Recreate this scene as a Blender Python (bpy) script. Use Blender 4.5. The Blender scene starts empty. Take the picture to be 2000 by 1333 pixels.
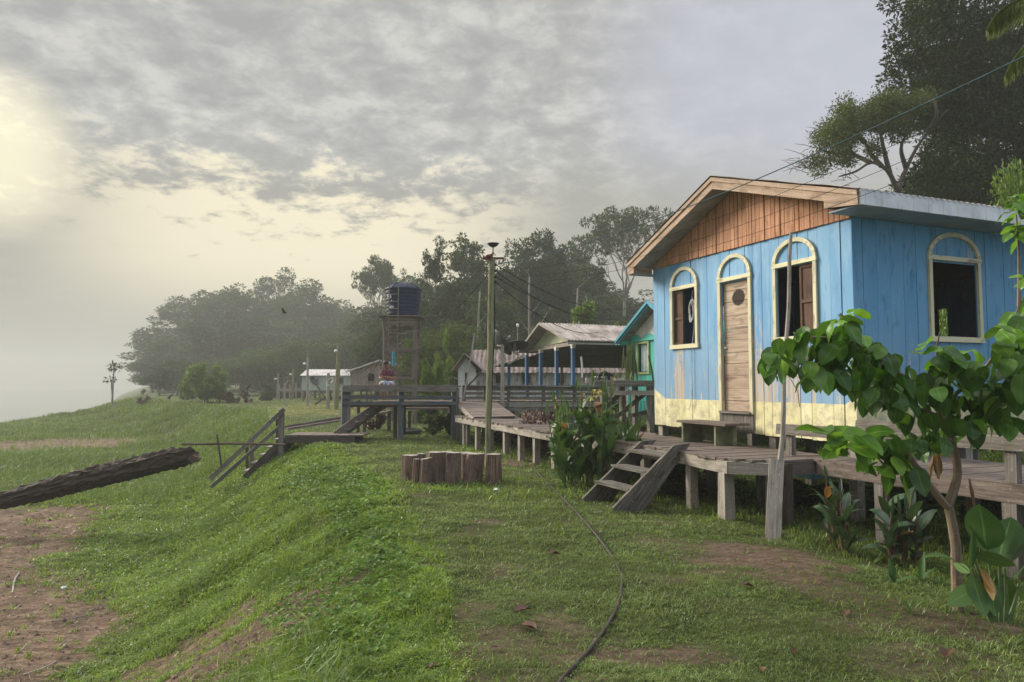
import bpy, math, random
import numpy as np
from mathutils import Vector, Matrix
random.seed(7)
RNG = np.random.default_rng(11)
JR = np.random.default_rng(3)
sc = bpy.context.scene
col = sc.collection
rad = math.radians

# ------------------------------------------------------------------ camera
PITCH = math.atan(83.5 / 1400)
cam_d = bpy.data.cameras.new("camera")
cam = bpy.data.objects.new("camera", cam_d)
col.objects.link(cam)
cam.location = (0, 0, 1.6)
cam.rotation_euler = (math.pi / 2 + PITCH, 0, 0)
cam_d.sensor_width = 36
cam_d.lens = 36 * 1400 / 2000
cam_d.clip_start = 0.05
cam_d.clip_end = 3000
sc.camera = cam

# ------------------------------------------------------------------ light
SUN_AZ, SUN_EL = rad(-58), rad(27)
sun_dir = Vector((math.sin(SUN_AZ) * math.cos(SUN_EL), math.cos(SUN_AZ) * math.cos(SUN_EL), math.sin(SUN_EL)))
sl = bpy.data.lights.new("sun", 'SUN')
sl.energy = 4.3
sl.angle = rad(24)
sl.color = (1.0, 0.93, 0.80)
so = bpy.data.objects.new("sun", sl)
col.objects.link(so)
so.rotation_euler = sun_dir.to_track_quat('Z', 'Y').to_euler()
so.location = (-20, 10, 30)

sc.view_settings.view_transform = 'Standard'
sc.view_settings.look = 'None'
sc.view_settings.exposure = 0.55
sc.view_settings.gamma = 1.0
sc.view_settings.use_curve_mapping = False
sc.cycles.max_bounces = 8
sc.cycles.diffuse_bounces = 3
sc.cycles.glossy_bounces = 2
sc.cycles.transmission_bounces = 3
sc.cycles.transparent_max_bounces = 8
sc.cycles.volume_bounces = 1
sc.cycles.use_denoising = True


# node helper -------------------------------------------------------------
class NT:
    def __init__(s, tree):
        s.t = tree
        tree.nodes.clear()

    def n(s, typ, **kw):
        nd = s.t.nodes.new(typ)
        for k, v in kw.items():
            if k == 'ins':
                for i, val in v.items():
                    s.set(nd.inputs[i], val)
            else:
                setattr(nd, k, v)
        return nd

    def set(s, sock, val):
        if isinstance(val, bpy.types.NodeSocket):
            s.t.links.new(val, sock)
        elif isinstance(val, bpy.types.Node):
            s.t.links.new(val.outputs[0], sock)
        else:
            if isinstance(val, (tuple, list)) and len(val) == 3 and sock.type == 'RGBA':
                val = tuple(val) + (1,)
            sock.default_value = val

    def m(s, op, a, b=0.0, c=0.0, clamp=False):
        nd = s.n('ShaderNodeMath', operation=op, use_clamp=clamp)
        s.set(nd.inputs[0], a); s.set(nd.inputs[1], b)
        if op in ('MULTIPLY_ADD', 'SMOOTH_MIN', 'SMOOTH_MAX', 'COMPARE', 'WRAP'):
            s.set(nd.inputs[2], c)
        return nd.outputs[0]

    def vm(s, op, a, b=(0, 0, 0)):
        nd = s.n('ShaderNodeVectorMath', operation=op)
        s.set(nd.inputs[0], a); s.set(nd.inputs[1], b)
        return nd.outputs['Value'] if op in ('DOT_PRODUCT', 'LENGTH', 'DISTANCE') else nd.outputs[0]

    def mix(s, f, a, b, mode='MIX'):
        nd = s.n('ShaderNodeMix', data_type='RGBA', blend_type=mode)
        s.set(nd.inputs[0], f); s.set(nd.inputs[6], a); s.set(nd.inputs[7], b)
        return nd.outputs[2]

    def noise(s, vec, scale=5.0, detail=4.0, rough=0.55, dist=0.0):
        nd = s.n('ShaderNodeTexNoise')
        s.set(nd.inputs['Vector'], vec)
        nd.inputs['Scale'].default_value = scale
        nd.inputs['Detail'].default_value = detail
        nd.inputs['Roughness'].default_value = rough
        nd.inputs['Distortion'].default_value = dist
        return nd.outputs['Fac']

    def ramp(s, fac, stops):
        nd = s.n('ShaderNodeValToRGB')
        s.set(nd.inputs[0], fac)
        el = nd.color_ramp.elements
        while len(el) < len(stops):
            el.new(0.5)
        for e, (p, c) in zip(el, stops):
            e.position = p
            e.color = tuple(c) + (1,) if len(c) == 3 else c
        return nd.outputs[0]

    def rng(s, v, a, b, c=0.0, d=1.0, smooth=True):
        nd = s.n('ShaderNodeMapRange')
        nd.interpolation_type = 'SMOOTHSTEP' if smooth else 'LINEAR'
        s.set(nd.inputs[0], v)
        for i, x in zip((1, 2, 3, 4), (a, b, c, d)):
            s.set(nd.inputs[i], x)
        return nd.outputs[0]


# ------------------------------------------------------------------ sky
world = bpy.data.worlds.new("World")
sc.world = world
world.use_nodes = True
N = NT(world.node_tree)
sky = N.n('ShaderNodeTexSky', sky_type='NISHITA', sun_disc=False)
sky.sun_elevation = SUN_EL
sky.sun_rotation = SUN_AZ
tc = N.n('ShaderNodeTexCoord')
D = tc.outputs['Generated']
sep = N.n('ShaderNodeSeparateXYZ'); N.set(sep.inputs[0], D)
dz = N.m('MAXIMUM', sep.outputs[2], 0.0)
den = N.m('ADD', dz, 0.20)
cmb = N.n('ShaderNodeCombineXYZ')
N.set(cmb.inputs[0], N.m('DIVIDE', sep.outputs[0], den))
N.set(cmb.inputs[1], N.m('DIVIDE', sep.outputs[1], den))
P = cmb.outputs[0]
n1 = N.noise(P, 7.0, 7, 0.60, 0.25)
n2 = N.noise(P, 1.6, 4, 0.5, 0.3)
n3 = N.noise(P, 20.0, 6, 0.65, 0.5)
comb = N.m('ADD', N.m('MULTIPLY', n1, 0.60), N.m('ADD', N.m('MULTIPLY', n2, 0.16), N.m('MULTIPLY', n3, 0.24)))
cl = N.rng(comb, 0.465, 0.615, 0.0, 1.0)
thick = N.rng(comb, 0.50, 0.40, 0.0, 1.0)
cgrey = (4.75, 4.75, 4.65)
cthin = (6.7, 6.65, 6.3)
cloud = N.mix(cl, cgrey, cthin)
cloud = N.mix(N.m('MULTIPLY', thick, 0.45), cloud, (3.3, 3.35, 3.4))


def px_dir(px, py):
    q = 666.5 - py
    v = Vector((px - 1000, 1400 * math.cos(PITCH) - q * math.sin(PITCH), 1400 * math.sin(PITCH) + q * math.cos(PITCH)))
    return v


def near_dir(px, py, lo, hi):
    v = px_dir(px, py).normalized()
    dt = N.vm('DOT_PRODUCT', N.vm('NORMALIZE', D), tuple(v))
    return N.rng(dt, math.cos(rad(lo)), math.cos(rad(hi)), 0.0, 1.0)


# opening of clearer bluish sky at the upper right
blue = N.m('MULTIPLY', near_dir(1560, 120, 17, 3), N.rng(n2, 0.35, 0.6, 0.75, 1.0))
cloud = N.mix(N.m('MULTIPLY', blue, 0.9), cloud, (5.6, 5.9, 6.9))
lowband = N.rng(sep.outputs[2], 0.20, 0.33, 1.0, 0.0)
cloud = N.mix(N.m('MULTIPLY', lowband, 0.85), cloud, (4.1, 4.0, 3.5))
# yellow glow of the hidden sun
gl1 = near_dir(-40, 290, 6.5, 0)
gl2 = near_dir(600, 430, 21, 0)
gl3 = near_dir(350, 400, 24, 4)
cloud = N.mix(N.m('MULTIPLY', gl1, N.rng(cl, 0, 1, 0.7, 0.95)), cloud, (13.0, 12.0, 8.4))
band = N.m('MULTIPLY', N.rng(N.m('ADD', sep.outputs[2], N.m('MULTIPLY', N.m('SUBTRACT', 0.53, comb), 0.55)), 0.305, 0.225, 0.0, 1.0), N.rng(sep.outputs[2], 0.02, 0.17, 0.0, 1.0))
cloud = N.mix(N.m('MULTIPLY', N.m('MULTIPLY', gl2, band), 0.95), cloud, (10.5, 9.5, 6.9))
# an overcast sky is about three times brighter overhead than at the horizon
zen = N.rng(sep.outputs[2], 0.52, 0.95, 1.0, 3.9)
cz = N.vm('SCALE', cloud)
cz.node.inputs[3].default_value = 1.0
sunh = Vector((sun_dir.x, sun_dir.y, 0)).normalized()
# unseen blue sky added away from the sun to light the shaded side wall
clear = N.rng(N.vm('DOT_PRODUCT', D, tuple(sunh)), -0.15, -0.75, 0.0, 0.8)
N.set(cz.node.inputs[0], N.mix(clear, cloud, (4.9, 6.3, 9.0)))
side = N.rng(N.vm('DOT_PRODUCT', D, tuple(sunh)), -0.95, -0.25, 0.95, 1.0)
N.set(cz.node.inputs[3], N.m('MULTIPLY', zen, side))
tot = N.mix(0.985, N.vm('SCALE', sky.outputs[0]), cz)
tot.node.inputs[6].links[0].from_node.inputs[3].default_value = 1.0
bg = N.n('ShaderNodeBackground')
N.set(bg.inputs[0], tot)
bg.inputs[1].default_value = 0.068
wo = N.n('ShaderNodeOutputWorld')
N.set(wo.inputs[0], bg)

# ------------------------------------------------------------------ helpers
CAM = np.array([0, 0, 1.6])


def ray(px, py):
    return np.array(px_dir(px, py))


def atY(px, py, Y):
    d = ray(px, py)
    return CAM + d * Y / d[1]


def atZ(px, py, z):
    d = ray(px, py)
    return CAM + d * (z - 1.6) / d[2]


def atPlane(px, py, P0, n):
    d = ray(px, py)
    return CAM + d * np.dot(P0 - CAM, n) / np.dot(d, n)


# terrain ------------------------------------------------------------------
_cy = [-10, 0, 4, 6.4, 8, 11, 14, 18.7, 25, 42, 64, 85, 120, 400]
_cx = [0.2, -0.2, -0.7, -0.95, -1.3, -2.15, -3.2, -4.95, -8.0, -14.0, -30.0, -44, -62, -200]


def vnoise(x, y, s):
    x = x * s; y = y * s
    return (np.sin(x * 1.3 + 1.7 * np.sin(y * 0.9 + 1.1)) + np.sin(y * 1.7 + 1.9 * np.sin(x * 0.8 + 0.4)) + np.sin((x + y) * 2.3 + 2.1 * np.sin((x - y) * 1.1))) / 3


def gz(x, y):
    x = np.asarray(x, float); y = np.asarray(y, float)
    xc = np.interp(y, _cy, _cx) + 0.18 * vnoise(x * 0, y, 0.9)
    d = xc - x
    W = np.interp(y, [0, 6, 12, 18, 45, 64], [4.4, 4.4, 4.4, 4.6, 7, 8])
    H = np.interp(y, [0, 15, 45, 60, 84, 120], [1.75, 1.75, 1.8, 1.65, 0.25, 0.2])
    t = np.clip((d + 0.5) / W, 0, 1)
    s = t * t * (3 - 2 * t)
    z = -H * s - np.clip(d - W, 0, 30) * 0.012
    xe = -42 - np.clip(y - 86, 0, 400) * 0.52
    z = z - np.clip(xe - x, 0, 16) * 0.36
    lump = np.clip(1.2 - np.abs((d - 1.5) / 3.5), 0, 1)
    z = z + lump * 0.035 * vnoise(x, y, 1.7) + 0.025 * vnoise(x, y, 2.9) + 0.05 * vnoise(x, y, 0.55)
    z = z + np.clip(lump, 0, 1) * 0.022 * vnoise(x, y, 6.1)
    beach = np.clip((d - W) / 1.0, 0, 1) * np.clip((30 - y) / 10, 0, 1)
    z = z + beach * (0.045 * vnoise(x + 0.6 * y, y * 2.2, 2.3) + 0.03 * vnoise(x, y * 2, 5.0) + .018 * vnoise(x + y, y, 11.))
    # ground drops a little beside the house, rises far behind
    z = z - 0.12 * np.clip((x - 2.6) / 1.2, 0, 1) * np.clip((10 - y) / 3, 0, 1)
    z = z + np.clip((y - 52) / 60, 0, 1) * np.clip((x + 22) / 20, 0, 1) * 9.0
    return z


def gz1(x, y):
    return float(gz(x, y))


def hit(px, py):
    """point of the ground seen at a pixel of the photograph"""
    d = ray(px, py); d = d / d[1]
    prev = 1.0
    for Y in np.concatenate([np.arange(1.5, 30, 0.05), np.arange(30, 160, 0.4)]):
        p = CAM + d * Y
        if p[2] < gz1(p[0], p[1]):
            lo, hi = prev, Y
            for _ in range(12):
                m_ = (lo + hi) / 2
                q = CAM + d * m_
                if q[2] < gz1(q[0], q[1]):
                    hi = m_
                else:
                    lo = m_
            p = CAM + d * hi
            return np.array([p[0], p[1], gz1(p[0], p[1])])
        prev = Y
    return CAM + d * 160


class MB:
    """collects geometry, then links it as one mesh object"""

    def __init__(s):
        s.v = []; s.f = []; s.uv = []; s.nv = 0

    def add(s, verts, faces, uvs=None):
        verts = np.asarray(verts, float).reshape(-1, 3)
        base = s.nv
        s.v.append(verts); s.nv += len(verts)
        if isinstance(faces, np.ndarray):
            s.f.append(faces + base)
            s.uv.append(np.zeros((faces.size, 2)) if uvs is None else np.asarray(uvs, float).reshape(-1, 2))
        else:
            k = 0
            for i, f in enumerate(faces):
                s.f.append(np.array([f]) + base)
                if uvs is None:
                    s.uv.append(np.zeros((len(f), 2)))
                else:
                    s.uv.append(np.asarray(uvs[i], float))
        return s

    def box8(s, c, seed=None):
        """c: 8 corners, index bits (x,y,z) with x = the long axis"""
        c = np.asarray(c, float)
        o = random.random() * 40 if seed is None else seed
        L = np.linalg.norm(c[1] - c[0]); A = np.linalg.norm(c[2] - c[0]); B = np.linalg.norm(c[4] - c[0])
        fs = [(0, 2, 3, 1), (4, 5, 7, 6), (0, 1, 5, 4), (2, 6, 7, 3), (0, 4, 6, 2), (1, 3, 7, 5)]
        us = [[(0, 0), (0, A), (L, A), (L, 0)], [(0, 0), (L, 0), (L, A), (0, A)], [(0, 0), (L, 0), (L, B), (0, B)], [(0, 0), (0, B), (L, B), (L, 0)],
              [(0, 0), (0, B), (A, B), (A, 0)], [(0, 0), (A, 0), (A, B), (0, B)]]
        us = [[(u + o, v + o * 1.7 + k * 0.37) for u, v in q] for k, q in enumerate(us)]
        return s.add(c, fs, us)

    def box(s, c, ex, ey, ez):
        """centre and three full-length edge vectors; the long grain runs along the longest"""
        c, ex, ey, ez = [np.asarray(q, float) for q in (c, ex, ey, ez)]
        es = sorted([ex, ey, ez], key=lambda e: -np.linalg.norm(e))
        e0, e1, e2 = es
        if np.dot(np.cross(e0, e1), e2) < 0:
            e2 = -e2
        cs = [c + e0 * (i - .5) + e1 * (j - .5) + e2 * (k - .5) + JR.normal(size=3) * .0013 for k in (0, 1) for j in (0, 1) for i in (0, 1)]
        return s.box8(cs)

    def beam(s, p0, p1, w, h, up=(0, 0, 1)):
        """w across, h along up"""
        p0 = np.asarray(p0, float); p1 = np.asarray(p1, float)
        d = p1 - p0; L = np.linalg.norm(d); d /= L
        up = np.asarray(up, float)
        if abs(np.dot(up, d)) > 0.95:
            up = np.array([0, 1.0, 0])
        sd = np.cross(d, up); sd /= np.linalg.norm(sd)
        u2 = np.cross(sd, d)
        cs = [p0 + d * L * i + sd * w * (j - .5) + u2 * h * (k - .5) + JR.normal(size=3) * min(w, h) * .045 for k in (0, 1) for j in (0, 1) for i in (0, 1)]
        return s.box8(cs)

    def tube(s, pts, r, n=8, caps=True, jit=0.0):
        pts = [np.asarray(p, float) for p in pts]
        m = len(pts)
        rs = [r] * m if np.isscalar(r) else list(r)
        V = []; U = []
        L = 0
        ref = None
        for i, p in enumerate(pts):
            t = pts[min(i + 1, m - 1)] - pts[max(i - 1, 0)]
            t = t / (np.linalg.norm(t) + 1e-9)
            if ref is None:
                ref = np.array([1.0, 0, 0]) if abs(t[0]) < 0.8 else np.array([0, 1.0, 0])
            s1 = np.cross(t, ref); s1 /= np.linalg.norm(s1) + 1e-9
            s2 = np.cross(t, s1)
            ref = np.cross(s1, t)
            if i:
                L += np.linalg.norm(p - pts[i - 1])
            for k in range(n):
                a = 2 * math.pi * k / n
                rr = rs[i] * (1 + jit * (random.random() - .5))
                V.append(p + (s1 * math.cos(a) + s2 * math.sin(a)) * rr)
            U.append(L)
        F = []; UV = []
        for i in range(m - 1):
            for k in range(n):
                k2 = (k + 1) % n
                F.append((i * n + k, i * n + k2, (i + 1) * n + k2, (i + 1) * n + k))
                c = 2 * math.pi * rs[i]
                UV.append([(U[i], c * k / n), (U[i], c * (k + 1) / n), (U[i + 1], c * (k + 1) / n), (U[i + 1], c * k / n)])
        if caps:
            F.append(tuple(range(n))[::-1]); UV.append([(0.01 * k, 0.01) for k in range(n)])
            F.append(tuple((m - 1) * n + k for k in range(n))); UV.append([(0.01 * k, 0.01) for k in range(n)])
        return s.add(V, F, UV)

    def poly(s, pts, th):
        """flat polygon (list of points) extruded by the vector th"""
        pts = np.asarray(pts, float); th = np.asarray(th, float); n = len(pts)
        V = np.concatenate([pts, pts + th])
        ed = [pts[(i + 1) % n] - pts[i] for i in range(n)]
        e0 = max(ed, key=np.linalg.norm); e0 = e0 / np.linalg.norm(e0)
        nn = th / np.linalg.norm(th); e1 = np.cross(nn, e0)
        o = random.random() * 30
        P2 = np.stack([(pts - pts[0]) @ e0 + o, (pts - pts[0]) @ e1 + o], 1)
        F = [tuple(range(n))[::-1], tuple(range(n, 2 * n))]
        UV = [P2[::-1], P2]
        for i in range(n):
            j = (i + 1) % n
            F.append((i, j, n + j, n + i)); UV.append([P2[i], P2[j], P2[j] + .03, P2[i] + .03])
        return s.add(V, F, UV)

    def lathe(s, prof, c, n=24, axis=None):
        c = np.asarray(c, float)
        A = np.eye(3)
        if axis is not None:
            z = np.asarray(axis, float); z /= np.linalg.norm(z)
            x = np.cross(z, [0, 0, 1.0]) if abs(z[2]) < .95 else np.array([1.0, 0, 0]); x /= np.linalg.norm(x)
            A = np.stack([x, np.cross(z, x), z])
        V = []
        for r, h in prof:
            for k in range(n):
                a = 2 * math.pi * k / n
                V.append(c + np.array([r * math.cos(a), r * math.sin(a), h]) @ A)
        F = []; UV = []
        for i in range(len(prof) - 1):
            for k in range(n):
                k2 = (k + 1) % n
                F.append((i * n + k, i * n + k2, (i + 1) * n + k2, (i + 1) * n + k))
                UV.append([(k / n, i * .1), ((k + 1) / n, i * .1), ((k + 1) / n, i * .1 + .1), (k / n, i * .1 + .1)])
        return s.add(V, F, UV)

    def corr(s, o, eu, ev, nu, amp=0.012, pitch=0.09, nrm=(0, 0, 1), nv=6, sag=0.006):
        """corrugated sheet; ridges run along ev"""
        o, eu, ev, nrm = [np.asarray(q, float) for q in (o, eu, ev, nrm)]
        Lu = np.linalg.norm(eu)
        nu = max(8, int(Lu / pitch * 6))
        us = np.linspace(0, 1, nu + 1); vs = np.linspace(0, 1, nv + 1)
        V = []
        for v in vs:
            for u in us:
                V.append(o + eu * u + ev * v + nrm * (amp * math.sin(2 * math.pi * u * Lu / pitch) + sag * math.sin(v * 17 + u * 9)))
        V = np.array(V)
        i, j = np.meshgrid(np.arange(nu), np.arange(nv))
        b = (j * (nu + 1) + i).ravel()
        F = np.stack([b, b + 1, b + nu + 2, b + nu + 1], 1)
        Lv = np.linalg.norm(ev)
        uu = np.stack([us[None, :].repeat(nv + 1, 0) * Lu, vs[:, None].repeat(nu + 1, 1) * Lv], 2).reshape(-1, 2)[:, ::-1]
        return s.add(V, F, uu[F].reshape(-1, 2))

    def build(s, name, mat, parent=None, loc=None, smooth=False, label=None):
        V = np.concatenate(s.v)
        o0 = np.zeros(3)
        if parent is not None:
            q = parent
            while q is not None:
                o0 = o0 + np.array(q.location); q = q.parent
        elif loc is not None:
            o0 = np.asarray(loc, float)
        V = V - o0
        me = bpy.data.meshes.new(name)
        me.vertices.add(len(V)); me.vertices.foreach_set('co', V.astype(np.float32).ravel())
        lv = np.concatenate([f.ravel() for f in s.f])
        cnt = np.concatenate([np.full(len(f), f.shape[1]) for f in s.f])
        me.loops.add(len(lv)); me.loops.foreach_set('vertex_index', lv.astype(np.int32))
        me.polygons.add(len(cnt))
        st = np.concatenate([[0], np.cumsum(cnt)[:-1]])
        me.polygons.foreach_set('loop_start', st.astype(np.int32))
        uvl = me.uv_layers.new(name='UVMap')
        uvl.data.foreach_set('uv', np.concatenate(s.uv).astype(np.float32).ravel())
        me.polygons.foreach_set('use_smooth', np.full(len(cnt), bool(smooth)))
        me.update(calc_edges=True)
        me.validate()
        if mat:
            me.materials.append(mat)
        o = bpy.data.objects.new(name, me)
        col.objects.link(o)
        if parent is not None:
            o.parent = parent
        elif loc is not None:
            o.location = tuple(loc)
        if label:
            o['label'] = label
        return o


def thing(name, label, cat, loc, group=None):
    o = bpy.data.objects.new(name, None)
    o.empty_display_size = 0.2
    col.objects.link(o)
    o.location = tuple(float(q) for q in loc)
    o['label'] = label; o['category'] = cat
    if group:
        o['group'] = group
    return o


def tag(o, label, cat, group=None):
    o['label'] = label; o['category'] = cat
    if group:
        o['group'] = group
    return o


def struct(o, kind='structure', label=None):
    o['kind'] = kind
    if label:
        o['label'] = label
    return o


def copy_tree(o, parent=None):
    c = o.copy(); col.objects.link(c)
    c.parent = parent
    for ch in list(o.children):
        copy_tree(ch, c)
    return c


# ------------------------------------------------------------------ materials
def new_mat(name):
    m_ = bpy.data.materials.new(name)
    m_.use_nodes = True
    return m_, NT(m_.node_tree)


def finish(N, colr, rough=0.8, bump=None, bstr=0.3, bdist=0.01, spec=0.3, metal=0.0, extra=None):
    p = N.n('ShaderNodeBsdfPrincipled')
    N.set(p.inputs['Base Color'], colr)
    N.set(p.inputs['Roughness'], rough)
    p.inputs['Specular IOR Level'].default_value = spec
    p.inputs['Metallic'].default_value = metal
    if bump is not None:
        b = N.n('ShaderNodeBump')
        b.inputs['Strength'].default_value = bstr
        b.inputs['Distance'].default_value = bdist
        N.set(b.inputs['Height'], bump)
        N.set(p.inputs['Normal'], b)
    o = N.n('ShaderNodeOutputMaterial')
    N.set(o.inputs[0], extra(p) if extra else p)
    return p


def grain(N, su=2.0, sv=45.0):
    uv = N.n('ShaderNodeTexCoord').outputs['UV']
    mp = N.n('ShaderNodeMapping'); N.set(mp.inputs[0], uv); mp.inputs['Scale'].default_value = (su, sv, 1)
    g = N.noise(mp.outputs[0], 1.0, 6, 0.65, 0.6)
    mp2 = N.n('ShaderNodeMapping'); N.set(mp2.inputs[0], uv); mp2.inputs['Scale'].default_value = (3, 9, 1)
    st = N.noise(mp2.outputs[0], 1.0, 5, 0.6, 0.3)
    return g, st, uv


def mat_wood(name, dark, mid, light, rough=0.85, moss=None, mossamt=0.0, island=0.35, bstr=0.5):
    m_, N = new_mat(name)
    g, st, uv = grain(N)
    c = N.ramp(g, [(0.28, dark), (0.5, mid), (0.72, light)])
    c = N.mix(N.rng(st, 0.48, 0.7, 0, 0.65), c, tuple(q * 0.55 for q in dark))
    rnd = N.n('ShaderNodeNewGeometry').outputs['Random Per Island']
    c = N.mix(N.m('MULTIPLY', rnd, island), c, tuple(q * 0.6 for q in mid))
    c = N.mix(N.rng(N.noise(uv, 30, 3, 0.6), 0.58, 0.72, 0, 0.35), c, tuple(min(1, q * 1.6) for q in light))
    if moss:
        ob = N.n('ShaderNodeTexCoord').outputs['Object']
        c = N.mix(N.rng(N.noise(ob, 3.5, 6, 0.7), 0.62 - mossamt * 0.3, 0.72 - mossamt * 0.2, 0, 0.8), c, moss)
    finish(N, c, rough, g, bstr, 0.006, 0.25)
    return m_


def mat_flat(name, c, rough=0.6, var=0.25, scale=6.0, spec=0.3, metal=0.0, dirt=None, bstr=0.15):
    m_, N = new_mat(name)
    ob = N.n('ShaderNodeTexCoord').outputs['Object']
    n = N.noise(ob, scale, 6, 0.6)
    cc = N.mix(N.rng(n, 0.35, 0.7), tuple(q * (1 - var) for q in c), tuple(min(1, q * (1 + var * .5)) for q in c))
    if dirt:
        cc = N.mix(N.rng(N.noise(ob, scale * 3.3, 7, 0.7), 0.55, 0.75, 0, 0.7), cc, dirt)
    finish(N, cc, rough, n, bstr, 0.01, spec, metal)
    return m_


def mat_paint(name, paint, wood, wear=0.5, dark=None, rough=0.65):
    """painted boards worn through to the wood"""
    m_, N = new_mat(name)
    g, st, uv = grain(N, 1.6, 28)
    rnd = N.n('ShaderNodeNewGeometry').outputs['Random Per Island']
    base = N.ramp(g, [(0.3, tuple(q * .5 for q in wood)), (0.6, wood), (0.8, tuple(min(1, q * 1.25) for q in wood))])
    pc = N.mix(rnd, tuple(q * 0.82 for q in paint), tuple(min(1, q * 1.1) for q in paint))
    pc = N.mix(N.rng(st, 0.5, 0.75, 0, 0.5), pc, dark or tuple(q * .45 for q in paint))
    w = N.m('ADD', N.m('MULTIPLY', g, 0.55), N.m('MULTIPLY', st, 0.45))
    c = N.mix(N.rng(w, 0.66 - wear * 0.25, 0.70 - wear * 0.25), pc, base)
    finish(N, c, rough, g, 0.3, 0.004, 0.3)
    return m_


def mat_leaf(name, c1, c2, c3=None, rough=0.45, trans=0.35, island=True, vein=False, spec=0.35, hue_noise=0.0):
    m_, N = new_mat(name)
    geo = N.n('ShaderNodeNewGeometry')
    rnd = geo.outputs['Random Per Island']
    c = N.ramp(rnd, [(0.0, c1), (0.6, c2), (1.0, c3 or c2)])
    if hue_noise:
        ob = N.n('ShaderNodeTexCoord').outputs['Object']
        c = N.mix(N.rng(N.noise(ob, hue_noise, 4, 0.6), 0.40, 0.62, 0, 0.6), c, tuple(q * 0.55 for q in c1))
        if hue_noise > .8:
            c = N.mix(N.rng(N.noise(ob, 7.0, 3, 0.6), 0.47, 0.64, 0, 0.6), c, (c1[0] * .6, c1[1] * .6, c1[2] * .5))
            c = N.mix(N.rng(N.noise(ob, 2.2, 3, 0.6), 0.55, 0.7, 0, 0.45), c, (c2[0] * 1.5, c2[1] * 1.25, c2[2]))
    if vein:
        uv = N.n('ShaderNodeTexCoord').outputs['UV']
        sp = N.n('ShaderNodeSeparateXYZ'); N.set(sp.inputs[0], uv)
        mid = N.m('ABSOLUTE', N.m('SUBTRACT', sp.outputs[1], 0.5))
        w = N.m('SINE', N.m('MULTIPLY', N.m('SUBTRACT', sp.outputs[0], N.m('MULTIPLY', mid, 0.5)), 75.0))
        c = N.mix(N.rng(w, 0.7, 1.0, 0, 0.22), c, tuple(min(1, q * 1.9) for q in c2))
        c = N.mix(N.rng(mid, 0.035, 0.015, 0, 0.6), c, tuple(min(1, q * 2.4 + .02) for q in c2))
    tr = N.n('ShaderNodeBsdfTranslucent')
    N.set(tr.inputs[0], N.mix(0.5, c, (min(1, c2[0] * 2.2), min(1, c2[1] * 1.9), c2[2] * 0.8)))
    ms = N.n('ShaderNodeMixShader'); ms.inputs[0].default_value = trans

    def ex(p):
        N.set(ms.inputs[1], p); N.set(ms.inputs[2], tr)
        return ms.outputs[0]
    finish(N, c, rough, None, spec=spec, extra=ex)
    return m_


M = {}
M['grey'] = mat_wood('weathered_grey_wood', (.07, .06, .05), (.17, .15, .13), (.33, .30, .265), moss=(.10, .11, .07), mossamt=.1)
M['greyl'] = mat_wood('pale_grey_wood', (.16, .14, .12), (.33, .29, .25), (.50, .45, .39), moss=(.16, .16, .11), mossamt=.1)
M['dark'] = mat_wood('dark_wet_wood', (.028, .022, .018), (.075, .058, .047), (.15, .12, .095))
M['deck'] = mat_wood('deck_wood', (.06, .045, .04), (.155, .12, .102), (.27, .22, .185), moss=(.10, .11, .06), mossamt=.0)
M['mossy'] = mat_wood('mossy_step_wood', (.045, .037, .03), (.11, .095, .08), (.30, .28, .245), moss=(.075, .085, .05), mossamt=.2)
M['cut'] = mat_wood('cut_plank_wood', (.22, .15, .10), (.46, .33, .245), (.62, .47, .36), island=.25)
M['stump'] = mat_wood('stump_wood', (.05, .032, .025), (.16, .105, .08), (.33, .25, .20), moss=(.09, .10, .05), mossamt=.05, bstr=1.0)
M['bark'] = mat_wood('log_bark', (.018, .012, .009), (.05, .034, .026), (.10, .072, .056), bstr=1.0)
M['door'] = mat_wood('door_wood', (.20, .13, .09), (.44, .31, .225), (.60, .45, .34), island=.35)
M['gable'] = mat_wood('red_gable_wood', (.34, .16, .09), (.58, .30, .18), (.72, .43, .28), island=.55)
M['shutter'] = mat_wood('brown_shutter_wood', (.055, .033, .024), (.12, .070, .050), (.19, .12, .085))
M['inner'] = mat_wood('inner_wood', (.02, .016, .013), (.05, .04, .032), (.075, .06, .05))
M['cream'] = mat_paint('cream_trim_paint', (.66, .61, .40), (.40, .34, .26), .48, dark=(.30, .28, .14))
M['bluepaint'] = mat_paint('worn_blue_paint', (.035, .065, .11), (.12, .112, .10), .78)
M['bluepost'] = mat_paint('blue_post_paint', (.035, .12, .25), (.10, .12, .14), .1)
M['whitewood'] = mat_paint('white_washed_boards', (.56, .53, .50), (.30, .25, .22), .62, dark=(.28, .26, .25))
M['pinkwood'] = mat_wood('pinkish_grey_boards', (.16, .12, .10), (.31, .245, .215), (.45, .38, .34), island=.4)
M['greenboards'] = mat_paint('pale_green_boards', (.36, .42, .36), (.28, .26, .22), .3)
M['turq'] = mat_paint('turquoise_boards', (.09, .50, .42), (.20, .35, .30), .15)
M['turqtrim'] = mat_paint('sky_blue_trim', (.06, .30, .40), (.25, .35, .35), .15)
M['oliveframe'] = mat_flat('olive_frame_paint', (.36, .44, .17), .6)
M['white'] = mat_flat('dirty_white_paint', (.70, .68, .63), .6, .15, 3, dirt=(.42, .40, .35))
M['creamgable'] = mat_flat('cream_green_gable', (.50, .54, .38), .7, .2, 3, dirt=(.33, .34, .24))
M['pvc'] = mat_flat('grey_white_eave_panel', (.74, .76, .76), .45, .2, 2, dirt=(.33, .36, .30))
M['soffit'] = mat_flat('blue_grey_soffit', (.32, .38, .42), .6, .2, 3)
M['soffitg'] = mat_flat('grey_soffit', (.30, .28, .26), .7, .3, 3)
M['tank'] = mat_flat('dark_blue_tank_plastic', (.006, .020, .055), .55, .25, 4, .2)
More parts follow.
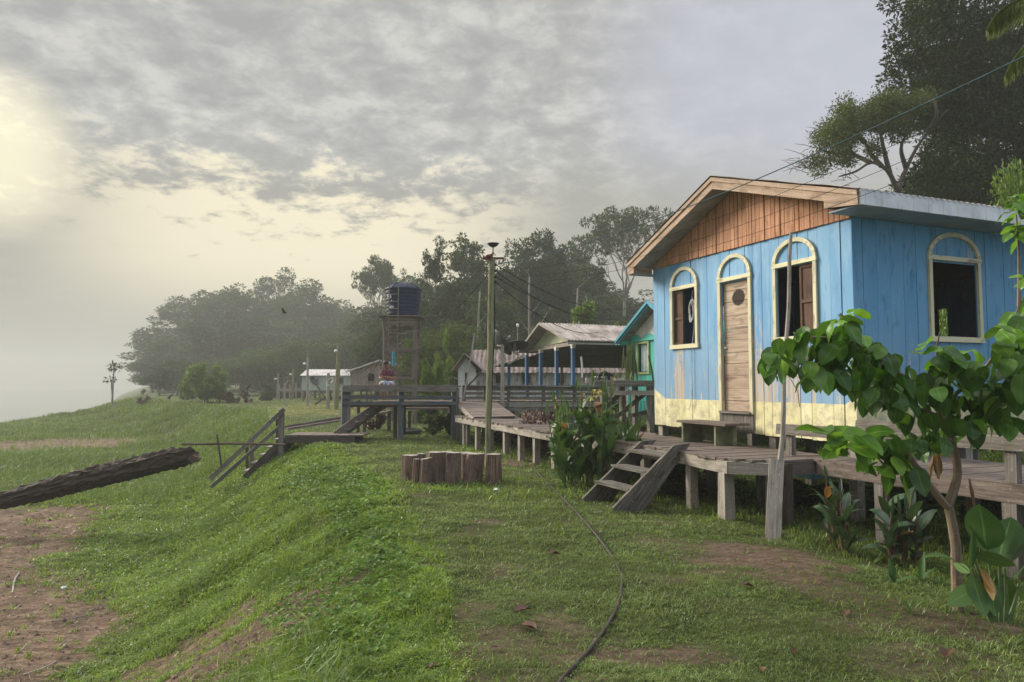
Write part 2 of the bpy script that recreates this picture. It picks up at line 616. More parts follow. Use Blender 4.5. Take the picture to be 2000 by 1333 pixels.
M['black'] = mat_flat('black_rubber', (.015, .015, .016), .6, .3, 8)
M['mesh'] = mat_flat('dark_dish_metal', (.05, .052, .055), .6, .3, 10)
M['metalw'] = mat_flat('white_lamp', (.75, .75, .75), .4)
M['glass'] = mat_flat('dark_window_glass', (.02, .022, .025), .15, .1, 3, .6)
M['curtain'] = mat_flat('pale_blue_curtain', (.52, .62, .66), .8, .2, 9)
M['cyan'] = mat_flat('cyan_plastic_pipe', (.05, .35, .45), .4)
M['wire'] = mat_flat('wire_grey', (.035, .037, .04), .95, spec=.05)
M['wireb'] = mat_flat('wire_blue', (.07, .11, .13), .9, spec=.05)
M['tealbox'] = mat_flat('teal_painted_wood', (.16, .32, .34), .7, .3, 8, dirt=(.12, .15, .13))
M['olivebox'] = mat_flat('olive_mouldy_wood', (.20, .21, .13), .85, .35, 7, dirt=(.08, .08, .05))
M['rustred'] = mat_flat('rusty_red_bracket', (.17, .05, .035), .8)
M['furblack'] = mat_flat('black_fur', (.012, .012, .013), .7, .3, 30)
M['deadleaf'] = mat_leaf('dead_leaf', (.06, .026, .018), (.09, .038, .022), (.13, .065, .036), trans=.05)
M['bag'] = mat_flat('white_plastic_bag', (.72, .78, .76), .4)
M['brownroof'] = None


def mat_roof(name, a, b, c_):
    m_, N = new_mat(name)
    uv = N.n('ShaderNodeTexCoord').outputs['UV']
    mp = N.n('ShaderNodeMapping'); N.set(mp.inputs[0], uv); mp.inputs['Scale'].default_value = (1.2, 9, 1)
    s1 = N.noise(mp.outputs[0], 1, 6, .65, .3)
    s2 = N.noise(uv, 1.3, 5, .6)
    c = N.mix(N.rng(s1, .35, .62), a, b)
    c = N.mix(N.rng(s2, .45, .65, 0, .75), c, c_)
    finish(N, c, .7, s1, .2, .01, .3)
    return m_


M['roof'] = mat_roof('old_corrugated_roof', (.20, .165, .15), (.42, .375, .35), (.13, .095, .085))
M['roofl'] = mat_roof('pale_corrugated_roof', (.50, .46, .45), (.66, .62, .60), (.36, .30, .28))
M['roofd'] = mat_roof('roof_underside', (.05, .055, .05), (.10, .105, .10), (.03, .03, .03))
M['roofb'] = mat_roof('brown_rusty_roof', (.10, .065, .055), (.25, .20, .18), (.06, .04, .035))

# ------------------------------------------------------------------ haze box
hb = MB()
x0, x1, y0, y1, z0, z1 = -910., 430., -25., 900., -9.5, 34.
hb.add([(x, y, z) for z in (z0, z1) for y in (y0, y1) for x in (x0, x1)], [(0, 2, 3, 1), (4, 5, 7, 6), (0, 1, 5, 4), (2, 6, 7, 3), (0, 4, 6, 2), (1, 3, 7, 5)])
hm = bpy.data.materials.new('haze_air'); hm.use_nodes = True
Nh = NT(hm.node_tree)
pv = Nh.n('ShaderNodeVolumePrincipled')
pv.inputs['Color'].default_value = (0.68, 0.68, 0.64, 1)
pv.inputs['Density'].default_value = 0.0018
pv.inputs['Anisotropy'].default_value = 0.0
ho = Nh.n('ShaderNodeOutputMaterial')
Nh.set(ho.inputs['Volume'], pv.outputs[0])
haze = hb.build('haze', hm)
struct(haze, 'stuff', 'pale morning river mist')

# ------------------------------------------------------------------ ground
def pip(px_, py_, poly):
    poly = np.asarray(poly)
    ins = np.zeros(len(px_), bool)
    j = len(poly) - 1
    for i in range(len(poly)):
        xi, yi = poly[i]; xj, yj = poly[j]
        c = ((yi > py_) != (yj > py_)) & (px_ < (xj - xi) * (py_ - yi) / (yj - yi + 1e-12) + xi)
        ins ^= c
        j = i
    return ins


def wpoly(pts):
    return np.array([hit(*p)[:2] for p in pts])


beach_poly = wpoly([(-300, 1000), (60, 990), (215, 985), (185, 1050), (95, 1105), (160, 1125), (285, 1175), (265, 1215), (200, 1260), (215, 1333), (180, 1420), (-300, 1500)])
# bare earth: px centre, radii px, strength
bare_spots = [(1480, 1085, 120, 24, .95), (1300, 1060, 60, 10, .5), (1010, 1262, 180, 40, .6), (880, 1190, 60, 22, .6), (1230, 1285, 170, 17, .85), (1620, 1150, 90, 22, .6),
              (1560, 1120, 80, 22, .8), (1070, 1215, 60, 16, .7), (1740, 1215, 130, 26, .55), (1900, 1225, 110, 22, .8), (1850, 1290, 150, 25, .55), (955, 1020, 26, 7, .7), (470, 1262, 170, 36, .95), (330, 1300, 120, 30, .9),
              (1010, 905, 45, 5, .9), (1290, 1130, 50, 8, .5), (1140, 1020, 60, 6, .4), (1050, 890, 40, 4, .6), (985, 1110, 40, 8, .5), (100, 868, 190, 13, .97), (60, 945, 60, 7, .7), (640, 1010, 30, 5, .4), (1000, 1330, 200, 25, .55), (1400, 1180, 50, 8, .3)]
bare_w = []
for (px, py, rx, ry, s_) in bare_spots:
    c = hit(px, py); e = hit(px + rx, py); f = hit(px, py - ry)
    bare_w.append((c[0], c[1], abs(e[0] - c[0]) + .02, abs(f[1] - c[1]) + .02, s_))


def bareness(x, y):
    b_ = np.zeros(len(x))
    wob = 0.35 * vnoise(x, y, 3.1) + 0.3 * vnoise(x, y, 8.3)
    for cx, cy, rx, ry, s_ in bare_w:
        r = np.sqrt(((x - cx) / rx) ** 2 + ((y - cy) / ry) ** 2) + wob
        b_ = np.maximum(b_, s_ * np.clip((1.25 - r) / 0.5, 0, 1))
    nb = np.zeros(len(x))
    for q_ in range(7):
        a_ = q_ * 2.4; r_ = .16 * q_ ** .5 + .05
        nb += pip(x + r_ * math.cos(a_) * 1.3 + 0.30 * vnoise(x, y, 2.7) + .16 * vnoise(x, y, 7.9), y + r_ * math.sin(a_) * 1.6 + 0.30 * vnoise(y, x, 2.9), beach_poly) / 7
    b_ = np.maximum(b_, nb * (0.97))
    b_ = np.maximum(b_, 0.55 * np.clip(vnoise(x, y, 1.35) * vnoise(x, y, 3.7) * 3 - .35, 0, 1) * (y < 16))
    return b_


def axis_pts(lo, hi, c, step, grow):
    out = [c]
    s_, q = step, c
    while q < hi:
        q += s_; out.append(q)
        s_ = max(step, step * (1 + grow * (q - c)))
    s_, q = step, c
    while q > lo:
        q -= s_; out.insert(0, q)
        s_ = max(step, step * (1 + grow * (c - q)))
    return np.array(out)


gx = axis_pts(-500, 380, -1.0, 0.055, 0.30)
gy = axis_pts(-20, 600, 5.5, 0.055, 0.28)
GX, GY = np.meshgrid(gx, gy)
GZ = gz(GX, GY)
nx, ny = len(gx), len(gy)
gi, gj = np.meshgrid(np.arange(nx - 1), np.arange(ny - 1))
gb = (gj * nx + gi).ravel()
mb = MB()
mb.add(np.stack([GX, GY, GZ], 2).reshape(-1, 3), np.stack([gb, gb + 1, gb + nx + 1, gb + nx], 1))
gm, N = new_mat('ground_soil')
ob = N.n('ShaderNodeTexCoord').outputs['Object']
at = N.n('ShaderNodeAttribute', attribute_name='bare')
n1 = N.noise(ob, 1.4, 8, .65)
n2 = N.noise(ob, 14, 8, .7)
n3 = N.noise(ob, 60, 4, .7)
mp = N.n('ShaderNodeMapping'); N.set(mp.inputs[0], ob); mp.inputs['Scale'].default_value = (1.8, 4, 3); mp.inputs['Rotation'].default_value = (0, 0, .5)
n4 = N.noise(mp.outputs[0], 1.6, 7, .7, 1.2)
soil = N.ramp(n2, [(.3, (.075, .048, .034)), (.55, (.16, .108, .078)), (.75, (.26, .19, .145))])
sand = N.ramp(n4, [(.3, (.070, .042, .028)), (.46, (.165, .105, .072)), (.60, (.28, .19, .135)), (.75, (.37, .27, .20))])
sand = N.mix(N.rng(n1, .48, .62, 0, .6), sand, (.085, .058, .042))
sand = N.mix(N.rng(n3, .5, .7, 0, .5), sand, (.09, .06, .042))
sepo = N.n('ShaderNodeSeparateXYZ'); N.set(sepo.inputs[0], ob)
soil = N.mix(N.rng(sepo.outputs[2], -.6, -1.3), soil, sand)
grs = N.mix(N.rng(n1, .35, .65), (.045, .060, .018), (.075, .095, .030))
grs = N.mix(N.rng(n2, .45, .7, 0, .6), grs, (.045, .052, .02))
far = N.rng(sepo.outputs[1], 34, 40)
dry = N.m('MULTIPLY', N.m('MULTIPLY', N.m('MULTIPLY', far, N.rng(sepo.outputs[1], 60, 50)), N.rng(sepo.outputs[0], -19, -14)), N.rng(N.noise(ob, .8, 5, .6), .35, .6))
grs = N.mix(N.m('MULTIPLY', dry, .8), grs, (.24, .20, .07))
c = N.mix(at.outputs['Fac'], grs, soil)
bh = N.m('ADD', N.m('MULTIPLY', n4, 1.5), N.m('MULTIPLY', n2, .6))
finish(N, c, .95, bh, 1.0, 0.07, .1)
terrain = mb.build('ground', gm, smooth=True)
struct(terrain, label='grassy river bank and lawn')
a_ = terrain.data.attributes.new('bare', 'FLOAT', 'POINT')
a_.data.foreach_set('value', bareness(GX.ravel(), GY.ravel()).astype(np.float32))

wm, N = new_mat('river_water')
ob = N.n('ShaderNodeTexCoord').outputs['Object']
finish(N, (.05, .055, .045), .06, N.noise(ob, .8, 3, .5), .04, .02, .5)
# the river is kept inside the haze box
mb = MB(); mb.add([(-905, -20, -4.6), (-30, -20, -4.6), (-30, 895, -4.6), (-905, 895, -4.6)], [(0, 1, 2, 3)])
struct(mb.build('water', wm), label='misty river')

def unit(v):
    return v / (np.linalg.norm(v, axis=-1, keepdims=True) + 1e-9)


def leaf_quads(mb, c, dirs, nrm, L, Wd, fold=0.15):
    """rhombic folded leaves: arrays of base points, directions, normals"""
    n = len(c)
    sd = np.cross(dirs, nrm); sd /= np.linalg.norm(sd, axis=1)[:, None] + 1e-9
    L = np.broadcast_to(L, (n,))[:, None]; Wd = np.broadcast_to(Wd, (n,))[:, None]
    p0 = c
    p1 = c + dirs * L * .45 + sd * Wd * .5 + nrm * L * fold
    p2 = c + dirs * L
    p3 = c + dirs * L * .45 - sd * Wd * .5 + nrm * L * fold
    P_ = np.stack([p0, p1, p2, p3], 1).reshape(-1, 3)
    b_ = (np.arange(n) * 4)[:, None]
    mb.add(P_, b_ + np.array([[0, 1, 2, 3]]), np.tile(np.array([[0, .5], [.45, 1], [1, .5], [.45, 0]]), (n, 1)))
    return mb


# ------------------------------------------------------------------ grass
def blades(name, x, y, h, w, mat, label, lean=0.5, curl=0.6, ztop=None, az=None):
    n = len(x)
    z = gz(x, y) - 0.004
    az = RNG.uniform(0, 2 * np.pi, n) if az is None else az
    ln = np.abs(RNG.normal(0, lean, n)) * h
    dx, dy = np.cos(az), np.sin(az)
    ax, ay = -dy * w / 2, dx * w / 2
    cur = RNG.uniform(0, curl, n)
    p = np.zeros((n, 5, 3))
    p[:, 0] = np.stack([x - ax, y - ay, z], 1)
    p[:, 1] = np.stack([x + ax, y + ay, z], 1)
    mx, my, mz = x + dx * ln * .45, y + dy * ln * .45, z + h * .62
    p[:, 2] = np.stack([mx + ax * .8, my + ay * .8, mz], 1)
    p[:, 3] = np.stack([mx - ax * .8, my - ay * .8, mz], 1)
    p[:, 4] = np.stack([x + dx * (ln * 1.15 + h * cur * .5), y + dy * (ln * 1.15 + h * cur * .5), z + h * (1 - cur * .55)], 1)
    b_ = (np.arange(n) * 5)[:, None]
    mb = MB()
    mb.v.append(p.reshape(-1, 3)); mb.nv = n * 5
    mb.f.append(b_ + np.array([[0, 1, 2, 3]])); mb.uv.append(np.zeros((n * 4, 2)))
    mb.f.append(b_ + np.array([[3, 2, 4]])); mb.uv.append(np.zeros((n * 3, 2)))
    o = mb.build(name, mat)
    struct(o, 'stuff', label)
    return o


def scatter(n, ylo, yhi, pxlo, pxhi, power=1.0, margin=0.06):
    """random ground points, denser towards the camera"""
    u = RNG.random(n)
    y = ylo * (yhi / ylo) ** u if power == 0 else ylo + (yhi - ylo) * u ** power
    t = RNG.random(n)
    r0, r1 = (pxlo - 1000) / 1400 - margin, (pxhi - 1000) / 1400 + margin
    return (r0 + (r1 - r0) * t) * y, y


def crest_d(x, y):
    return np.interp(y, _cy, _cx) - x


M['lawn'] = mat_leaf('lawn_grass_blade', (.080, .125, .026), (.160, .230, .055), (.34, .42, .18), trans=.3, rough=.45, hue_noise=.9)
M['bank'] = mat_leaf('bank_grass_blade', (.060, .120, .014), (.17, .275, .030), (.42, .50, .16), trans=.4, rough=.4, hue_noise=1.3)
M['tall'] = mat_leaf('tall_river_grass', (.065, .11, .025), (.11, .175, .035), (.22, .29, .09), trans=.35, rough=.5, hue_noise=.22)
M['vine'] = mat_leaf('creeping_vine_leaf', (.055, .12, .016), (.10, .19, .022), (.17, .28, .035), trans=.35, rough=.55, spec=.15, hue_noise=1.2)
M['straw'] = mat_leaf('dry_grass', (.22, .15, .08), (.32, .24, .13), (.42, .34, .2), trans=.1)

# lawn, near to far
x, y = scatter(300000, 2.4, 30, -50, 2080, 0)
d = crest_d(x, y)
keep = (d < 0.4 + 0.5 * vnoise(x, y, 1.1)) & (RNG.random(len(x)) > bareness(x, y) * 1.02) & ((vnoise(x, y, 2.1) > -.62) | (RNG.random(len(x)) > .6))
x, y = x[keep], y[keep]
k = np.clip(y / 9, .5, 3.0)
blades('lawn_grass', x, y, RNG.uniform(.014, .042, len(x)) * (.8 + .4 * k) * (1 + .5 * vnoise(x, y, 1.9)), .0042 * (.5 + k), M['lawn'], 'short dewy lawn grass', .8, .9)
def tufts(name, cx, cy, r, nb, h, w, mat, label):
    """low rosettes: nb blades splayed from every centre"""
    n = len(cx)
    idx = np.repeat(np.arange(n), nb)
    az = RNG.uniform(0, 2 * np.pi, len(idx))
    rr_ = r[idx] * RNG.random(len(idx)) ** .7 * .5
    x, y = cx[idx] + np.cos(az) * rr_, cy[idx] + np.sin(az) * rr_
    hh_ = h[idx] * RNG.uniform(.6, 1.25, len(idx))
    return blades(name, x, y, hh_, w[idx], mat, label, .95, 1.5, az=az + RNG.normal(0, .4, len(idx)))


x, y = scatter(34000, 2.4, 24, -50, 2080, 0)
d = crest_d(x, y)
clump = vnoise(x, y, 1.5) * .5 + vnoise(x, y, 4.3) * .4
keep = (d < .8) & (RNG.random(len(x)) > bareness(x, y) * .96) & (clump + RNG.normal(0, .25, len(x)) > -.25)
x, y = x[keep], y[keep]; k = np.clip(y / 8, .6, 2.6)
tufts('grass_tufts', x, y, .07 * k, 11, .034 * k ** .6 * (1 + .5 * vnoise(x, y, 2.1)), .0062 * k, M['lawn'], 'low splayed tufts of lawn grass')
x, y = scatter(26000, 2.4, 22, -120, 1000, 0)
d = crest_d(x, y)
keep = (d > -.4) & (RNG.random(len(x)) > bareness(x, y) * .97)
x, y = x[keep], y[keep]; k = np.clip(y / 8, .6, 2.6)
tufts('bank_tufts', x, y, .10 * k, 12, .055 * k ** .5 * (1 + .5 * vnoise(x, y, 1.9)), .0095 * k, M['bank'], 'splayed bright tufts on the bank slope')
# tufts of coarser grass in the lawn and along the structures
x, y = scatter(62000, 3, 26, 300, 2080, 0)
edge = np.abs(vnoise(x, y, .8) * .6 + vnoise(x, y, 2.4) * .5)
housey = ((x * 0.925 + (y) * 0.379) > 5.55 + .35 * vnoise(x, y, 2)) | ((np.abs(x + 1.0) < 1.4) & (np.abs(y - 11.4) < .75)) | ((np.abs(x - .9) < 1.3) & (np.abs(y - 10.8) < .8))
d = crest_d(x, y)
keep = (d < .6) & (((edge > .42) & (RNG.random(len(x)) < .5)) | housey) & (RNG.random(len(x)) > bareness(x, y) * .97)
x, y = x[keep], y[keep]; hs = housey[keep]
blades('weeds', x, y, RNG.uniform(.03, .075, len(x)) * (1 + .7 * hs), .009 * np.clip(y / 8, .6, 2), M['bank'], 'coarse weeds in the lawn and under the walkway', .8, 1.0)
# small leaves of ground cover: short, speckled, facing every way
def cover(name, n, ylo, yhi, p0, p1, cond, size, mat, label, hgt):
    x, y = scatter(n, ylo, yhi, p0, p1, 0)
    k_ = cond(x, y) & (RNG.random(len(x)) > bareness(x, y) * 1.0)
    x, y = x[k_], y[k_]; n = len(x)
    k = np.clip(y / 8, .6, 2.6)
    c = np.stack([x, y, gz(x, y) + RNG.uniform(.0, 1, n) ** 1.5 * hgt * k ** .5 + .004], 1)
    az = RNG.uniform(0, 2 * np.pi, n)
    dr = unit(np.stack([np.cos(az), np.sin(az), RNG.uniform(-.3, .9, n)], 1))
    nr = unit(np.stack([RNG.normal(0, .6, n), RNG.normal(0, .6, n) - .3, np.ones(n)], 1))
    mb = MB(); L = RNG.uniform(.6, 1.4, n) * size * k
    leaf_quads(mb, c, dr, nr, L, L * RNG.uniform(.3, .6, n), .12)
    struct(mb.build(name, mat), 'stuff', label)


cover('bank_cover', 120000, 2.4, 24, -120, 1000, lambda x, y: crest_d(x, y) > -.3 + .5 * vnoise(x, y, 1.2), .028, M['bank'], 'small-leaved ground cover on the bank slope', .06)
cover('lawn_cover', 90000, 2.4, 22, -50, 2080, lambda x, y: (crest_d(x, y) < .5) & (vnoise(x, y, 1.5) * .5 + vnoise(x, y, 4.3) * .4 + RNG.normal(0, .3, len(x)) > .05), .020, M['bank'], 'small-leaved weeds in the lawn', .025)
# bank slope
x, y = scatter(330000, 2.6, 45, -120, 1000, 0)
d = crest_d(x, y)
keep = (d > -.15 + .4 * vnoise(x, y, 1.1)) & (RNG.random(len(x)) > bareness(x, y) * 1.03) & (x > -60)
x, y = x[keep], y[keep]; d = d[keep]
k = np.clip(y / 9, .5, 4.0)
hh = RNG.uniform(.02, .07, len(x)) * (1 + .5 * vnoise(x, y, 1.4)) * np.clip(.8 + k * .28, .8, 1.9) * np.clip(1.3 - d * .04, .5, 1.2)
blades('bank_grass', x, y, hh, .0075 * (.45 + k), M['bank'], 'lush bright grass covering the river bank slope', .7, 1.3)
# taller grass far along the river
x, y = scatter(170000, 20, 88, -60, 700, .9)
d = crest_d(x, y)
keep = (d > 0.3) & (RNG.random(len(x)) > bareness(x, y)) & (x > -52) & (vnoise(x, y, .35) > -.9)
x, y = x[keep], y[keep]
blades('river_grass', x, y, RNG.uniform(.12, .42, len(x)) * (1 + .5 * vnoise(x, y, .5)), .02 * np.clip(y / 25, .8, 3), M['tall'], 'tall grass along the lower river bank', .45, .9)
# far lawn
x, y = scatter(70000, 28, 95, 150, 1250, .8)
d = crest_d(x, y)
keep = (d < 0.3)
x, y = x[keep], y[keep]
blades('far_lawn_grass', x, y, RNG.uniform(.03, .09, len(x)), .025 * np.clip(y / 30, 1, 2.5), M['lawn'], 'cut grass of the far lawn', .7, .9)
# arching long blades on the slope
x, y = scatter(5200, 3.2, 20, -50, 760, 0)
d = crest_d(x, y)
keep = (d > .1) & (bareness(x, y) < .3) & (vnoise(x, y, 1.15) > .05)
x, y = x[keep], y[keep]
blades('arching_grass', x, y, RNG.uniform(.14, .30, len(x)), .011, M['tall'], 'long arching grass blades on the slope', .8, 1.6)
# dry stems on the beach
x, y = scatter(9000, 4.5, 20, -100, 620, 0)
keep = (bareness(x, y) > .45) & (vnoise(x, y, 1.6) > -.1)
x, y = x[keep], y[keep]
blades('dry_stems', x, y, RNG.uniform(.01, .035, len(x)), .006, M['straw'], 'dry straw scattered on bare earth', 4.0, .8)




# creeping vine leaves on the crest
def vine_patch(pts, n, name, label, size=(.05, .085), hgt=.10):
    size = (size[0] * .62, size[1] * .85)
    pl_ = wpoly(pts)
    lo, hi = pl_.min(0), pl_.max(0)
    x = RNG.uniform(lo[0], hi[0], n * 3); y = RNG.uniform(lo[1], hi[1], n * 3)
    k_ = pip(x + .12 * vnoise(x, y, 4), y + .15 * vnoise(y, x, 3), pl_) & (vnoise(x, y, 3.3) > -.45)
    x, y = x[k_][:n], y[k_][:n]
    n = len(x)
    z = gz(x, y) + RNG.uniform(.02, hgt, n)
    az = RNG.uniform(0, 2 * np.pi, n)
    dr = np.stack([np.cos(az), np.sin(az), RNG.uniform(-.5, .35, n)], 1); dr = unit(dr)
    nr = unit(np.stack([RNG.normal(0, .35, n) - .2, RNG.normal(0, .35, n) - .3, np.ones(n)], 1))
    L = RNG.uniform(size[0], size[1], n)
    mb = MB()
    sd = np.cross(dr, nr); sd = unit(sd)
    c = np.stack([x, y, z], 1)
    Lc = L[:, None]
    prof = [(-.08, .0), (.05, .33), (.30, .42), (.62, .27), (1, 0), (.62, -.27), (.30, -.42), (.05, -.33)]
    V = np.stack([c + dr * Lc * a1 + sd * Lc * b1 - nr * Lc * abs(b1) * .25 * -1 for a1, b1 in prof], 1).reshape(-1, 3)
    b_ = (np.arange(n) * 8)[:, None]
    u8 = np.array([[a1, .5 + b1] for a1, b1 in prof])
    f1 = np.array([[0, 1, 2, 3, 4]]); f2 = np.array([[0, 4, 5, 6, 7]])
    mb.v.append(V); mb.nv = len(V)
    mb.f.append(b_ + f1); mb.uv.append(np.tile(u8[f1[0]], (n, 1)))
    mb.f.append(b_ + f2); mb.uv.append(np.tile(u8[f2[0]], (n, 1)))
    o = mb.build(name, M['vine'])
    struct(o, 'stuff', label)


vine_patch([(560, 930), (640, 915), (740, 940), (745, 985), (690, 1020), (600, 1000), (570, 965)], 2600, 'creeping_vine', 'creeping vine with broad leaves on the bank crest', (.055, .10), .14)
vine_patch([(640, 1000), (740, 1010), (780, 1060), (820, 1100), (800, 1140), (700, 1110), (640, 1060)], 1500, 'creeping_vine', 'broad weed leaves lower along the crest', (.045, .085), .10)
vine_patch([(560, 1120), (740, 1090), (790, 1150), (800, 1240), (720, 1333), (560, 1333), (520, 1220)], 1600, 'creeping_vine', 'low broad-leaved weeds at the bottom of the picture', (.03, .065), .09)
vine_patch([(160, 1060), (420, 980), (560, 1010), (560, 1180), (420, 1230), (280, 1180)], 1500, 'creeping_vine', 'small broad leaves among the bank grass', (.03, .06), .09)

# clods of earth on the bare ground
x, y = scatter(9000, 4.2, 22, -100, 560, 0)
k_ = (bareness(x, y) > .6) & (vnoise(x, y, 2.2) > -.4)
x, y = x[k_], y[k_]; n = len(x)
cm, N = new_mat('earth_clod')
ob = N.n('ShaderNodeTexCoord').outputs['Object']
finish(N, N.ramp(N.noise(ob, 9, 4), [(.3, (.09, .06, .045)), (.6, (.17, .12, .09)), (.8, (.26, .2, .155))]), .95, None, spec=.1)
oc = np.array([[1, 0, 0], [0, 1, 0], [-1, 0, 0], [0, -1, 0], [0, 0, .7], [0, 0, -.5]])
sz = (RNG.random(n) ** 4 * .035 + .005)[:, None, None]
V = oc[None] * sz * RNG.uniform(.6, 1.4, (n, 6, 3)) + np.stack([x, y, gz(x, y) + .003], 1)[:, None, :]
Fo = np.array([[0, 1, 4], [1, 2, 4], [2, 3, 4], [3, 0, 4], [1, 0, 5], [2, 1, 5], [3, 2, 5], [0, 3, 5]])
mb = MB(); mb.add(V.reshape(-1, 3), (np.arange(n)[:, None, None] * 6 + Fo[None]).reshape(-1, 3))
struct(mb.build('earth_clods', cm), 'stuff', 'small clods of earth on the muddy beach')

# ================================================================== blue house
R0 = np.array([4.063, 8.484, 0.0])
A = np.array([-0.37948, 0.9252, 0.0])      # along the front, away from the camera
B = np.array([0.9252, 0.37948, 0.0])       # along the side wall
UP = np.array([0, 0, 1.0])
FW, HL = 4.23, 6.0
ZB, ZF, ZT = 0.90, 1.19, 3.58


def fp(u, v, z):
    """front-wall frame: u along the front from its near corner, v out of the wall, z height"""
    return R0 + A * u - B * v + UP * z


def sp(s, v, z):
    """side-wall frame: s along the side wall, v out of it"""
    return R0 + B * s - A * v + UP * z


def plane_u(px, py, v):
    p = atPlane(px, py, fp(0, v, 0), B)
    return float(np.dot(p - R0, A)), float(p[2])


house = thing('blue_house', 'sky blue wooden house on stilts with yellow base, arched window frames and red plank gable', 'house', fp(2.1, -3, 0))


def mat_house(name):
    m_, N = new_mat(name)
    g, st, uv = grain(N, 1.4, 30)
    ob = N.n('ShaderNodeTexCoord').outputs['Object']
    sep = N.n('ShaderNodeSeparateXYZ'); N.set(sep.inputs[0], ob)
    z = sep.outputs[2]
    loc = np.array(house.location)
    offu = float(np.dot(loc - R0, A)); offs = float(np.dot(loc - R0, B))
    u = N.m('ADD', N.vm('DOT_PRODUCT', ob, tuple(A)), offu)
    s = N.m('ADD', N.vm('DOT_PRODUCT', ob, tuple(B)), offs)
    # the yellow base rises in a chamfer at the corners of the front
    e1 = N.m('MULTIPLY', N.m('SUBTRACT', u, FW - .34), 0.47)
    e2 = N.m('MULTIPLY', N.m('SUBTRACT', .16, u), 0.6)
    rise = N.m('MAXIMUM', N.m('MAXIMUM', e1, e2), 0.0)
    front = N.m('LESS_THAN', s, 0.035)
    zy = N.m('ADD', 1.352, N.m('MULTIPLY', rise, front))
    zy = N.m('ADD', zy, N.m('MULTIPLY', N.m('SUBTRACT', N.noise(ob, 9, 2), .5), .012))
    yel = N.m('LESS_THAN', z, zy)
    rnd = N.n('ShaderNodeNewGeometry').outputs['Random Per Island']
    mp = N.n('ShaderNodeMapping'); N.set(mp.inputs[0], ob); mp.inputs['Scale'].default_value = (5, 5, 1.2)
    big = N.noise(mp.outputs[0], 1.0, 5, .6)
    blue = N.mix(rnd, (.105, .275, .50), (.17, .375, .60))
    blue = N.mix(N.rng(big, .42, .62, 0, .6), blue, (.25, .44, .63))
    blue = N.mix(N.rng(st, .56, .72, 0, .42), blue, (.06, .17, .28))
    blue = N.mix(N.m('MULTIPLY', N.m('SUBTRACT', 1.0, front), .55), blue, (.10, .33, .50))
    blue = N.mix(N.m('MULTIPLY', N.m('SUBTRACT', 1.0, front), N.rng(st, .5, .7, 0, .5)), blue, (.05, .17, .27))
    # grey-blue fading in the lower half
    low = N.rng(z, 2.7, 1.45, 0, 1)
    blue = N.mix(N.m('MULTIPLY', low, .45), blue, (.23, .31, .40))
    wood = N.ramp(g, [(.3, (.27, .23, .19)), (.5, (.44, .38, .32)), (.75, (.58, .51, .44))])
    wv = N.m('ADD', N.m('MULTIPLY', g, .42), N.m('ADD', N.m('MULTIPLY', big, .38), N.m('MULTIPLY', N.noise(ob, 22, 5, .7), .20)))
    thr = N.m('SUBTRACT', N.m('ADD', .665, N.m('MULTIPLY', N.m('SUBTRACT', rnd, .5), .20)), N.m('MULTIPLY', low, N.m('ADD', N.m('MULTIPLY', front, .115), .02)))
    wear = N.rng(N.m('SUBTRACT', wv, thr), -.012, .018)
    bc = N.mix(wear, blue, wood)
    yc = N.mix(rnd, (.68, .62, .33), (.80, .74, .46))
    yc = N.mix(N.rng(g, .35, .6, .3, 0), yc, (.42, .38, .22))
    mould = N.noise(ob, 7, 7, .72)
    md = N.m('ADD', mould, N.m('MULTIPLY', N.rng(z, 1.4, .9, 0, 1), .06))
    md = N.m('ADD', md, N.m('MULTIPLY', N.m('SUBTRACT', 1.0, front), .08))
    yc = N.mix(N.rng(md, .44, .70, 0, .62), yc, (.27, .25, .18))
    yc = N.mix(N.rng(N.noise(ob, 34, 4, .7), .60, .72, 0, .6), yc, (.12, .11, .08))
    c = N.mix(yel, bc, yc)
    bmp = N.m('ADD', N.m('MULTIPLY', g, .6), N.m('MULTIPLY', wear, -.5))
    finish(N, c, .62, bmp, .35, .004, .3)
    return m_


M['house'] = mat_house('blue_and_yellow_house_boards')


def plank_wall(mb, pf, L, zb, zt, openings, w=.185, th=.02, gap=.006, jit=.01, topf=None):
    """vertical planks with the openings cut out. pf(u, v, z) -> point"""
    edges = [0.0]
    while edges[-1] < L - w * .6:
        edges.append(edges[-1] + w * random.uniform(.82, 1.18))
    edges[-1] = L
    br = sorted(set([round(e, 3) for e in edges] + [o[0] for o in openings] + [o[1] for o in openings]))
    true = set(round(e, 3) for e in edges)
    off = 0
    for i in range(len(br) - 1):
        a, b = br[i], br[i + 1]
        if b - a < .012:
            continue
        if a in true:
            off = random.uniform(-.0035, .0035); bot = zb + random.uniform(-jit, jit)
        ga = gap / 2 if a in true else 0
        gb_ = gap / 2 if b in true else 0
        m_ = (a + b) / 2
        spans = [(bot, topf(m_) if topf else zt)]
        for o in openings:
            if o[0] - 1e-4 <= a and b <= o[1] + 1e-4:
                ns = []
                for s0, s1 in spans:
                    if o[2] > s0:
                        ns.append((s0, o[2]))
                    if o[3] < s1:
                        ns.append((o[3], s1))
                spans = ns
        for s0, s1 in spans:
            if s1 - s0 < .01:
                continue
            c = (pf(a + ga, off, s0) + pf(b - gb_, off, s1)) / 2 + (pf(0, th / 2, 0) - pf(0, 0, 0)) * -1
            mb.box(c, pf(b - gb_, 0, 0) - pf(a + ga, 0, 0), pf(0, th, 0) - pf(0, 0, 0), UP * (s1 - s0))


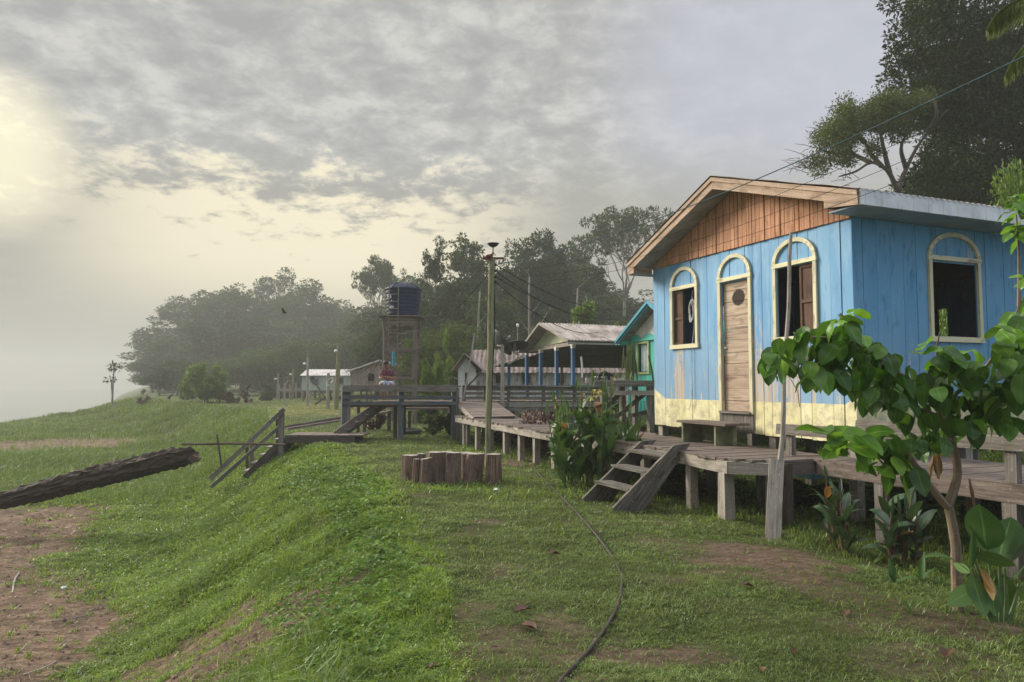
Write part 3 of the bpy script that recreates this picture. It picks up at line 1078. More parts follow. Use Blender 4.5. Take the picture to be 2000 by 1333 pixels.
WF = [(3.02, 3.65, 2.235, 3.135), (.605, 1.245, 2.225, 3.145)]   # front windows
DR = (1.815, 2.40, 1.195, 3.10)
mb = MB(); plank_wall(mb, fp, FW, ZB, ZT, WF + [DR])
mb.build('front_wall', M['house'], house)
WS = (1.33, 2.165, 2.20, 3.145)
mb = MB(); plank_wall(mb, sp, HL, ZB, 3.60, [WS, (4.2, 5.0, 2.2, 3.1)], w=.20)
mb.build('side_wall', M['house'], house)
mb = MB()
plank_wall(mb, lambda u, v, z: fp(u, -HL - v, z), FW, ZB, 3.6, [(3.22, 3.75, 2.05, 3.05)], w=.3)
plank_wall(mb, lambda s, v, z: fp(FW + v, -s, z), HL, ZB, 3.6, [(1.2, 2.0, 2.1, 3.0)], w=.3)
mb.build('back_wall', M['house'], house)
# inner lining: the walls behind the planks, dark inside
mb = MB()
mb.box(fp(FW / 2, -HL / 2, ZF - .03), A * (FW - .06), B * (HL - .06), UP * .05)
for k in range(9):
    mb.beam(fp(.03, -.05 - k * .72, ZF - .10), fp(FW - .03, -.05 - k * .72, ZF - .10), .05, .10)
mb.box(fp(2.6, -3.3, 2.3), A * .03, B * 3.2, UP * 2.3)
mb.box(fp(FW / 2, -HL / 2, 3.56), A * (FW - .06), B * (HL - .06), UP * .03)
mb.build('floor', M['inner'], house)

# gable of narrow red boards
AP = (2.08, 4.594)        # apex of the rake (u, z top)


def rake_top(u):
    return 4.594 - (.386 * (u - 2.08) if u > 2.08 else .326 * (2.08 - u))


mb = MB()
u = 0.0
while u < FW:
    w = random.choice([.055, .075, .085, .095])
    if u > FW - .30:
        w = .30
    w = min(w, FW - u)
    z0 = 3.585; z1_ = rake_top(u + w / 2) - .09
    o_ = random.uniform(.0, .012)
    if u < FW - .29:
        mb.box(fp(u + w / 2, .012 + o_, (z0 + z1_) / 2), A * (w - .011), B * .018, UP * (z1_ - z0))
    u += w
mb.box(fp(FW / 2, .005, 3.588), A * FW, B * .012, UP * .012)
mb.build('gable', M['gable'], house)
mb = MB()
mb.poly([fp(FW - .30, .018, 3.585), fp(FW, .018, 3.585), fp(FW, .018, rake_top(FW) - .09), fp(FW - .30, .018, rake_top(FW - .3) - .09)], -B * .02)
mb.build('gable_end_board', M['cut'], house)

# roof
OV = .40
UL, UR = 4.42, -.46
roof = MB()
for (ua, ub) in ((2.08, UL + .03), (2.08, UR - .03)):
    za, zb_ = 4.594, rake_top(ub)
    o = fp(ua, OV + .03, za + .022)
    roof.corr(o, B * (HL + OV + .5), fp(ub, OV + .03, zb_ + .022) - o, 200, amp=.013, pitch=.10, nrm=UP)
rf = roof.build('roof', M['roof'], house)
mb = MB()
for (ua, ub) in ((2.08, UL), (2.08, UR)):
    za, zb_ = 4.594, rake_top(ub)
    mb.poly([fp(ua, OV - .02, za - .16), fp(ub, OV - .02, zb_ - .16), fp(ub, 0.04, zb_ - .16), fp(ua, 0.04, za - .16)], UP * .015)
mb.build('rake_soffit', M['soffitg'], house)
mb = MB()
for (ua, ub, hh) in ((2.08, UL, .115), (2.08, UR, .115)):
    za, zb_ = 4.594, rake_top(ub)
    mb.poly([fp(ua, OV, za - .055), fp(ua, OV, za - .055 - hh), fp(ub, OV, zb_ - .055 - hh), fp(ub, OV, zb_ - .055)], B * .022)
    mb.poly([fp(ua, OV + .018, za), fp(ua, OV + .018, za - .058), fp(ub, OV + .018, zb_ - .058), fp(ub, OV + .018, zb_)], B * .035)
# boxed eave ends
mb.poly([fp(UL, OV - .004, rake_top(UL) - .17), fp(UL, OV - .004, 3.50), fp(FW + .0, OV - .004, 3.50), fp(FW - .0, OV - .004, rake_top(FW) - .17)], B * .02)
mb.poly([fp(FW + .0, OV - .03, 3.50), fp(FW + .0, .02, 3.50), fp(FW + .0, .02, rake_top(FW) - .16), fp(FW + .0, OV - .03, rake_top(FW) - .16)], A * .018)
mb.poly([fp(.02, OV + .006, rake_top(.02) - .14), fp(.02, OV + .006, 3.665), fp(UR, OV + .006, 3.60), fp(UR, OV + .006, rake_top(UR) - .02)], B * .02)
mb.poly([fp(.02, OV - .02, 3.66), fp(.02, .02, 3.66), fp(.02, .02, rake_top(.02) - .16), fp(.02, OV - .02, rake_top(.02) - .16)], -A * .018)
mb.build('rake_board', M['cut'], house)
mb = MB()
mb.box(fp(UR - .012, -HL / 2 + .0, 3.695), B * (HL + OV * 2 - .04), A * .02, UP * .185)
for k in range(26):
    mb.box(fp(UR - .024, .30 - k * .25, 3.695), B * .012, A * .006, UP * .18)
mb.build('fascia', M['pvc'], house)
mb = MB()
mb.box(fp(-.23, -HL / 2, 3.606), B * (HL + OV * 2 - .06), A * .43, UP * .012)
mb.box(fp(FW + .1, -HL / 2, 3.496), B * (HL + OV * 2 - .06), A * .2, UP * .012)
mb.build('eave_soffit', M['soffit'], house)

# trims: window and door frames with the arch above
def arch_frame(pf, u0, u1, z0, z1_, ztop, name, sill=True, w=.056, base=None, par=house):
    mb = MB()
    v = .016
    th = pf(0, .032, 0) - pf(0, 0, 0)
    ex = (pf(1, 0, 0) - pf(0, 0, 0))
    for uu in (u0 + w / 2, u1 - w / 2):
        mb.box(pf(uu, v, (z0 + z1_) / 2), ex * w, th, UP * (z1_ - z0))
    mb.box(pf((u0 + u1) / 2, v + .004, z1_ + .005), ex * (u1 - u0 + .02), th, UP * w)
    if sill:
        mb.box(pf((u0 + u1) / 2, v + .006, z0 + .018), ex * (u1 - u0 + .03), th, UP * (w + .01))
    c = (u0 + u1) / 2; ro = (u1 - u0) / 2; hz = ztop - z1_ - .03
    n = 22
    arc = [(c + ro * math.cos(math.pi * i / n), z1_ + .035 + hz * math.sin(math.pi * i / n)) for i in range(n + 1)]
    arci = [(c + (ro - w) * math.cos(math.pi * i / n), z1_ + .035 + (hz - w) * math.sin(math.pi * i / n)) for i in range(n + 1)]
    for i in range(n):
        q = [pf(*(arc[i][0], v - .016, arc[i][1])), pf(arc[i + 1][0], v - .016, arc[i + 1][1]), pf(arci[i + 1][0], v - .016, arci[i + 1][1]), pf(arci[i][0], v - .016, arci[i][1])]
        q8 = []
        for k in (0, 1):
            for j in (0, 1):
                pa = (q[0] if j == 0 else q[3]) + th * k
                pb = (q[1] if j == 0 else q[2]) + th * k
                q8 += [pa, pb]
        mb.box8(q8, seed=3.3 + i * .07)
    return mb.build(name, M['cream'], par)


def shutter(pf, u0, u1, z0, z1_, par, inset=-.03):
    mb = MB()
    ex = (pf(1, 0, 0) - pf(0, 0, 0)); th = pf(0, .03, 0) - pf(0, 0, 0)
    mb.box(pf((u0 + u1) / 2, inset - .006, (z0 + z1_) / 2), ex * (u1 - u0), th * .6, UP * (z1_ - z0))
    zm = [z0, z0 + (z1_ - z0) * .48, z1_]
    fw = .035
    for uu in (u0 + fw / 2, u1 - fw / 2):
        mb.box(pf(uu, inset + .008, (z0 + z1_) / 2), ex * fw, th * .7, UP * (z1_ - z0))
    for zz in (z0 + fw / 2, zm[1], z1_ - fw / 2):
        mb.box(pf((u0 + u1) / 2, inset + .010, zz), ex * (u1 - u0 - fw * 2 + .004), th * .7, UP * fw * 1.2)
    return mb.build('shutter', M['shutter'], par)


w1 = arch_frame(fp, 2.975, 3.695, 2.185, 3.16, 3.495, 'window')
shutter(fp, 3.40, 3.645, 2.24, 3.13, w1)
mb = MB()
for k in range(4):
    pts = [fp(3.20 + .07 * math.cos(t * .63) * (1 - .1 * k), -.06 + .012 * k + .01 * math.sin(t), 2.80 + .16 * math.sin(t * .63) - .02 * k) for t in range(11)]
    mb.tube(pts, .006, 5, False)
mb.tube([fp(3.17, -.05, 3.1), fp(3.21, -.05, 3.0), fp(3.15, -.05, 2.9), fp(3.16, -.05, 2.5), fp(3.12, .02, 2.2), fp(3.13, .03, 1.5), fp(3.16, .04, 1.25), fp(3.2, .05, 1.2)], .006, 5, False)
tag(mb.build('cable', M['metalw'], None, fp(3.2, -.05, 2.8)), 'coil of white cable hanging in the left front window of the blue house', 'cable')
w2 = arch_frame(fp, .54, 1.31, 2.17, 3.18, 3.515, 'window')
shutter(fp, .61, .86, 2.23, 3.14, w2)
arch_frame(fp, 1.745, 2.47, 1.17, 3.14, 3.50, 'door_frame', sill=False)
w3 = arch_frame(sp, 1.265, 2.23, 2.145, 3.19, 3.535, 'window')
arch_frame(sp, 4.13, 5.07, 2.145, 3.15, 3.5, 'window')
shutter(sp, 4.2, 4.6, 2.2, 3.1, w3, -.02)

# door of horizontal boards, with its dark stain
dm, N = new_mat('stained_door_boards')
g, st, uv = grain(N)
rnd = N.n('ShaderNodeNewGeometry').outputs['Random Per Island']
c = N.ramp(g, [(.25, (.20, .14, .10)), (.5, (.46, .35, .265)), (.75, (.64, .52, .42))])
c = N.mix(N.m('MULTIPLY', rnd, .3), c, (.20, .12, .08))
c = N.mix(N.rng(st, .52, .68, 0, .6), c, (.12, .08, .06))
geo = N.n('ShaderNodeTexCoord').outputs['Object']
ctr = fp(2.07, 0, 2.86) - np.array(house.location)
dv = N.vm('SUBTRACT', geo, tuple(ctr))
sc_ = N.vm('MULTIPLY', dv, (1 / .15, 1 / .15, 1 / .125))
ln = N.m('ADD', N.vm('LENGTH', sc_), N.m('MULTIPLY', N.noise(geo, 18, 4), .35))
c = N.mix(N.rng(ln, 1.22, 1.05), c, (.035, .022, .018))
finish(N, c, .8, g, .5, .005, .25)
mb = MB()
z = 1.20
while z < 3.08:
    h = random.uniform(.15, .21); h = min(h, 3.10 - z)
    mb.box(fp(2.108, -.045 + random.uniform(-.002, .002), z + h / 2), A * .585, B * .028, UP * (h - .006))
    z += h
door = mb.build('door', dm, house)
mb = MB(); mb.lathe([(.0, 0), (.016, 0), (.018, .02), (.0, .035)], fp(2.36, -.03, 2.13), 10, -B); mb.build('handle', M['metalw'], door, smooth=True)
mb = MB()
for k in range(7):
    mb.box(fp(1.80 + k * .105, .012, 1.04 + random.uniform(-.01, .01)), A * .10, B * .014, UP * .29)
mb.box(fp(2.11, .03, 1.185), A * .66, B * .06, UP * .03)
mb.build('threshold_boards', M['grey'], house)

# stilts
for uu in (.12, 1.45, 2.75, 4.12):
    for vv in (.10, 2.0, 4.0, 5.9):
        mb = MB()
        p = fp(uu, -vv, 0); g0 = gz1(p[0], p[1])
        mb.box([p[0], p[1], (g0 - .1 + ZF - .13) / 2], A * .12, B * .12, UP * (ZF - .13 - g0 + .1))
        mb.build('stilt', M['greyl'], house)
mb = MB()
for vv in (.10, 2.0, 4.0, 5.9):
    mb.beam(fp(.03, -vv, ZF - .19), fp(FW - .03, -vv, ZF - .19), .10, .12)
mb.build('floor_beam', M['dark'], house)

# bench-step in front of the door
bench = thing('wooden_step', 'mouldy olive wooden box step below the door of the blue house', 'step', fp(2.35, .45, .74))
ZD = 0.73
mb = MB(); mb.box(fp(2.28, .32, 1.035), A * 1.12, B * .42, UP * .035); mb.build('step_board', M['deck'], bench)
for uu in (2.74, 1.98):
    mb = MB(); mb.box(fp(uu, .32, (ZD + 1.017) / 2), A * .035, B * .36, UP * (1.014 - ZD)); mb.build('side_panel', M['olivebox'], bench)
mb = MB(); mb.box(fp(2.36, .16, .88), A * .72, B * .02, UP * .26); mb.build('back_panel', M['olivebox'], bench)
mb = MB(); mb.box(fp(1.80, .30, .87), A * .03, B * .05, UP * .27); mb.build('leg', M['olivebox'], bench)

# ================================================================== walkway
walk = thing('boardwalk', 'long low grey plank walkway on short posts running past the blue house', 'boardwalk', fp(3, 1.0, 0))
mb = MB()
u = .12


def wfront(u):
    return np.interp(u, [-4.5, .10, .12, .5, 1.5, 6, 9.5, 12.6], [.55, .55, 1.14, 1.50, 1.38, 1.34, 1.12, .95])


def wback(u):
    return np.interp(u, [-4.5, 0.0, .01, 4.2, 4.6, 12.6], [-1.1, -1.1, .03, .03, -.2, -.25])


while u < 12.4:
    w = random.uniform(.13, .19)
    f, b_ = wfront(u) + random.uniform(-.02, .03), wback(u + w)
    mb.box(fp(u + w / 2, (f + b_) / 2, ZD - .014 + random.uniform(-.004, .004)), A * (w - .014), B * (f - b_), UP * .028)
    u += w
u = -4.4
while u < .10:
    w = random.uniform(.13, .19)
    f, b_ = wfront(u) + random.uniform(-.02, .02), (wback(u) if u + w < 0 else .03)
    mb.box(fp(u + w / 2, (f + b_) / 2, ZD - .014 + random.uniform(-.004, .004)), A * (w - .014), B * (f - b_), UP * .028)
    u += w
mb.build('decking', M['deck'], walk)
mb = MB()
us = [.12, .5, 1.5, 2.6, 4.5, 6.5, 8.5, 10.5, 12.5]
for a_, b_ in zip(us[:-1], us[1:]):
    mb.beam(fp(a_, wfront(a_) - .03, ZD - .10), fp(b_, wfront(b_) - .03, ZD - .10), .045, .14)
    mb.beam(fp(a_, wback(b_) + .12, ZD - .10), fp(b_, wback(b_) + .12, ZD - .10), .045, .14)
mb.build('edge_beam', M['greyl'], walk)
mb = MB()
mb.beam(fp(.08, .535, ZD - .085), fp(-4.4, .535, ZD - .085), .05, .17)
mb.beam(fp(-.15, -.95, ZD - .085), fp(-4.4, -.95, ZD - .085), .05, .15)
mb.beam(fp(.14, 1.12, ZD - .09), fp(.14, .5, ZD - .09), .05, .15)
mb.build('edge_beam', M['deck'], walk)


def post(par, p, top, w=.11, mat=None, name='post', lean=(0, 0), bury=.12):
    g0 = gz1(p[0], p[1])
    mb = MB()
    mb.beam([p[0] + lean[0], p[1] + lean[1], g0 - bury], [p[0], p[1], top], w * random.uniform(.85, 1.15), w * random.uniform(.85, 1.15), up=(0.93, .38, 0))
    return mb.build(name, mat or M['greyl'], par)


for uu in (1.45, 2.55, 3.6, 4.7, 5.6, 6.5, 7.4, 8.4, 9.5, 10.6, 11.8):
    p = fp(uu, wfront(uu) - .10, 0); post(walk, p, ZD - .17, .11)
    p = fp(uu, wback(uu) + .12, 0); post(walk, p, ZD - .17, .10, M['grey'])
p1 = fp(.60, 1.44, 0); post(walk, p1, ZD - .17, .13)
for uu in (-.75, -2.1, -3.2):
    post(walk, fp(uu, .50, 0), ZD - .17, .11, M['grey'])
    post(walk, fp(uu, -.9, 0), ZD - .17, .10, M['dark'])
# posts at the walkway corner
pa = fp(.20, 1.05, 0)
post(walk, pa, ZD - .03, .15, M['grey'])
post(walk, fp(.10, .98, 0), ZD - .03, .10, M['dark'])
# front stilt of the steps landing
strut = MB(); q0 = atY(1508, 1046, 7.55); q1 = atY(1517, 898, 7.85)
q0[2] = gz1(q0[0], q0[1]) - .08
strut.beam(q0, q1, .15, .055, up=(-.3, -1, 0))
tag(strut.build('prop_board', M['greyl'], None, q0), 'thick pale board propped upright against the walkway corner', 'board')
pole = MB(); t0 = atY(1524, 905, 7.82); t1 = atY(1546, 455, 8.0)
pts = [t0 + (t1 - t0) * k / 9 + np.array([.012 * math.sin(k * 1.3), .01 * math.cos(k), 0]) for k in range(10)]
pole.tube(pts, [.030 - .0012 * k for k in range(10)], 8, jit=.2)
pole.tube([atY(1527, 668, 7.92), atY(1552, 667, 7.95), atY(1580, 672, 8.0)], .004, 4)
pole.tube([atY(1532, 725, 7.9), atY(1545, 742, 7.85), atY(1558, 765, 7.8), atY(1562, 795, 7.8)], .005, 4)
tag(pole.build('thin_pole', M['greyl'], None, t0), 'thin crooked stick standing upright in front of the right front window', 'pole')

# bench rail at the right
rail = thing('bench_rail', 'weathered thick-board rail along the right end of the walkway', 'rail', fp(-1, .5, ZD))


def vquad(mb, c4, v, th, mat=None):
    q = [atPlane(px, py, fp(0, v, 0), B) for px, py in c4]
    mb.poly(q, B * th)


mb = MB(); vquad(mb, [(1516, 828), (1515, 848), (1760, 868), (2060, 886), (2060, 856), (1760, 842)], .56, .045); mb.build('rail_board', M['grey'], rail)
mb = MB(); vquad(mb, [(1671, 821), (1670, 837), (2060, 858), (2060, 838)], .48, .045); mb.build('rail_board', M['grey'], rail)
for uu in (.55, -.75, -2.1):
    mb = MB(); p = fp(uu, .50, 0)
    z_ = plane_u(1600, 850, .5)[1]
    mb.box(fp(uu, .49, (ZD + z_) / 2 - .0), A * .10, B * .07, UP * (z_ - ZD - .002)); mb.build('post', M['grey'], rail)
mb = MB(); mb.box(fp(-3.0, .50, 1.0), A * .13, B * .1, UP * .55); mb.build('post', M['greyl'], rail)

# steps down from the walkway
steps = thing('wooden_stairs', 'three mossy wooden steps leading from the walkway down to the lawn', 'stairs', fp(2.0, 1.7, 0))
for uu, ta, bo, wd in ((1.58, (1.30, .80), (2.22, .02), .26), (2.50, (1.22, .78), (2.16, .0), .24)):
    mb = MB()
    pb = fp(uu, bo[0], bo[1])
    g0 = gz1(pb[0], pb[1])
    mb.poly([fp(uu, ta[0] - .10, ta[1] + .02), fp(uu, ta[0] + .16, ta[1] + .0), fp(uu, bo[0] + .16, g0 + .06), fp(uu, bo[0] + .08, g0 - .08), fp(uu, bo[0] - .22, g0 - .08)], A * .045)
    mb.build('stringer', M['mossy'], steps)
for k, (v_, z_) in enumerate(((1.50, .66), (1.76, .46), (2.02, .25))):
    mb = MB(); mb.box(fp(2.06, v_, z_), A * .87, B * .24, UP * .035); mb.build('tread', M['mossy'], steps)

# teal box under the house
tb = MB(); c_ = atY(1578, 871, 10.6); c_[2] = .42
tb.box(c_, A * .62, B * .5, UP * .34)
for k in (-1, 1):
    tb.lathe([(.0, .0), (.018, .0), (.018, .012), (0, .012)], c_ + A * .07 * k - B * .252 + UP * .08, 10, -B)
tag(tb.build('wooden_box', M['tealbox'], None, c_), 'teal painted wooden box stored under the blue house', 'box')

# ================================================================== upper platforms
ZP = 1.10
plat = thing('raised_platform', 'raised platform with dark blue worn plank railing where the man sits', 'platform', (-3.3, 21.2, 0))


def deck_x(mb, x0, x1, y0, y1, z, w=.16, along='y', th=.03):
    x = x0
    while x < x1 - .02:
        ww = min(w * random.uniform(.85, 1.15), x1 - x)
        mb.box(((x + ww / 2), (y0 + y1) / 2, z - th / 2 + random.uniform(-.004, .004)), (ww - .012, 0, 0), (0, y1 - y0 + random.uniform(-.03, .03), 0), (0, 0, th))
        x += ww


YN = 20.5
xl = atY(672, 770, YN)[0]; xr = atY(893, 770, YN)[0]
mb = MB(); deck_x(mb, atY(725, 780, YN)[0], xr, YN + .02, YN + 1.9, ZP); mb.build('decking', M['deck'], plat)
zt_ = 1.6 - 4 * YN / 1400
for (ya, yb, mm, yy) in ((755, 765, 'grey', YN - .05), (773, 779.5, 'bluepaint', YN), (784.5, 791, 'bluepaint', YN)):
    mb = MB(); a1, a2 = atY(670, ya, yy), atY(892, ya, yy); b1 = atY(670, yb, yy)
    mb.beam([a1[0], yy - .04, (a1[2] + b1[2]) / 2], [a2[0], yy - .04, (a1[2] + b1[2]) / 2 - .01], .035, a1[2] - b1[2])
    mb.build('rail_board', M[mm], plat)
mb = MB(); mb.box(((xl + xr) / 2, YN + .03, atY(750, 754, YN)[2]), (xr - xl, 0, 0), (0, .26, 0), (0, 0, .03)); mb.build('seat_board', M['grey'], plat)
for px, top, wd, mm in ((672, 757, .12, 'bluepaint'), (681, 757, .10, 'grey'), (783, 757, .15, 'bluepaint'), (772, 792, .10, 'dark'), (886, 757, .14, 'bluepaint'), (893, 757, .1, 'grey')):
    p = atY(px, 770, YN + (.05 if mm != 'dark' else .6)); post(plat, p, atY(px, top, YN)[2] - .02, wd, M[mm])
for px in (700, 790, 880):
    p = atY(px, 770, YN + 1.75); post(plat, p, ZP, .1, M['dark'])
# far seat the man uses
mb = MB(); mb.box(((xl + xr) / 2 + .3, YN + 1.62, ZP + .42), (xr - xl - .6, 0, 0), (0, .32, 0), (0, 0, .04)); mb.build('seat_board', M['grey'], plat)
for px in (735, 800, 870):
    p = atY(px, 770, YN + 1.62); mb = MB(); mb.box((p[0], p[1], ZP + .2), (.08, 0, 0), (0, .12, 0), (0, 0, .4)); mb.build('seat_leg', M['bluepaint'], plat)
mb = MB(); mb.beam((xl, YN + .1, ZP - .1), (xr, YN + .1, ZP - .1), .06, .13); mb.build('floor_beam', M['dark'], plat)
mb = MB(); mb.beam((xl + .8, YN + 1.8, ZP - .1), (xr, YN + 1.8, ZP - .1), .06, .13); mb.build('floor_beam', M['dark'], plat)

# stairs from landing up to platform
st2 = thing('wooden_stairs', 'short blue-grey flight between the low landing and the railed platform', 'stairs', (-4.4, 20.6, 0))
l0, l1 = atY(655, 851, 20.0), atY(741, 789, 21.0)
for dy in (0, .85):
    mb = MB(); mb.beam(l0 + np.array([0, dy, 0]), l1 + np.array([0, dy, -.02]), .04, .24); mb.build('stringer', M['deck'] if dy == 0 else M['grey'], st2)
for k in range(4):
    q = l0 + (l1 - l0) * (k + .7) / 4.4
    mb = MB(); mb.box(q + np.array([0, .42, .03]), (.28, 0, 0), (0, .80, 0), (0, 0, .03)); mb.build('tread', M['greyl'], st2)

land = thing('wooden_landing', 'low plank landing at the head of the river stairs', 'landing', (-5.4, 19.8, 0))
q0, q1 = atY(556, 850, 19.4), atY(686, 850, 19.4)
zl = q0[2] - .02
mb = MB()
x = q0[0]
while x < q1[0]:
    mb.box((x + .17, 19.95, zl), (.33, 0, 0), (0, 1.1, 0), (0, 0, .035)); x += .35
mb.build('decking', M['deck'], land)
mb = MB(); mb.beam((q0[0], 19.42, zl - .11), (q1[0] + .1, 19.42, zl - .11), .06, .17); mb.build('edge_beam', M['dark'], land)
mb = MB(); mb.beam((q0[0], 20.45, zl - .11), (q1[0] + .1, 20.45, zl - .11), .06, .17); mb.build('edge_beam', M['dark'], land)
for x_ in (q0[0] + .5, q0[0] + 1.5):
    post(land, np.array([x_, 20.3, 0]), zl - .1, .1, M['grey'])

rs = thing('river_stairs', 'steep wooden stairs with a handrail going down the bank toward the river', 'stairs', atY(500, 930, 19.0))
pt = atY(554, 855, 19.4); pb = atY(480, 932, 19.0)
for dy in (0, .8):
    mb = MB(); mb.beam(pt + np.array([.05, dy, -.05]), pb + np.array([0, dy, -.05]), .045, .24); mb.build('stringer', M['dark'], rs)
for k in range(5):
    q = pt + (pb - pt) * (k + .5) / 5
    mb = MB(); mb.box(q + np.array([-.06, .4, .05]), (.25, 0, 0), (0, .78, 0), (0, 0, .035)); mb.build('tread', M['greyl'], rs)
for (px, pa_, pb_, w_) in ((549.5, 800, 903, .125), (492, 857, 936, .085)):
    a1 = atY(px, pa_, 19.35); b1 = atY(px, pb_, 19.35)
    mb = MB(); mb.beam(a1, b1 - UP * .25, w_, w_ * .8, up=(0, 1, 0)); mb.build('post', M['grey'], rs)
for (px, pa_, pb_, w_) in ((543, 818, 900, .1), (483, 874, 925, .07)):
    a1 = atY(px, pa_, 20.0); b1 = atY(px, pb_, 20.0)
    mb = MB(); mb.beam(a1, b1 - UP * .25, w_, w_ * .8, up=(0, 1, 0)); mb.build('post', M['dark'], rs)
for (x0_, y0_, x1_, y1_, hgt, yy) in ((555, 799, 411, 936, .11, 19.3), (548, 832, 412, 952, .10, 19.45)):
    a1 = atY(x0_, y0_, yy); b1 = atY(x1_, y1_, yy - .6)
    mb = MB(); mb.beam(a1, b1, .07 if hgt > .1 else .04, hgt); mb.build('handrail', M['grey'], rs)

# low ramp plank behind the landing
rp = thing('plank_ramp', 'low sloping plank ramp behind the landing on the lawn', 'ramp', (-5.5, 22.2, 0))
a1, b1 = atY(556, 838, 21.5), atY(668, 820, 22.6)
mb = MB(); mb.beam(a1, b1, .5, .06); mb.beam(a1 + UP * .05, b1 + UP * .07, .06, .07); mb.build('plank', M['deck'], rp)
a1, b1 = atY(700, 806, 24.0), atY(840, 800, 25.0)
walk2 = thing('low_walkway', 'low brown plank walkway passing behind the railed platform', 'boardwalk', (-3.5, 24.5, 0))
pts_ = [atY(705, 812, 24.2), atY(760, 805, 24.2), atY(800, 797, 24.2), atY(900, 797, 24.2)]
mb = MB()
for a_, b_ in zip(pts_[:-1], pts_[1:]):
    mb.beam(a_, b_, 1.1, .07)
mb.build('decking', M['deck'], walk2)
for px in (712, 760, 800, 840, 880):
    for dy in (-.45, .45):
        p = atY(px, 800, 24.2 + dy); post(walk2, p, p[2] - .06, .09, M['dark'])

# centre platform with grey railing, ramp down
cp = thing('railed_deck', 'grey plank-fenced deck in front of the open pavilion', 'deck', (0, 21.5, 0))
YC = 21.0
cx0, cx1 = atY(905, 770, YC)[0], atY(1180, 770, YC)[0]
mb = MB(); deck_x(mb, cx0 - .4, cx1, YC + .05, YC + 2.2, ZP); mb.build('decking', M['deck'], cp)
for (px0, px1) in ((905, 943), (962, 990), (992, 1180)):
    for (ya, yb) in ((755, 763), (766, 771.5), (775, 781)):
        mb = MB()
        z_a, z_b = atY(px0, ya, YC)[2], atY(px0, yb, YC)[2]
        sl_ = -.02 if px0 > 950 else 0
        mb.beam([atY(px0, ya, YC)[0], YC, (z_a + z_b) / 2], [atY(px1, ya, YC)[0], YC, (z_a + z_b) / 2 + sl_], .03, z_a - z_b)
        mb.build('rail_board', M['grey'] if px0 != 962 or True else M['grey'], cp)
for px, mm in ((905, 'bluepaint'), (946, 'bluepaint'), (991, 'grey'), (1060, 'grey'), (1120, 'grey')):
    p = atY(px, 770, YC + .08); post(cp, p, atY(px, 753, YC)[2], .11, M[mm])
for px in (905, 1000, 1090, 1170):
    p = atY(px, 770, YC + 2.0); post(cp, p, ZP - .03, .11, M['dark'])
mb = MB(); mb.beam((cx0, YC + .06, ZP - .10), (cx1, YC + .06, ZP - .10), .06, .14); mb.build('floor_beam', M['greyl'], cp)
mb = MB(); mb.box(((cx0 + cx1) / 2, YC - .02, atY(900, 754, YC)[2]), (cx1 - cx0, 0, 0), (0, .2, 0), (0, 0, .03)); mb.build('top_board', M['bluepaint'], cp)
# frame under the deck
mb = MB(); z_ = atY(1000, 800, YC)[2]; mb.beam((atY(992, 790, YC)[0], YC - .02, z_), (atY(1110, 790, YC)[0], YC - .02, z_), .04, .12); mb.build('cross_beam', M['grey'], cp)

ramp = thing('plank_ramp', 'broad brown plank ramp sloping from the upper deck to the walkway', 'ramp', (-.6, 19.5, .9))
r00, r01 = atY(893, 786, 20.9), atY(966, 785, 20.9)
r10, r11 = atY(925, 817, 18.0), atY(1008, 815, 18.0)
mb = MB()
nb_ = 17
for k in range(nb_):
    t0_, t1_ = k / nb_, (k + .93) / nb_
    a_, b_ = r00 + (r10 - r00) * t0_, r01 + (r11 - r01) * t0_
    c_, d_ = r00 + (r10 - r00) * t1_, r01 + (r11 - r01) * t1_
    j = UP * random.uniform(-.006, .006)
    mb.box8([a_ + j, b_ + j, c_ + j, d_ + j, a_ + j + UP * .03, b_ + j + UP * .03, c_ + j + UP * .03, d_ + j + UP * .03])
mb.build('decking', M['deck'], ramp)
mb = MB(); mb.beam(r00 - UP * .05, r10 - UP * .05, .05, .12); mb.beam(r01 - UP * .05, r11 - UP * .05, .05, .12); mb.build('side_beam', M['greyl'], ramp)
for t in (.3, .7):
    for e0, e1 in ((r00, r10), (r01, r11)):
        p = e0 + (e1 - e0) * t; post(ramp, p, p[2] - .06, .09, M['grey'])
# loose board on the walkway
mb = MB(); q = atY(1038, 812, 16.3); mb.box(q, (.42, 0, 0), (0, .06, 0), (0, 0, .16)); tag(mb.build('loose_board', M['cut'], None, q), 'short reddish board standing on edge on the walkway by the ramp', 'board')

# jetty beside the blue house
jt = thing('raised_jetty', 'high plank ledge on braced posts between the canna clump and the blue house', 'platform', (2.2, 14.2, 0))
YJ = 14.0
jx0, jx1 = atY(1160, 750, YJ)[0], atY(1300, 750, YJ)[0]
zj = atY(1200, 744, YJ)[2]
mb = MB(); deck_x(mb, jx0, jx1, YJ + .02, YJ + 1.6, zj); mb.build('decking', M['deck'], jt)
mb = MB(); mb.beam((jx0, YJ, zj - .055), (jx1, YJ, zj - .055), .05, .12); mb.build('edge_board', M['grey'], jt)
mb = MB(); mb.beam((jx0 + .1, YJ + .03, zj - .24), (jx1, YJ + .03, zj - .24), .05, .09); mb.build('edge_board', M['greyl'], jt)
for px, yy in ((1178, YJ + .1), (1270, YJ + .08), (1240, YJ + 1.4), (1180, YJ + 1.4), (1215, YJ + .8)):
    p = atY(px, 750, yy); post(jt, p, zj - .03, .1, M['grey'])
for (xa, ya, xb, yb) in ((1180, 800, 1215, 765), (1222, 800, 1262, 768), (1180, 830, 1225, 800), (1235, 812, 1272, 803)):
    mb = MB(); mb.beam(atY(xa, ya, YJ + .15), atY(xb, yb, YJ + .15), .04, .08); mb.build('brace', M['dark'], jt)
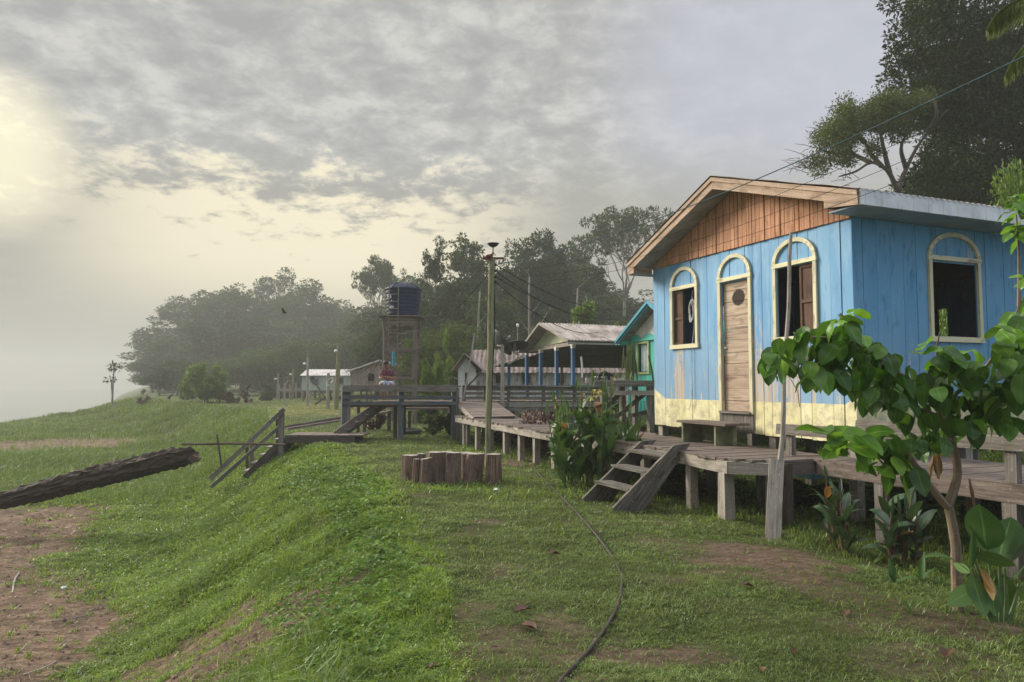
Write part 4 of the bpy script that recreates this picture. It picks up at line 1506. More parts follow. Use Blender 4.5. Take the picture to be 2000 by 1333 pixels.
mb = MB(); q = atY(1153, 743, YJ + .3); mb.box(q, (.18, 0, 0), (0, .2, 0), (0, 0, .1)); tag(mb.build('log_block', M['greyl'], None, q), 'small block of sawn timber at the left end of the high ledge', 'block')

# ================================================================== other buildings
# open pavilion, with its own frame parallel to the blue house
PV = atY(1119, 750, 22.0); PV[2] = 0


def pv(u, v, z):
    return PV + A * u - B * v + UP * z


pav = thing('open_pavilion', 'open pavilion with cream gable, rusty corrugated roof and blue veranda posts', 'pavilion', pv(2.2, -2, 0))
PW = 4.5


def pvq(px, py, v=0.0):
    p = atPlane(px, py, pv(0, v, 0), B)
    return float(np.dot(p - PV, A)), float(p[2])


gl, gt, gr = pvq(1022, 685), pvq(1063, 643), pvq(1110, 666)
mb = MB(); mb.poly([pv(gl[0], 0, gl[1] - .03), pv(gr[0], 0, gr[1]), pv(gt[0], 0, gt[1])], -B * -.03); mb.build('gable', M['creamgable'], pav)
ra, rl, rr = pvq(1053, 631, .45), pvq(1011, 688, .45), pvq(1110, 664, .45)
RLn = 6.0
mb = MB()
for e in (rl, rr):
    o = pv(ra[0], .45, ra[1]); mb.corr(o, B * RLn, pv(e[0], .45, e[1]) - o, 100, amp=.015, pitch=.11, nrm=UP)
mb.build('roof', M['roof'], pav)
mb = MB()
for e in (rl, rr):
    o = pv(ra[0], .44, ra[1] - .03); q = pv(e[0], .44, e[1] - .03)
    mb.poly([o, q, q + B * RLn, o + B * RLn], UP * .01)
mb.build('roof_underside', M['soffitg'], pav)
mb = MB()
for e in (rl, rr):
    mb.beam(pv(ra[0], .46, ra[1] - .03), pv(e[0], .46, e[1] - .03), .03, .07)
mb.beam(pv(rr[0], .46, rr[1] - .10), pv(rr[0], .46, rr[1] - .10) + B * RLn, .03, .05)
mb.build('rake_board', M['greyl'], pav)
# veranda beam, posts
pts_ = [(1029, 687, 750), (1056, 683, 750), (1087, 678, 750), (1119, 673, 752)]
be0, be1 = pvq(1018, 688, .05), pvq(1126, 670, .05)
mb = MB(); mb.beam(pv(be0[0], .05, be0[1]), pv(be1[0], .05, be1[1]), .06, .11)
mb.beam(pv(be1[0], .05, be1[1]), pv(be1[0], -6.2, be1[1] + .02), .05, .10); mb.build('veranda_beam', M['greyl'], pav)
for px, py, _ in pts_:
    u_, z_ = pvq(px, py, .05)
    mb = MB(); mb.box(pv(u_, .05, (ZP + z_) / 2), A * .10, B * .10, UP * (z_ - ZP - .07)); p_ = mb.build('post', M['bluepost'], pav)
    mb = MB(); mb.box(pv(u_, .05, z_ - .03), A * .15, B * .12, UP * .06); mb.box(pv(u_, .05, z_ - .09), A * .11, B * .11, UP * .06); mb.build('bracket', M['white'], p_)
q = atY(994, 712, 27.5); mb = MB(); mb.box((q[0], q[1], (ZP + q[2]) / 2), (.11, 0, 0), (0, .11, 0), (0, 0, q[2] - ZP)); mb.build('post', M['bluepost'], pav)
q = atY(1097, 724, 30); mb = MB(); mb.box((q[0], q[1], (ZP + 2.7) / 2), (.11, 0, 0), (0, .11, 0), (0, 0, 1.5)); mb.build('post', M['dark'], pav)
# low inner roof seen from below
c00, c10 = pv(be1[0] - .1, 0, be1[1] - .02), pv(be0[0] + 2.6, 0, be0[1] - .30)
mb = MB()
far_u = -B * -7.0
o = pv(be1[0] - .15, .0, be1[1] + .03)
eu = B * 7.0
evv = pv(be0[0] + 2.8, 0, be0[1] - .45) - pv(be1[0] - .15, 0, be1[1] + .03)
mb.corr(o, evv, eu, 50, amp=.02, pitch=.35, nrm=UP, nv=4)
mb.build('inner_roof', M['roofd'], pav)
mb = MB(); mb.box(pv(2.3, -2.8, ZP - .05), A * 6, B * 6, UP * .06); mb.build('floor', M['deck'], pav)
mb = MB(); mb.box(pv(2.2, .12, atY(1060, 754, 23)[2] - .02), A * 5.4, B * .18, UP * .05); mb.build('bench_board', M['bluepaint'], pav)
for (xa, ya, xb, yb, dz_) in ((992, 712, 1026, 692, 26.0), (1028, 694, 1012, 680, 26.2)):
    mb = MB(); mb.beam(atY(xa, ya, dz_), atY(xb, yb, dz_), .05, .05); mb.build('brace', M['greyl'], pav)
for uu in (.2, 2.2, 4.2):
    for vv in (-.3, -3.0, -5.6):
        post(pav, pv(uu, vv, 0), ZP - .08, .12, M['dark'], 'stilt')


def simple_house(name, label, x0, x1, Y, depth, zb, ze, zr, wallm, roofm, windows, ridge='x', gabm=None, ov=.3, floorz=None, group=None):
    """house with its front wall along x at Y. windows: (x0,x1,z0,z1,material or None)"""
    h = thing(name, label, 'house', ((x0 + x1) / 2, Y + depth / 2, 0), group)
    mb = MB()
    ops = [(w[0] - x0, w[1] - x0, w[2], w[3]) for w in windows]
    if ridge == 'y':
        xm = (x0 + x1) / 2
        tf = lambda u: ze + (zr - ze) * (1 - abs((u + x0) - xm) / ((x1 - x0) / 2)) - .04
    else:
        tf = None
    plank_wall(mb, lambda u, v, z: np.array([x0 + u, Y - v, z]), x1 - x0, zb, ze, ops, w=.22, topf=tf)
    mb.build('front_wall', wallm, h)
    mb = MB()
    for xs, sg in ((x0, 1), (x1, -1)):
        if ridge == 'x':
            mb.poly([(xs, Y + .03, zb), (xs, Y + depth, zb), (xs, Y + depth, ze), (xs, Y + depth / 2, zr - .05), (xs, Y + .03, ze)], (sg * .03, 0, 0))
        else:
            mb.poly([(xs, Y + .03, zb), (xs, Y + depth, zb), (xs, Y + depth, ze), (xs, Y + .03, ze)], (sg * .03, 0, 0))
    mb.box(((x0 + x1) / 2, Y + depth, (zb + ze) / 2), (x1 - x0, 0, 0), (0, .03, 0), (0, 0, ze - zb))
    mb.box(((x0 + x1) / 2, Y + depth / 2, zb + .05), (x1 - x0 - .08, 0, 0), (0, depth - .1, 0), (0, 0, .06))
    mb.build('side_wall', gabm or wallm, h)
    mb = MB()
    if ridge == 'x':
        o = np.array([x0 - ov, Y + depth / 2, zr]); sl_ = (zr - ze) / (depth / 2)
        for sg in (-1, 1):
            mb.corr(o, (x1 - x0 + 2 * ov, 0, 0), (0, sg * (depth / 2 + ov), -sl_ * (depth / 2 + ov)), 60, amp=.02, pitch=.22, nrm=(0, 0, 1), nv=5)
    else:
        o = np.array([(x0 + x1) / 2, Y - ov, zr]); hw = (x1 - x0) / 2; sl_ = (zr - ze) / hw
        for sg in (-1, 1):
            mb.corr(o, (0, depth + 2 * ov, 0), (sg * (hw + ov), 0, -sl_ * (hw + ov)), 60, amp=.02, pitch=.22, nrm=(0, 0, 1), nv=5)
            mb.beam(o, o + np.array([sg * (hw + ov), 0, -sl_ * (hw + ov)]), .03, .10)
    mb.build('roof', roofm, h)
    for w in windows:
        mb = MB(); cx_, cz_ = (w[0] + w[1]) / 2, (w[2] + w[3]) / 2
        ww, hh = w[1] - w[0], w[3] - w[2]
        for dx in (-1, 1):
            mb.box((cx_ + dx * (ww / 2 + .03), Y - .03, cz_), (.06, 0, 0), (0, .04, 0), (0, 0, hh + .12))
        for dz_ in (-1, 1):
            mb.box((cx_, Y - .03, cz_ + dz_ * (hh / 2 + .03)), (ww, 0, 0), (0, .04, 0), (0, 0, .06))
        wf = mb.build('window', M['pinkwood'] if w[4] is None else M['greyl'], h)
        if w[4]:
            mb = MB(); mb.box((cx_, Y + .01, cz_), (ww, 0, 0), (0, .03, 0), (0, 0, hh)); mb.build('shutter', w[4], wf)
    mb = MB()
    n_ = max(3, int((x1 - x0) / 1.6))
    for i in range(n_ + 1):
        for yy in (Y + .1, Y + depth - .1):
            xx = x0 + .1 + (x1 - x0 - .2) * i / n_
            g0 = gz1(xx, yy)
            mb.box((xx, yy, (g0 - .1 + zb) / 2), (.14, 0, 0), (0, .14, 0), (0, 0, zb - g0 + .1))
    mb.build('stilts', M['grey'], h)
    return h


def xz(px, py, Y):
    p = atY(px, py, Y); return p[0], p[2]


# far pale green house
Yg = 58
gx0, gx1 = xz(603, 0, Yg)[0], xz(700, 0, Yg)[0]
zf = lambda py: xz(0, py, Yg)[1]
simple_house('pale_green_house', 'far pale green plank house with blue shutter and pinkish tin roof', gx0, gx1, Yg, 3.6, zf(763), zf(733), zf(721), M['greenboards'], M['roofl'],
             [(xz(624, 0, Yg)[0], xz(634, 0, Yg)[0], zf(750), zf(739), M['bluepost']), (xz(669, 0, Yg)[0], xz(681, 0, Yg)[0], zf(750), zf(739), M['glass'])], ov=.15)
Yb = 47
bx0, bx1 = xz(694, 0, Yb)[0], xz(808, 0, Yb)[0]
zf = lambda py: xz(0, py, Yb)[1]
simple_house('brown_gabled_house', 'far bare brown plank house with low tin gable behind the water tower', bx0, bx1, Yb, 5, zf(764), zf(724), zf(704), M['pinkwood'], M['roofl'],
             [(xz(728, 0, Yb)[0], xz(739, 0, Yb)[0], zf(745), zf(730), None)], ridge='y', ov=.2)
Yh = 33
hx0, hx1 = xz(932, 0, Yh)[0], xz(1235, 0, Yh)[0]
zf = lambda py: xz(0, py, Yh)[1]
simple_house('long_whitewashed_house', 'long worn whitewashed plank house with rusty roof behind the fenced deck', hx0, hx1, Yh, 4.4, .95, zf(722), zf(690) + .25, M['whitewood'], M['roofb'],
             [(xz(969, 0, Yh)[0], xz(979, 0, Yh)[0], zf(749), zf(728), None), (xz(1020, 0, Yh)[0], xz(1034, 0, Yh)[0], zf(749), zf(728), None), (xz(1088, 0, Yh)[0], xz(1098, 0, Yh)[0], zf(749), zf(727), M['glass'])], ov=.35)
# its white front porch wall at the left
ph = thing('white_porch', 'narrow white gabled front of the long whitewashed house', 'porch', (hx0 - .5, Yh - .5, 0))
xa, xb = xz(898, 0, Yh - .6)[0], xz(932, 0, Yh - .6)[0]
mb = MB(); zq = lambda py: atY(0, py, Yh - .6)[2]
plank_wall(mb, lambda u, v, z: np.array([xa + u, Yh - .6 - v, z]), xb - xa, .95, zq(722), [(xz(911, 0, Yh - .6)[0] - xa, xz(916, 0, Yh - .6)[0] - xa, zq(752), zq(728))], w=.3)
mb.build('wall', M['white'], ph)
mb = MB(); mb.poly([(xa, Yh - .6, zq(722)), (xb, Yh - .6, zq(722)), ((xa + xb) / 2, Yh - .6, zq(701))], (0, .05, 0)); mb.build('gable', M['white'], ph)
mb = MB(); ap = np.array([(xa + xb) / 2 - .1, Yh - 1.0, zq(692)])
for e in ((xa - .25, zq(724)), (xb + .25, zq(722))):
    mb.corr(ap, (0, 3.0, 0), np.array([e[0], Yh - 1.0, e[1]]) - ap, 30, amp=.02, pitch=.2, nrm=UP)
mb.build('roof', M['roofb'], ph)
mb = MB(); mb.box(((xa + xb) / 2, Yh + .3, .92), (xb - xa, 0, 0), (0, 1.8, 0), (0, 0, .06))
for x_ in (xa + .1, xb - .1):
    mb.box((x_, Yh - .5, .4), (.12, 0, 0), (0, .12, 0), (0, 0, 1.0))
mb.build('floor', M['grey'], ph)

# turquoise house
TQ = atY(1229, 750, 21.5); TQ[2] = 0


def tq(u, v, z):      # u runs from its left corner towards the camera
    return TQ - A * u - B * v + UP * z


def tqq(px, py, v=0.0):
    p = atPlane(px, py, tq(0, v, 0), B)
    return -float(np.dot(p - TQ, A)), float(p[2])


th = thing('turquoise_house', 'turquoise plank house with white scalloped gable and bright blue roof edge', 'house', tq(2, -2, 0))
TW = 4.2
zw = tqq(1240, 666)[1]
wu0, wz1 = tqq(1247, 672.5); wu1, wz0 = tqq(1267, 727)
mb = MB(); plank_wall(mb, tq, TW, ZP, zw, [(wu0, wu1, wz0, wz1)], w=.075, gap=.012); mb.build('front_wall', M['turq'], th)
ta_, tl_ = tqq(1264, 590, .4), tqq(1201, 669, .4)
slope = (ta_[1] - tl_[1]) / (ta_[0] - tl_[0])
ua = TW / 2
zap = zw + .25 + slope * ua * .9
mb = MB(); mb.poly([tq(0, .012, zw), tq(TW, .012, zw), tq(ua, .012, zw + slope * ua * .95)], B * -.02); mb.build('gable', M['white'], th)
for cu in (.42, 1.12, 1.82, 2.52, 3.22, 3.9):
    mb = MB(); r_ = .34
    arc = [tq(cu + r_ * math.cos(math.pi * i / 14), .038, zw - .02 + .19 * math.sin(math.pi * i / 14)) for i in range(15)]
    mb.poly(arc, -B * -.02); mb.build('scallop', M['turq'], th)
mb = MB(); mb.box(tq(TW / 2, .05, zw), A * TW, B * .03, UP * .06); mb.build('trim_board', M['turq'], th)
mb = MB()
apx = tq(ta_[0], .4, ta_[1])
for e in (tl_, (2 * ta_[0] - tl_[0], tl_[1])):
    o = apx + UP * .03; mb.corr(o, B * 6, tq(e[0], .4, e[1]) - apx, 60, amp=.015, pitch=.11, nrm=UP)
mb.build('roof', M['roof'], th)
mb = MB()
for e in (tl_, (2 * ta_[0] - tl_[0], tl_[1])):
    o = apx - UP * .05; q = tq(e[0], .38, e[1]) - UP * .05; mb.poly([o, q, q + B * 5.5, o + B * 5.5], UP * .012)
    for k in range(3):
        mb.beam(o + B * .15 + (q - o) * (.25 + .25 * k) - UP * .02, o + B * .7 + (q - o) * (.25 + .25 * k) - UP * .02, .04, .05)
mb.build('roof_underside', M['soffitg'], th)
mb = MB()
for e in (tl_, (2 * ta_[0] - tl_[0], tl_[1])):
    mb.beam(apx + UP * 0, tq(e[0], .4, e[1]), .04, .07); mb.beam(apx - UP * .07 + B * .05, tq(e[0], .35, e[1]) - UP * .07, .04, .06)
mb.build('rake_board', M['turqtrim'], th)
mb = MB(); mb.box(tq(-.18, -.0, zw - .04), A * .4, B * .5, UP * .12); mb.build('eave_box', M['turq'], th)
mb = MB()
for uu in (wu0 - .03, wu1 + .03):
    mb.box(tq(uu, .02, (wz0 + wz1) / 2), A * .07, B * .04, UP * (wz1 - wz0 + .12))
for zz in (wz0 - .03, wz1 + .03):
    mb.box(tq((wu0 + wu1) / 2, .02, zz), A * (wu1 - wu0), B * .04, UP * .06)
wf = mb.build('window', M['oliveframe'], th)
mb = MB()
for k in range(12):
    mb.box(tq(wu0 + .08 + (wu1 - wu0 - .1) * (k + .5) / 12, -.05 - .02 * (k % 2), (wz0 + wz1) / 2), A * (wu1 - wu0) / 12, B * .01, UP * (wz1 - wz0 - .04))
mb.build('curtain', M['curtain'], wf)
mb = MB()
mb.box(tq(TW / 2, -6, 2), A * TW, B * .03, UP * 2.4)
mb.box(tq(0.02, -3, (ZP + zw) / 2), A * .03, B * 6, UP * (zw - ZP))
mb.box(tq(TW / 2, -.5, 2.2), A * TW, B * .03, UP * 2.0)
mb.build('side_wall', M['turq'], th)
for uu in (.1, 1.5, 3.0):
    for vv in (-.1, -3):
        post(th, tq(uu, vv, 0), ZP, .13, M['grey'], 'stilt')
# lattice of blue-green boards under the ledge
lt = thing('lattice_fence', 'low turquoise slat fence seen between the posts under the high ledge', 'fence', atY(1250, 790, 17.5))
q0, q1 = atY(1228, 765, 17.5), atY(1300, 765, 17.5)
mb = MB()
for k in range(14):
    x_ = q0[0] + (q1[0] - q0[0]) * k / 13; mb.box((x_, 17.5, 1.15), (.05, 0, 0), (0, .02, 0), (0, 0, .55))
mb.build('slats', M['turq'], lt)
mb = MB(); mb.beam((q0[0], 17.53, 1.35), (q1[0], 17.53, 1.35), .03, .06); mb.beam((q0[0], 17.53, .95), (q1[0], 17.53, .95), .03, .06); mb.build('rail', M['turq'], lt)
for x_ in (q0[0], q1[0]):
    post(lt, np.array([x_, 17.56, 0]), 1.45, .07, M['grey'])

# small rusty roof corner behind the shrubs
rc = thing('small_shed', 'small shed with rusty sloping roof half hidden by shrubs', 'shed', atY(842, 740, 38))
a1, b1 = atY(826, 722, 38), atY(862, 734, 38)
mb = MB(); mb.corr(a1, b1 - a1 + np.array([1.2, 0, -.3]), (0, 3, .2), 30, amp=.02, pitch=.2, nrm=UP); mb.build('roof', M['roofb'], rc)
mb = MB(); mb.box(((a1[0] + b1[0]) / 2 + .3, 39.4, 1.0), (1.7, 0, 0), (0, 2.2, 0), (0, 0, 1.9)); mb.build('wall', M['pinkwood'], rc)

# ================================================================== water tower
YT = 29.0
tw = thing('water_tower', 'tall braced brown wooden tower with ladder carrying the water tank', 'water tower', atY(783, 790, YT) * np.array([1, 1, 0]))
tzl = atY(780, 617, YT)[2]
txl, txr = atY(751, 650, YT)[0], atY(811, 650, YT)[0]
M['towerw'] = mat_wood('tower_wood', (.07, .052, .042), (.19, .145, .12), (.33, .27, .23), moss=(.16, .17, .09), mossamt=.1)
for (x_, y_, w_) in ((txl, YT, .17), (txr, YT, .19), (txl + .1, YT + 1.5, .13), (txr - .12, YT + 1.5, .15)):
    mb = MB(); g0 = gz1(x_, y_); mb.beam((x_, y_, g0 - .2), (x_, y_, tzl - .06), w_, w_ * .7, up=(0, 1, 0)); mb.build('leg', M['towerw'], tw)
mb = MB(); mb.box(((txl + txr) / 2, YT + .75, tzl - .02), (txr - txl + .5, 0, 0), (0, 2.0, 0), (0, 0, .05))
for x_, s_ in ((txl - .42, -1), (txl - .2, -1), (txr + .35, 1)):
    mb.beam((x_, YT - .25, tzl - .04), (x_ + .3 * 1, YT + 1.3, tzl + .12), .2, .03)
mb.build('platform_board', M['towerw'], tw)


def crossb(ya, yy, par, hgt=.12, x0_=None, x1_=None, mat='towerw'):
    z_ = atY(0, ya, YT)[2]
    mb = MB(); mb.beam((x0_ or txl, yy, z_), (x1_ or txr, yy, z_), .05, hgt); mb.build('cross_beam', M[mat], par)


crossb(632, YT - .1, tw, .16); crossb(624, YT - .12, tw, .10); crossb(683, YT - .1, tw, .12); crossb(636, YT + 1.45, tw, .14); crossb(684, YT + 1.5, tw); crossb(739, YT - .1, tw, .12); crossb(728, YT + 1.4, tw, .14)
for (xa, ya, xb, yb, dy) in ((757, 664, 799, 636, .7), (803, 688, 822, 677, -.15), (760, 690, 790, 670, 1.4), (787, 712, 812, 735, 1.3), (762, 672, 770, 760, .5)):
    mb = MB(); mb.beam(atY(xa, ya, YT + dy), atY(xb, yb, YT + dy), .06, .10); mb.build('brace', M['towerw'], tw)
for px, ya, yb in ((784.5, 632, 700), (805, 690, 745)):
    mb = MB(); mb.tube([atY(px, ya, YT - .15), atY(px, yb, YT - .15)], .018, 6); mb.build('brace', M['towerw'], tw)
ld = MB()
for px0, px1, ya in ((760.5, 757, 551), (778.5, 775, 552)):
    ld.tube([atY(px0, ya, YT - .75), atY((px0 + px1) / 2, 650, YT - .70), atY(px1, 770, YT - .65)], .022, 6)
for k in range(15):
    yy = 575 + k * 14
    t = (yy - 551) / 220
    ld.tube([atY(760.5 - 3.5 * t, yy, YT - .73), atY(778.5 - 3.5 * t, yy, YT - .73)], .016, 5)
ld.build('ladder', M['towerw'], tw)
mb = MB(); mb.tube([atY(769, 680, YT + .3), atY(769, 716, YT + .3)], .07, 10); tag(mb.build('pipe', M['cyan'], None, atY(769, 716, YT + .3)), 'short cyan plastic pipe hanging inside the tower above the man', 'pipe')
mb = MB(); mb.tube([atY(746, 628, YT - .2), atY(749, 650, YT - .2), atY(749, 700, YT - .2), atY(745, 752, YT - .2)], .02, 6); mb.tube([atY(752, 638, YT - .2), atY(760, 650, YT - .2), atY(790, 652, YT - .2), atY(818, 645, YT - .2)], .012, 5); tag(mb.build('hanging_cable', M['greyl'], None, atY(749, 650, YT - .2)), 'pale cable looping down the left leg of the water tower', 'cable')

# tank
tk = thing('water_tank', 'dark blue round plastic water tank with domed lid on top of the tower', 'tank', ((txl + txr) / 2 + .02, YT + .7, tzl))
tc_ = np.array([(txl + txr) / 2 + .02, YT + .7, tzl + .01])
prof = [(0, 0), (.63, 0), (.64, .03)]
hT = 1.12
for k in range(7):
    h0 = .05 + k * (hT - .1) / 7
    r_ = .645 + .085 * h0 / hT
    prof += [(r_, h0), (r_ + .012, h0 + .02), (r_ + .014, h0 + .12), (r_ + .004, h0 + .14)]
prof += [(.735, hT)]
mb = MB(); mb.lathe(prof, tc_, 48); body = mb.build('tank_body', M['tank'], tk, smooth=True)
lid = [(.70, hT - .02), (.775, hT - .01), (.775, hT + .03), (.72, hT + .07), (.60, hT + .17), (.42, hT + .25), (.22, hT + .30), (0, hT + .32)]
mb = MB(); mb.lathe(lid, tc_, 48)
for k in range(8):
    a_ = k * math.pi / 4 + .3
    pts = [tc_ + np.array([r_ * math.cos(a_), r_ * math.sin(a_), h_ + .012]) for r_, h_ in lid[2:-1]]
    mb.tube(pts, .02, 5)
mb.build('lid', M['tank'], tk, smooth=True)


def text_obj(s_, size, loc, mat, parent, name='lettering'):
    cu = bpy.data.curves.new(name, 'FONT'); cu.body = s_; cu.size = size; cu.extrude = .004; cu.align_x = 'CENTER'
    o = bpy.data.objects.new(name, cu); col.objects.link(o)
    dg = bpy.context.evaluated_depsgraph_get()
    me = bpy.data.meshes.new_from_object(o.evaluated_get(dg))
    bpy.data.objects.remove(o)
    # wrap round the tank: x becomes an angle
    cx, cy, cz, R_, a0 = loc
    for v in me.vertices:
        a = a0 + v.co.x / R_
        rr = R_ + .016 + v.co.z
        v.co = (cx + rr * math.sin(a) - parent.location.x, cy - rr * math.cos(a) - parent.location.y, cz + v.co.y - parent.location.z)
    me.materials.append(mat)
    o = bpy.data.objects.new(name, me); col.objects.link(o); o.parent = parent
    return o


for s_, size, h_, r_ in (('FB', .24, .72, .715), ('- ^', .22, .50, .70), ('1000', .16, .30, .685)):
    text_obj(s_, size, (tc_[0], tc_[1], tc_[2] + h_, r_, rad(-38 + (0 if s_ != 'FB' else -5))), M['metalw'], tk)

# ================================================================== utility pole with antenna
YU = 14.0
up_ = thing('utility_pole', 'tall lichen-green wooden utility pole rising behind the stump ring', 'utility pole', (atY(951, 890, YU)[0], YU, 0))
M['pole'] = mat_wood('lichen_pole_wood', (.11, .105, .06), (.23, .22, .12), (.40, .38, .26), moss=(.19, .20, .07), mossamt=.3, bstr=.9)
pb_, pt_ = atY(951, 900, YU), atY(961.5, 503, YU)
pb_[2] = -.2
mb = MB(); n_ = 14
mb.tube([pb_ + (pt_ - pb_) * k / n_ + np.array([.006 * math.sin(k), 0, 0]) for k in range(n_ + 1)], [.054 + .010 * (k / n_) for k in range(n_ + 1)], 14, jit=.12)
mb.build('shaft', M['pole'], up_)
mb = MB(); zc = pt_[2]
mb.beam(atY(943, 505.5, YU - .02), atY(984, 505, YU - .02), .07, .035)
mb.beam(atY(950, 501, YU - .05), atY(962, 499, YU - .05), .06, .05); mb.build('cross_board', M['rustred'], up_)
for k, yy in enumerate((517.5, 529, 541, 551)):
    q = atY(967.5, yy, YU - .02)
    mb = MB(); mb.lathe([(0, 0), (.02, 0), (.028, .012), (.018, .025), (.028, .035), (.018, .05), (0, .05)], q - UP * .025, 10); mb.tube([q, atY(961, yy, YU)], .008, 5); mb.build('insulator', M['black'], up_)
mb = MB(); mb.tube([atY(966, 552, YU), atY(966, 640, YU), atY(962, 740, YU), atY(957, 860, YU)], .012, 6); mb.build('conduit', M['wire'], up_)
ant = thing('satellite_antenna', 'small flat satellite antenna dish on a short mast on top of the utility pole', 'antenna', atY(963, 502, YU))
mb = MB(); mb.tube([atY(963, 500, YU), atY(963, 482, YU)], .011, 8)
for dx in (-1, 1):
    mb.tube([atY(963, 492, YU), atY(963 + 5 * dx, 500, YU)], .008, 6)
mb.build('mast', M['rustred'], ant)
mb = MB(); q = atY(963, 483, YU)
mb.lathe([(0, -.005), (.03, -.005), (.075, .02), (.115, .062), (.12, .075), (.112, .075), (.07, .04), (0, .03)], q, 24, axis=(.03, -.02, 1)); mb.build('dish', M['mesh'], ant, smooth=True)

# far poles
def far_pole(px, yt, yb, dx, r, label, lamp=True):
    Y = 1.6 * 1400 / (yb - 750)
    Y = min(Y, 64)
    b_ = atY(px, yb, Y); t_ = atY(px + dx, yt, Y)
    b_[2] = gz1(b_[0], b_[1]) - .1
    o = thing('wooden_pole', label, 'pole', b_, 'wooden poles on the far lawn')
    mb = MB(); mb.tube([b_, (b_ + t_) / 2, t_], [r, r * .9, r * .8], 8); mb.build('shaft', M['pole'] if r > .12 else M['greyl'], o)
    if lamp:
        q = t_ - UP * .45 + np.array([-.2, -.1, 0])
        mb = MB(); mb.tube([t_ - UP * .5, q], .02, 5); mb.lathe([(0, 0), (.10, 0), (.13, .06), (.05, .15), (0, .16)], q - UP * .1, 10); mb.build('lamp', M['metalw'], o, smooth=True)
    return t_


fpt = far_pole(656, 671, 800, 7, .16, 'thick greenish pole before the pale green house, the tallest of the far poles')
far_pole(600.5, 698, 793, .5, .10, 'slim pole with lamp at the left corner of the pale green house')
far_pole(571, 721, 783, 2, .13, 'mossy pole with lamp beside the far waving fence')
far_pole(541.5, 730, 780, 2, .10, 'leftmost slim far pole beside the low fence')
far_pole(640, 729, 799, 1.5, .12, 'pale post standing right of the second small dish', lamp=False)
far_pole(605, 745, 785, 1, .12, 'short post under the first small dish', lamp=False)
far_pole(652, 747, 790, 1, .10, 'short crooked post between the dish post and the thick pole', lamp=False)
q0, q1 = atY(560, 795, 45), atY(553, 757, 45)
mb = MB(); mb.tube([q0, atY(555, 780, 45), q1], [.06, .05, .04], 6); mb.tube([atY(554, 760, 45), atY(562, 744, 45)], .04, 5)
tag(mb.build('forked_stick', M['greyl'], None, q0), 'thin forked stick planted in the far lawn behind the river stairs', 'stick')
for (xa, ya, xb, yb, lb) in ((616, 750, 638, 780, 'leaning dark pole between the two small dishes'), (615, 791, 635, 777, 'dark plank lying tilted on the far lawn below the dishes')):
    mb = MB(); mb.beam(atY(xa, ya, 46), atY(xb, yb, 46), .16 if ya > 760 else .07, .07); tag(mb.build('tilted_board', M['dark'], None, atY(xb, yb, 46)), lb, 'board')


def dish(px, py, Y, R_, axis, label, mount=None, name='satellite_dish'):
    c_ = atY(px, py, Y)
    o = thing(name, label, 'satellite dish', c_)
    prof = [(R_ * k / 8, .22 * R_ * (k / 8) ** 2 * 1.5) for k in range(9)]
    prof = prof + [(r_ - .002, h_ + .012) for r_, h_ in prof[::-1]]
    mb = MB(); mb.lathe(prof, c_, 28, axis=axis)
    ax = np.array(axis, float); ax /= np.linalg.norm(ax)
    mb.build('bowl', M['mesh'], o, smooth=True)
    mb = MB(); f_ = c_ + ax * R_ * .9
    mb.tube([c_ + ax * .02, f_], .012, 5)
    mb.lathe([(0, 0), (.04, 0), (.04, .07), (0, .08)], f_, 8, axis=ax); mb.build('feed_horn', M['greyl'], o)
    if mount is not None:
        mb = MB(); mb.tube([c_ - ax * .01, np.array(mount)], .03, 6); mb.build('mount', M['greyl'], o)
    return o


dish(611, 745, 49, .26 * 1.3, (.75, -.45, .5), 'small dark satellite dish on the short far post at the left', mount=atY(605, 747, 49))
dish(647, 748, 44, .24 * 1.3, (-.6, -.6, .55), 'small dark satellite dish facing left on the pale far post', mount=atY(641, 750, 44))
# big dishes on the pale post by the fenced deck
YD = 17.6
dp = thing('dish_post', 'square pale post in the fenced deck that carries the two large mesh dishes', 'post', atY(981, 790, YD))
mb = MB(); mb.beam(atY(981, 792, YD + 3.0), atY(981.5, 672, YD + 3.0), .10, .10, up=(0, 1, 0)); mb.build('shaft', M['greyl'], dp)
dish(972, 675, YD + 3.2, .46, (.70, .25, .52), 'large dark mesh satellite dish seen edge-on beside the utility pole', mount=atY(981, 676, YD + 3.0), name='mesh_dish')
dish(1006, 668, YD + 4.2, .40, (.12, -.35, -.95), 'large dark mesh satellite dish tilted upward in front of the pavilion roof', mount=atY(1003, 690, YD + 4.4), name='mesh_dish')
lp = thing('yard_lamp', 'small white globe lamp on a thin rod above the mesh dishes', 'lamp', atY(1011, 665, 24))
mb = MB(); mb.tube([atY(1011, 700, 24), atY(1011, 640, 24)], .02, 6); mb.build('rod', M['greyl'], lp)
mb = MB(); mb.lathe([(0, -.05), (.035, -.03), (.05, 0.02), (.035, .07), (0, .085)], atY(1011, 637, 24), 12); mb.build('lamp_globe', M['metalw'], lp, smooth=True)
for (xa, ya, xb, yb, Y_, r_, lb, mm) in ((927, 651, 905, 780, 20.4, .025, 'long leaning stick rising from the left end of the fenced deck', 'greyl'), (915, 753, 935, 731, 20.6, .03, 'short dark stick leaning over the fenced deck rail', 'dark'),
                                        (1135, 697, 1137, 738, 20.0, .028, 'upright white stick left of the high ledge', 'white'), (1267, 695, 1276, 745, 13.9, .018, 'dark stick leaning against the corner of the blue house', 'dark'),
                                        (958, 545 + 30, 958, 545, 60, .01, '', None)):
    if mm:
        mb = MB(); mb.tube([atY(xa, ya, Y_), atY((xa + xb) / 2 + 1, (ya + yb) / 2, Y_), atY(xb, yb, Y_)], r_, 6); tag(mb.build('leaning_stick', M[mm], None, atY(xb, yb, Y_)), lb, 'stick')

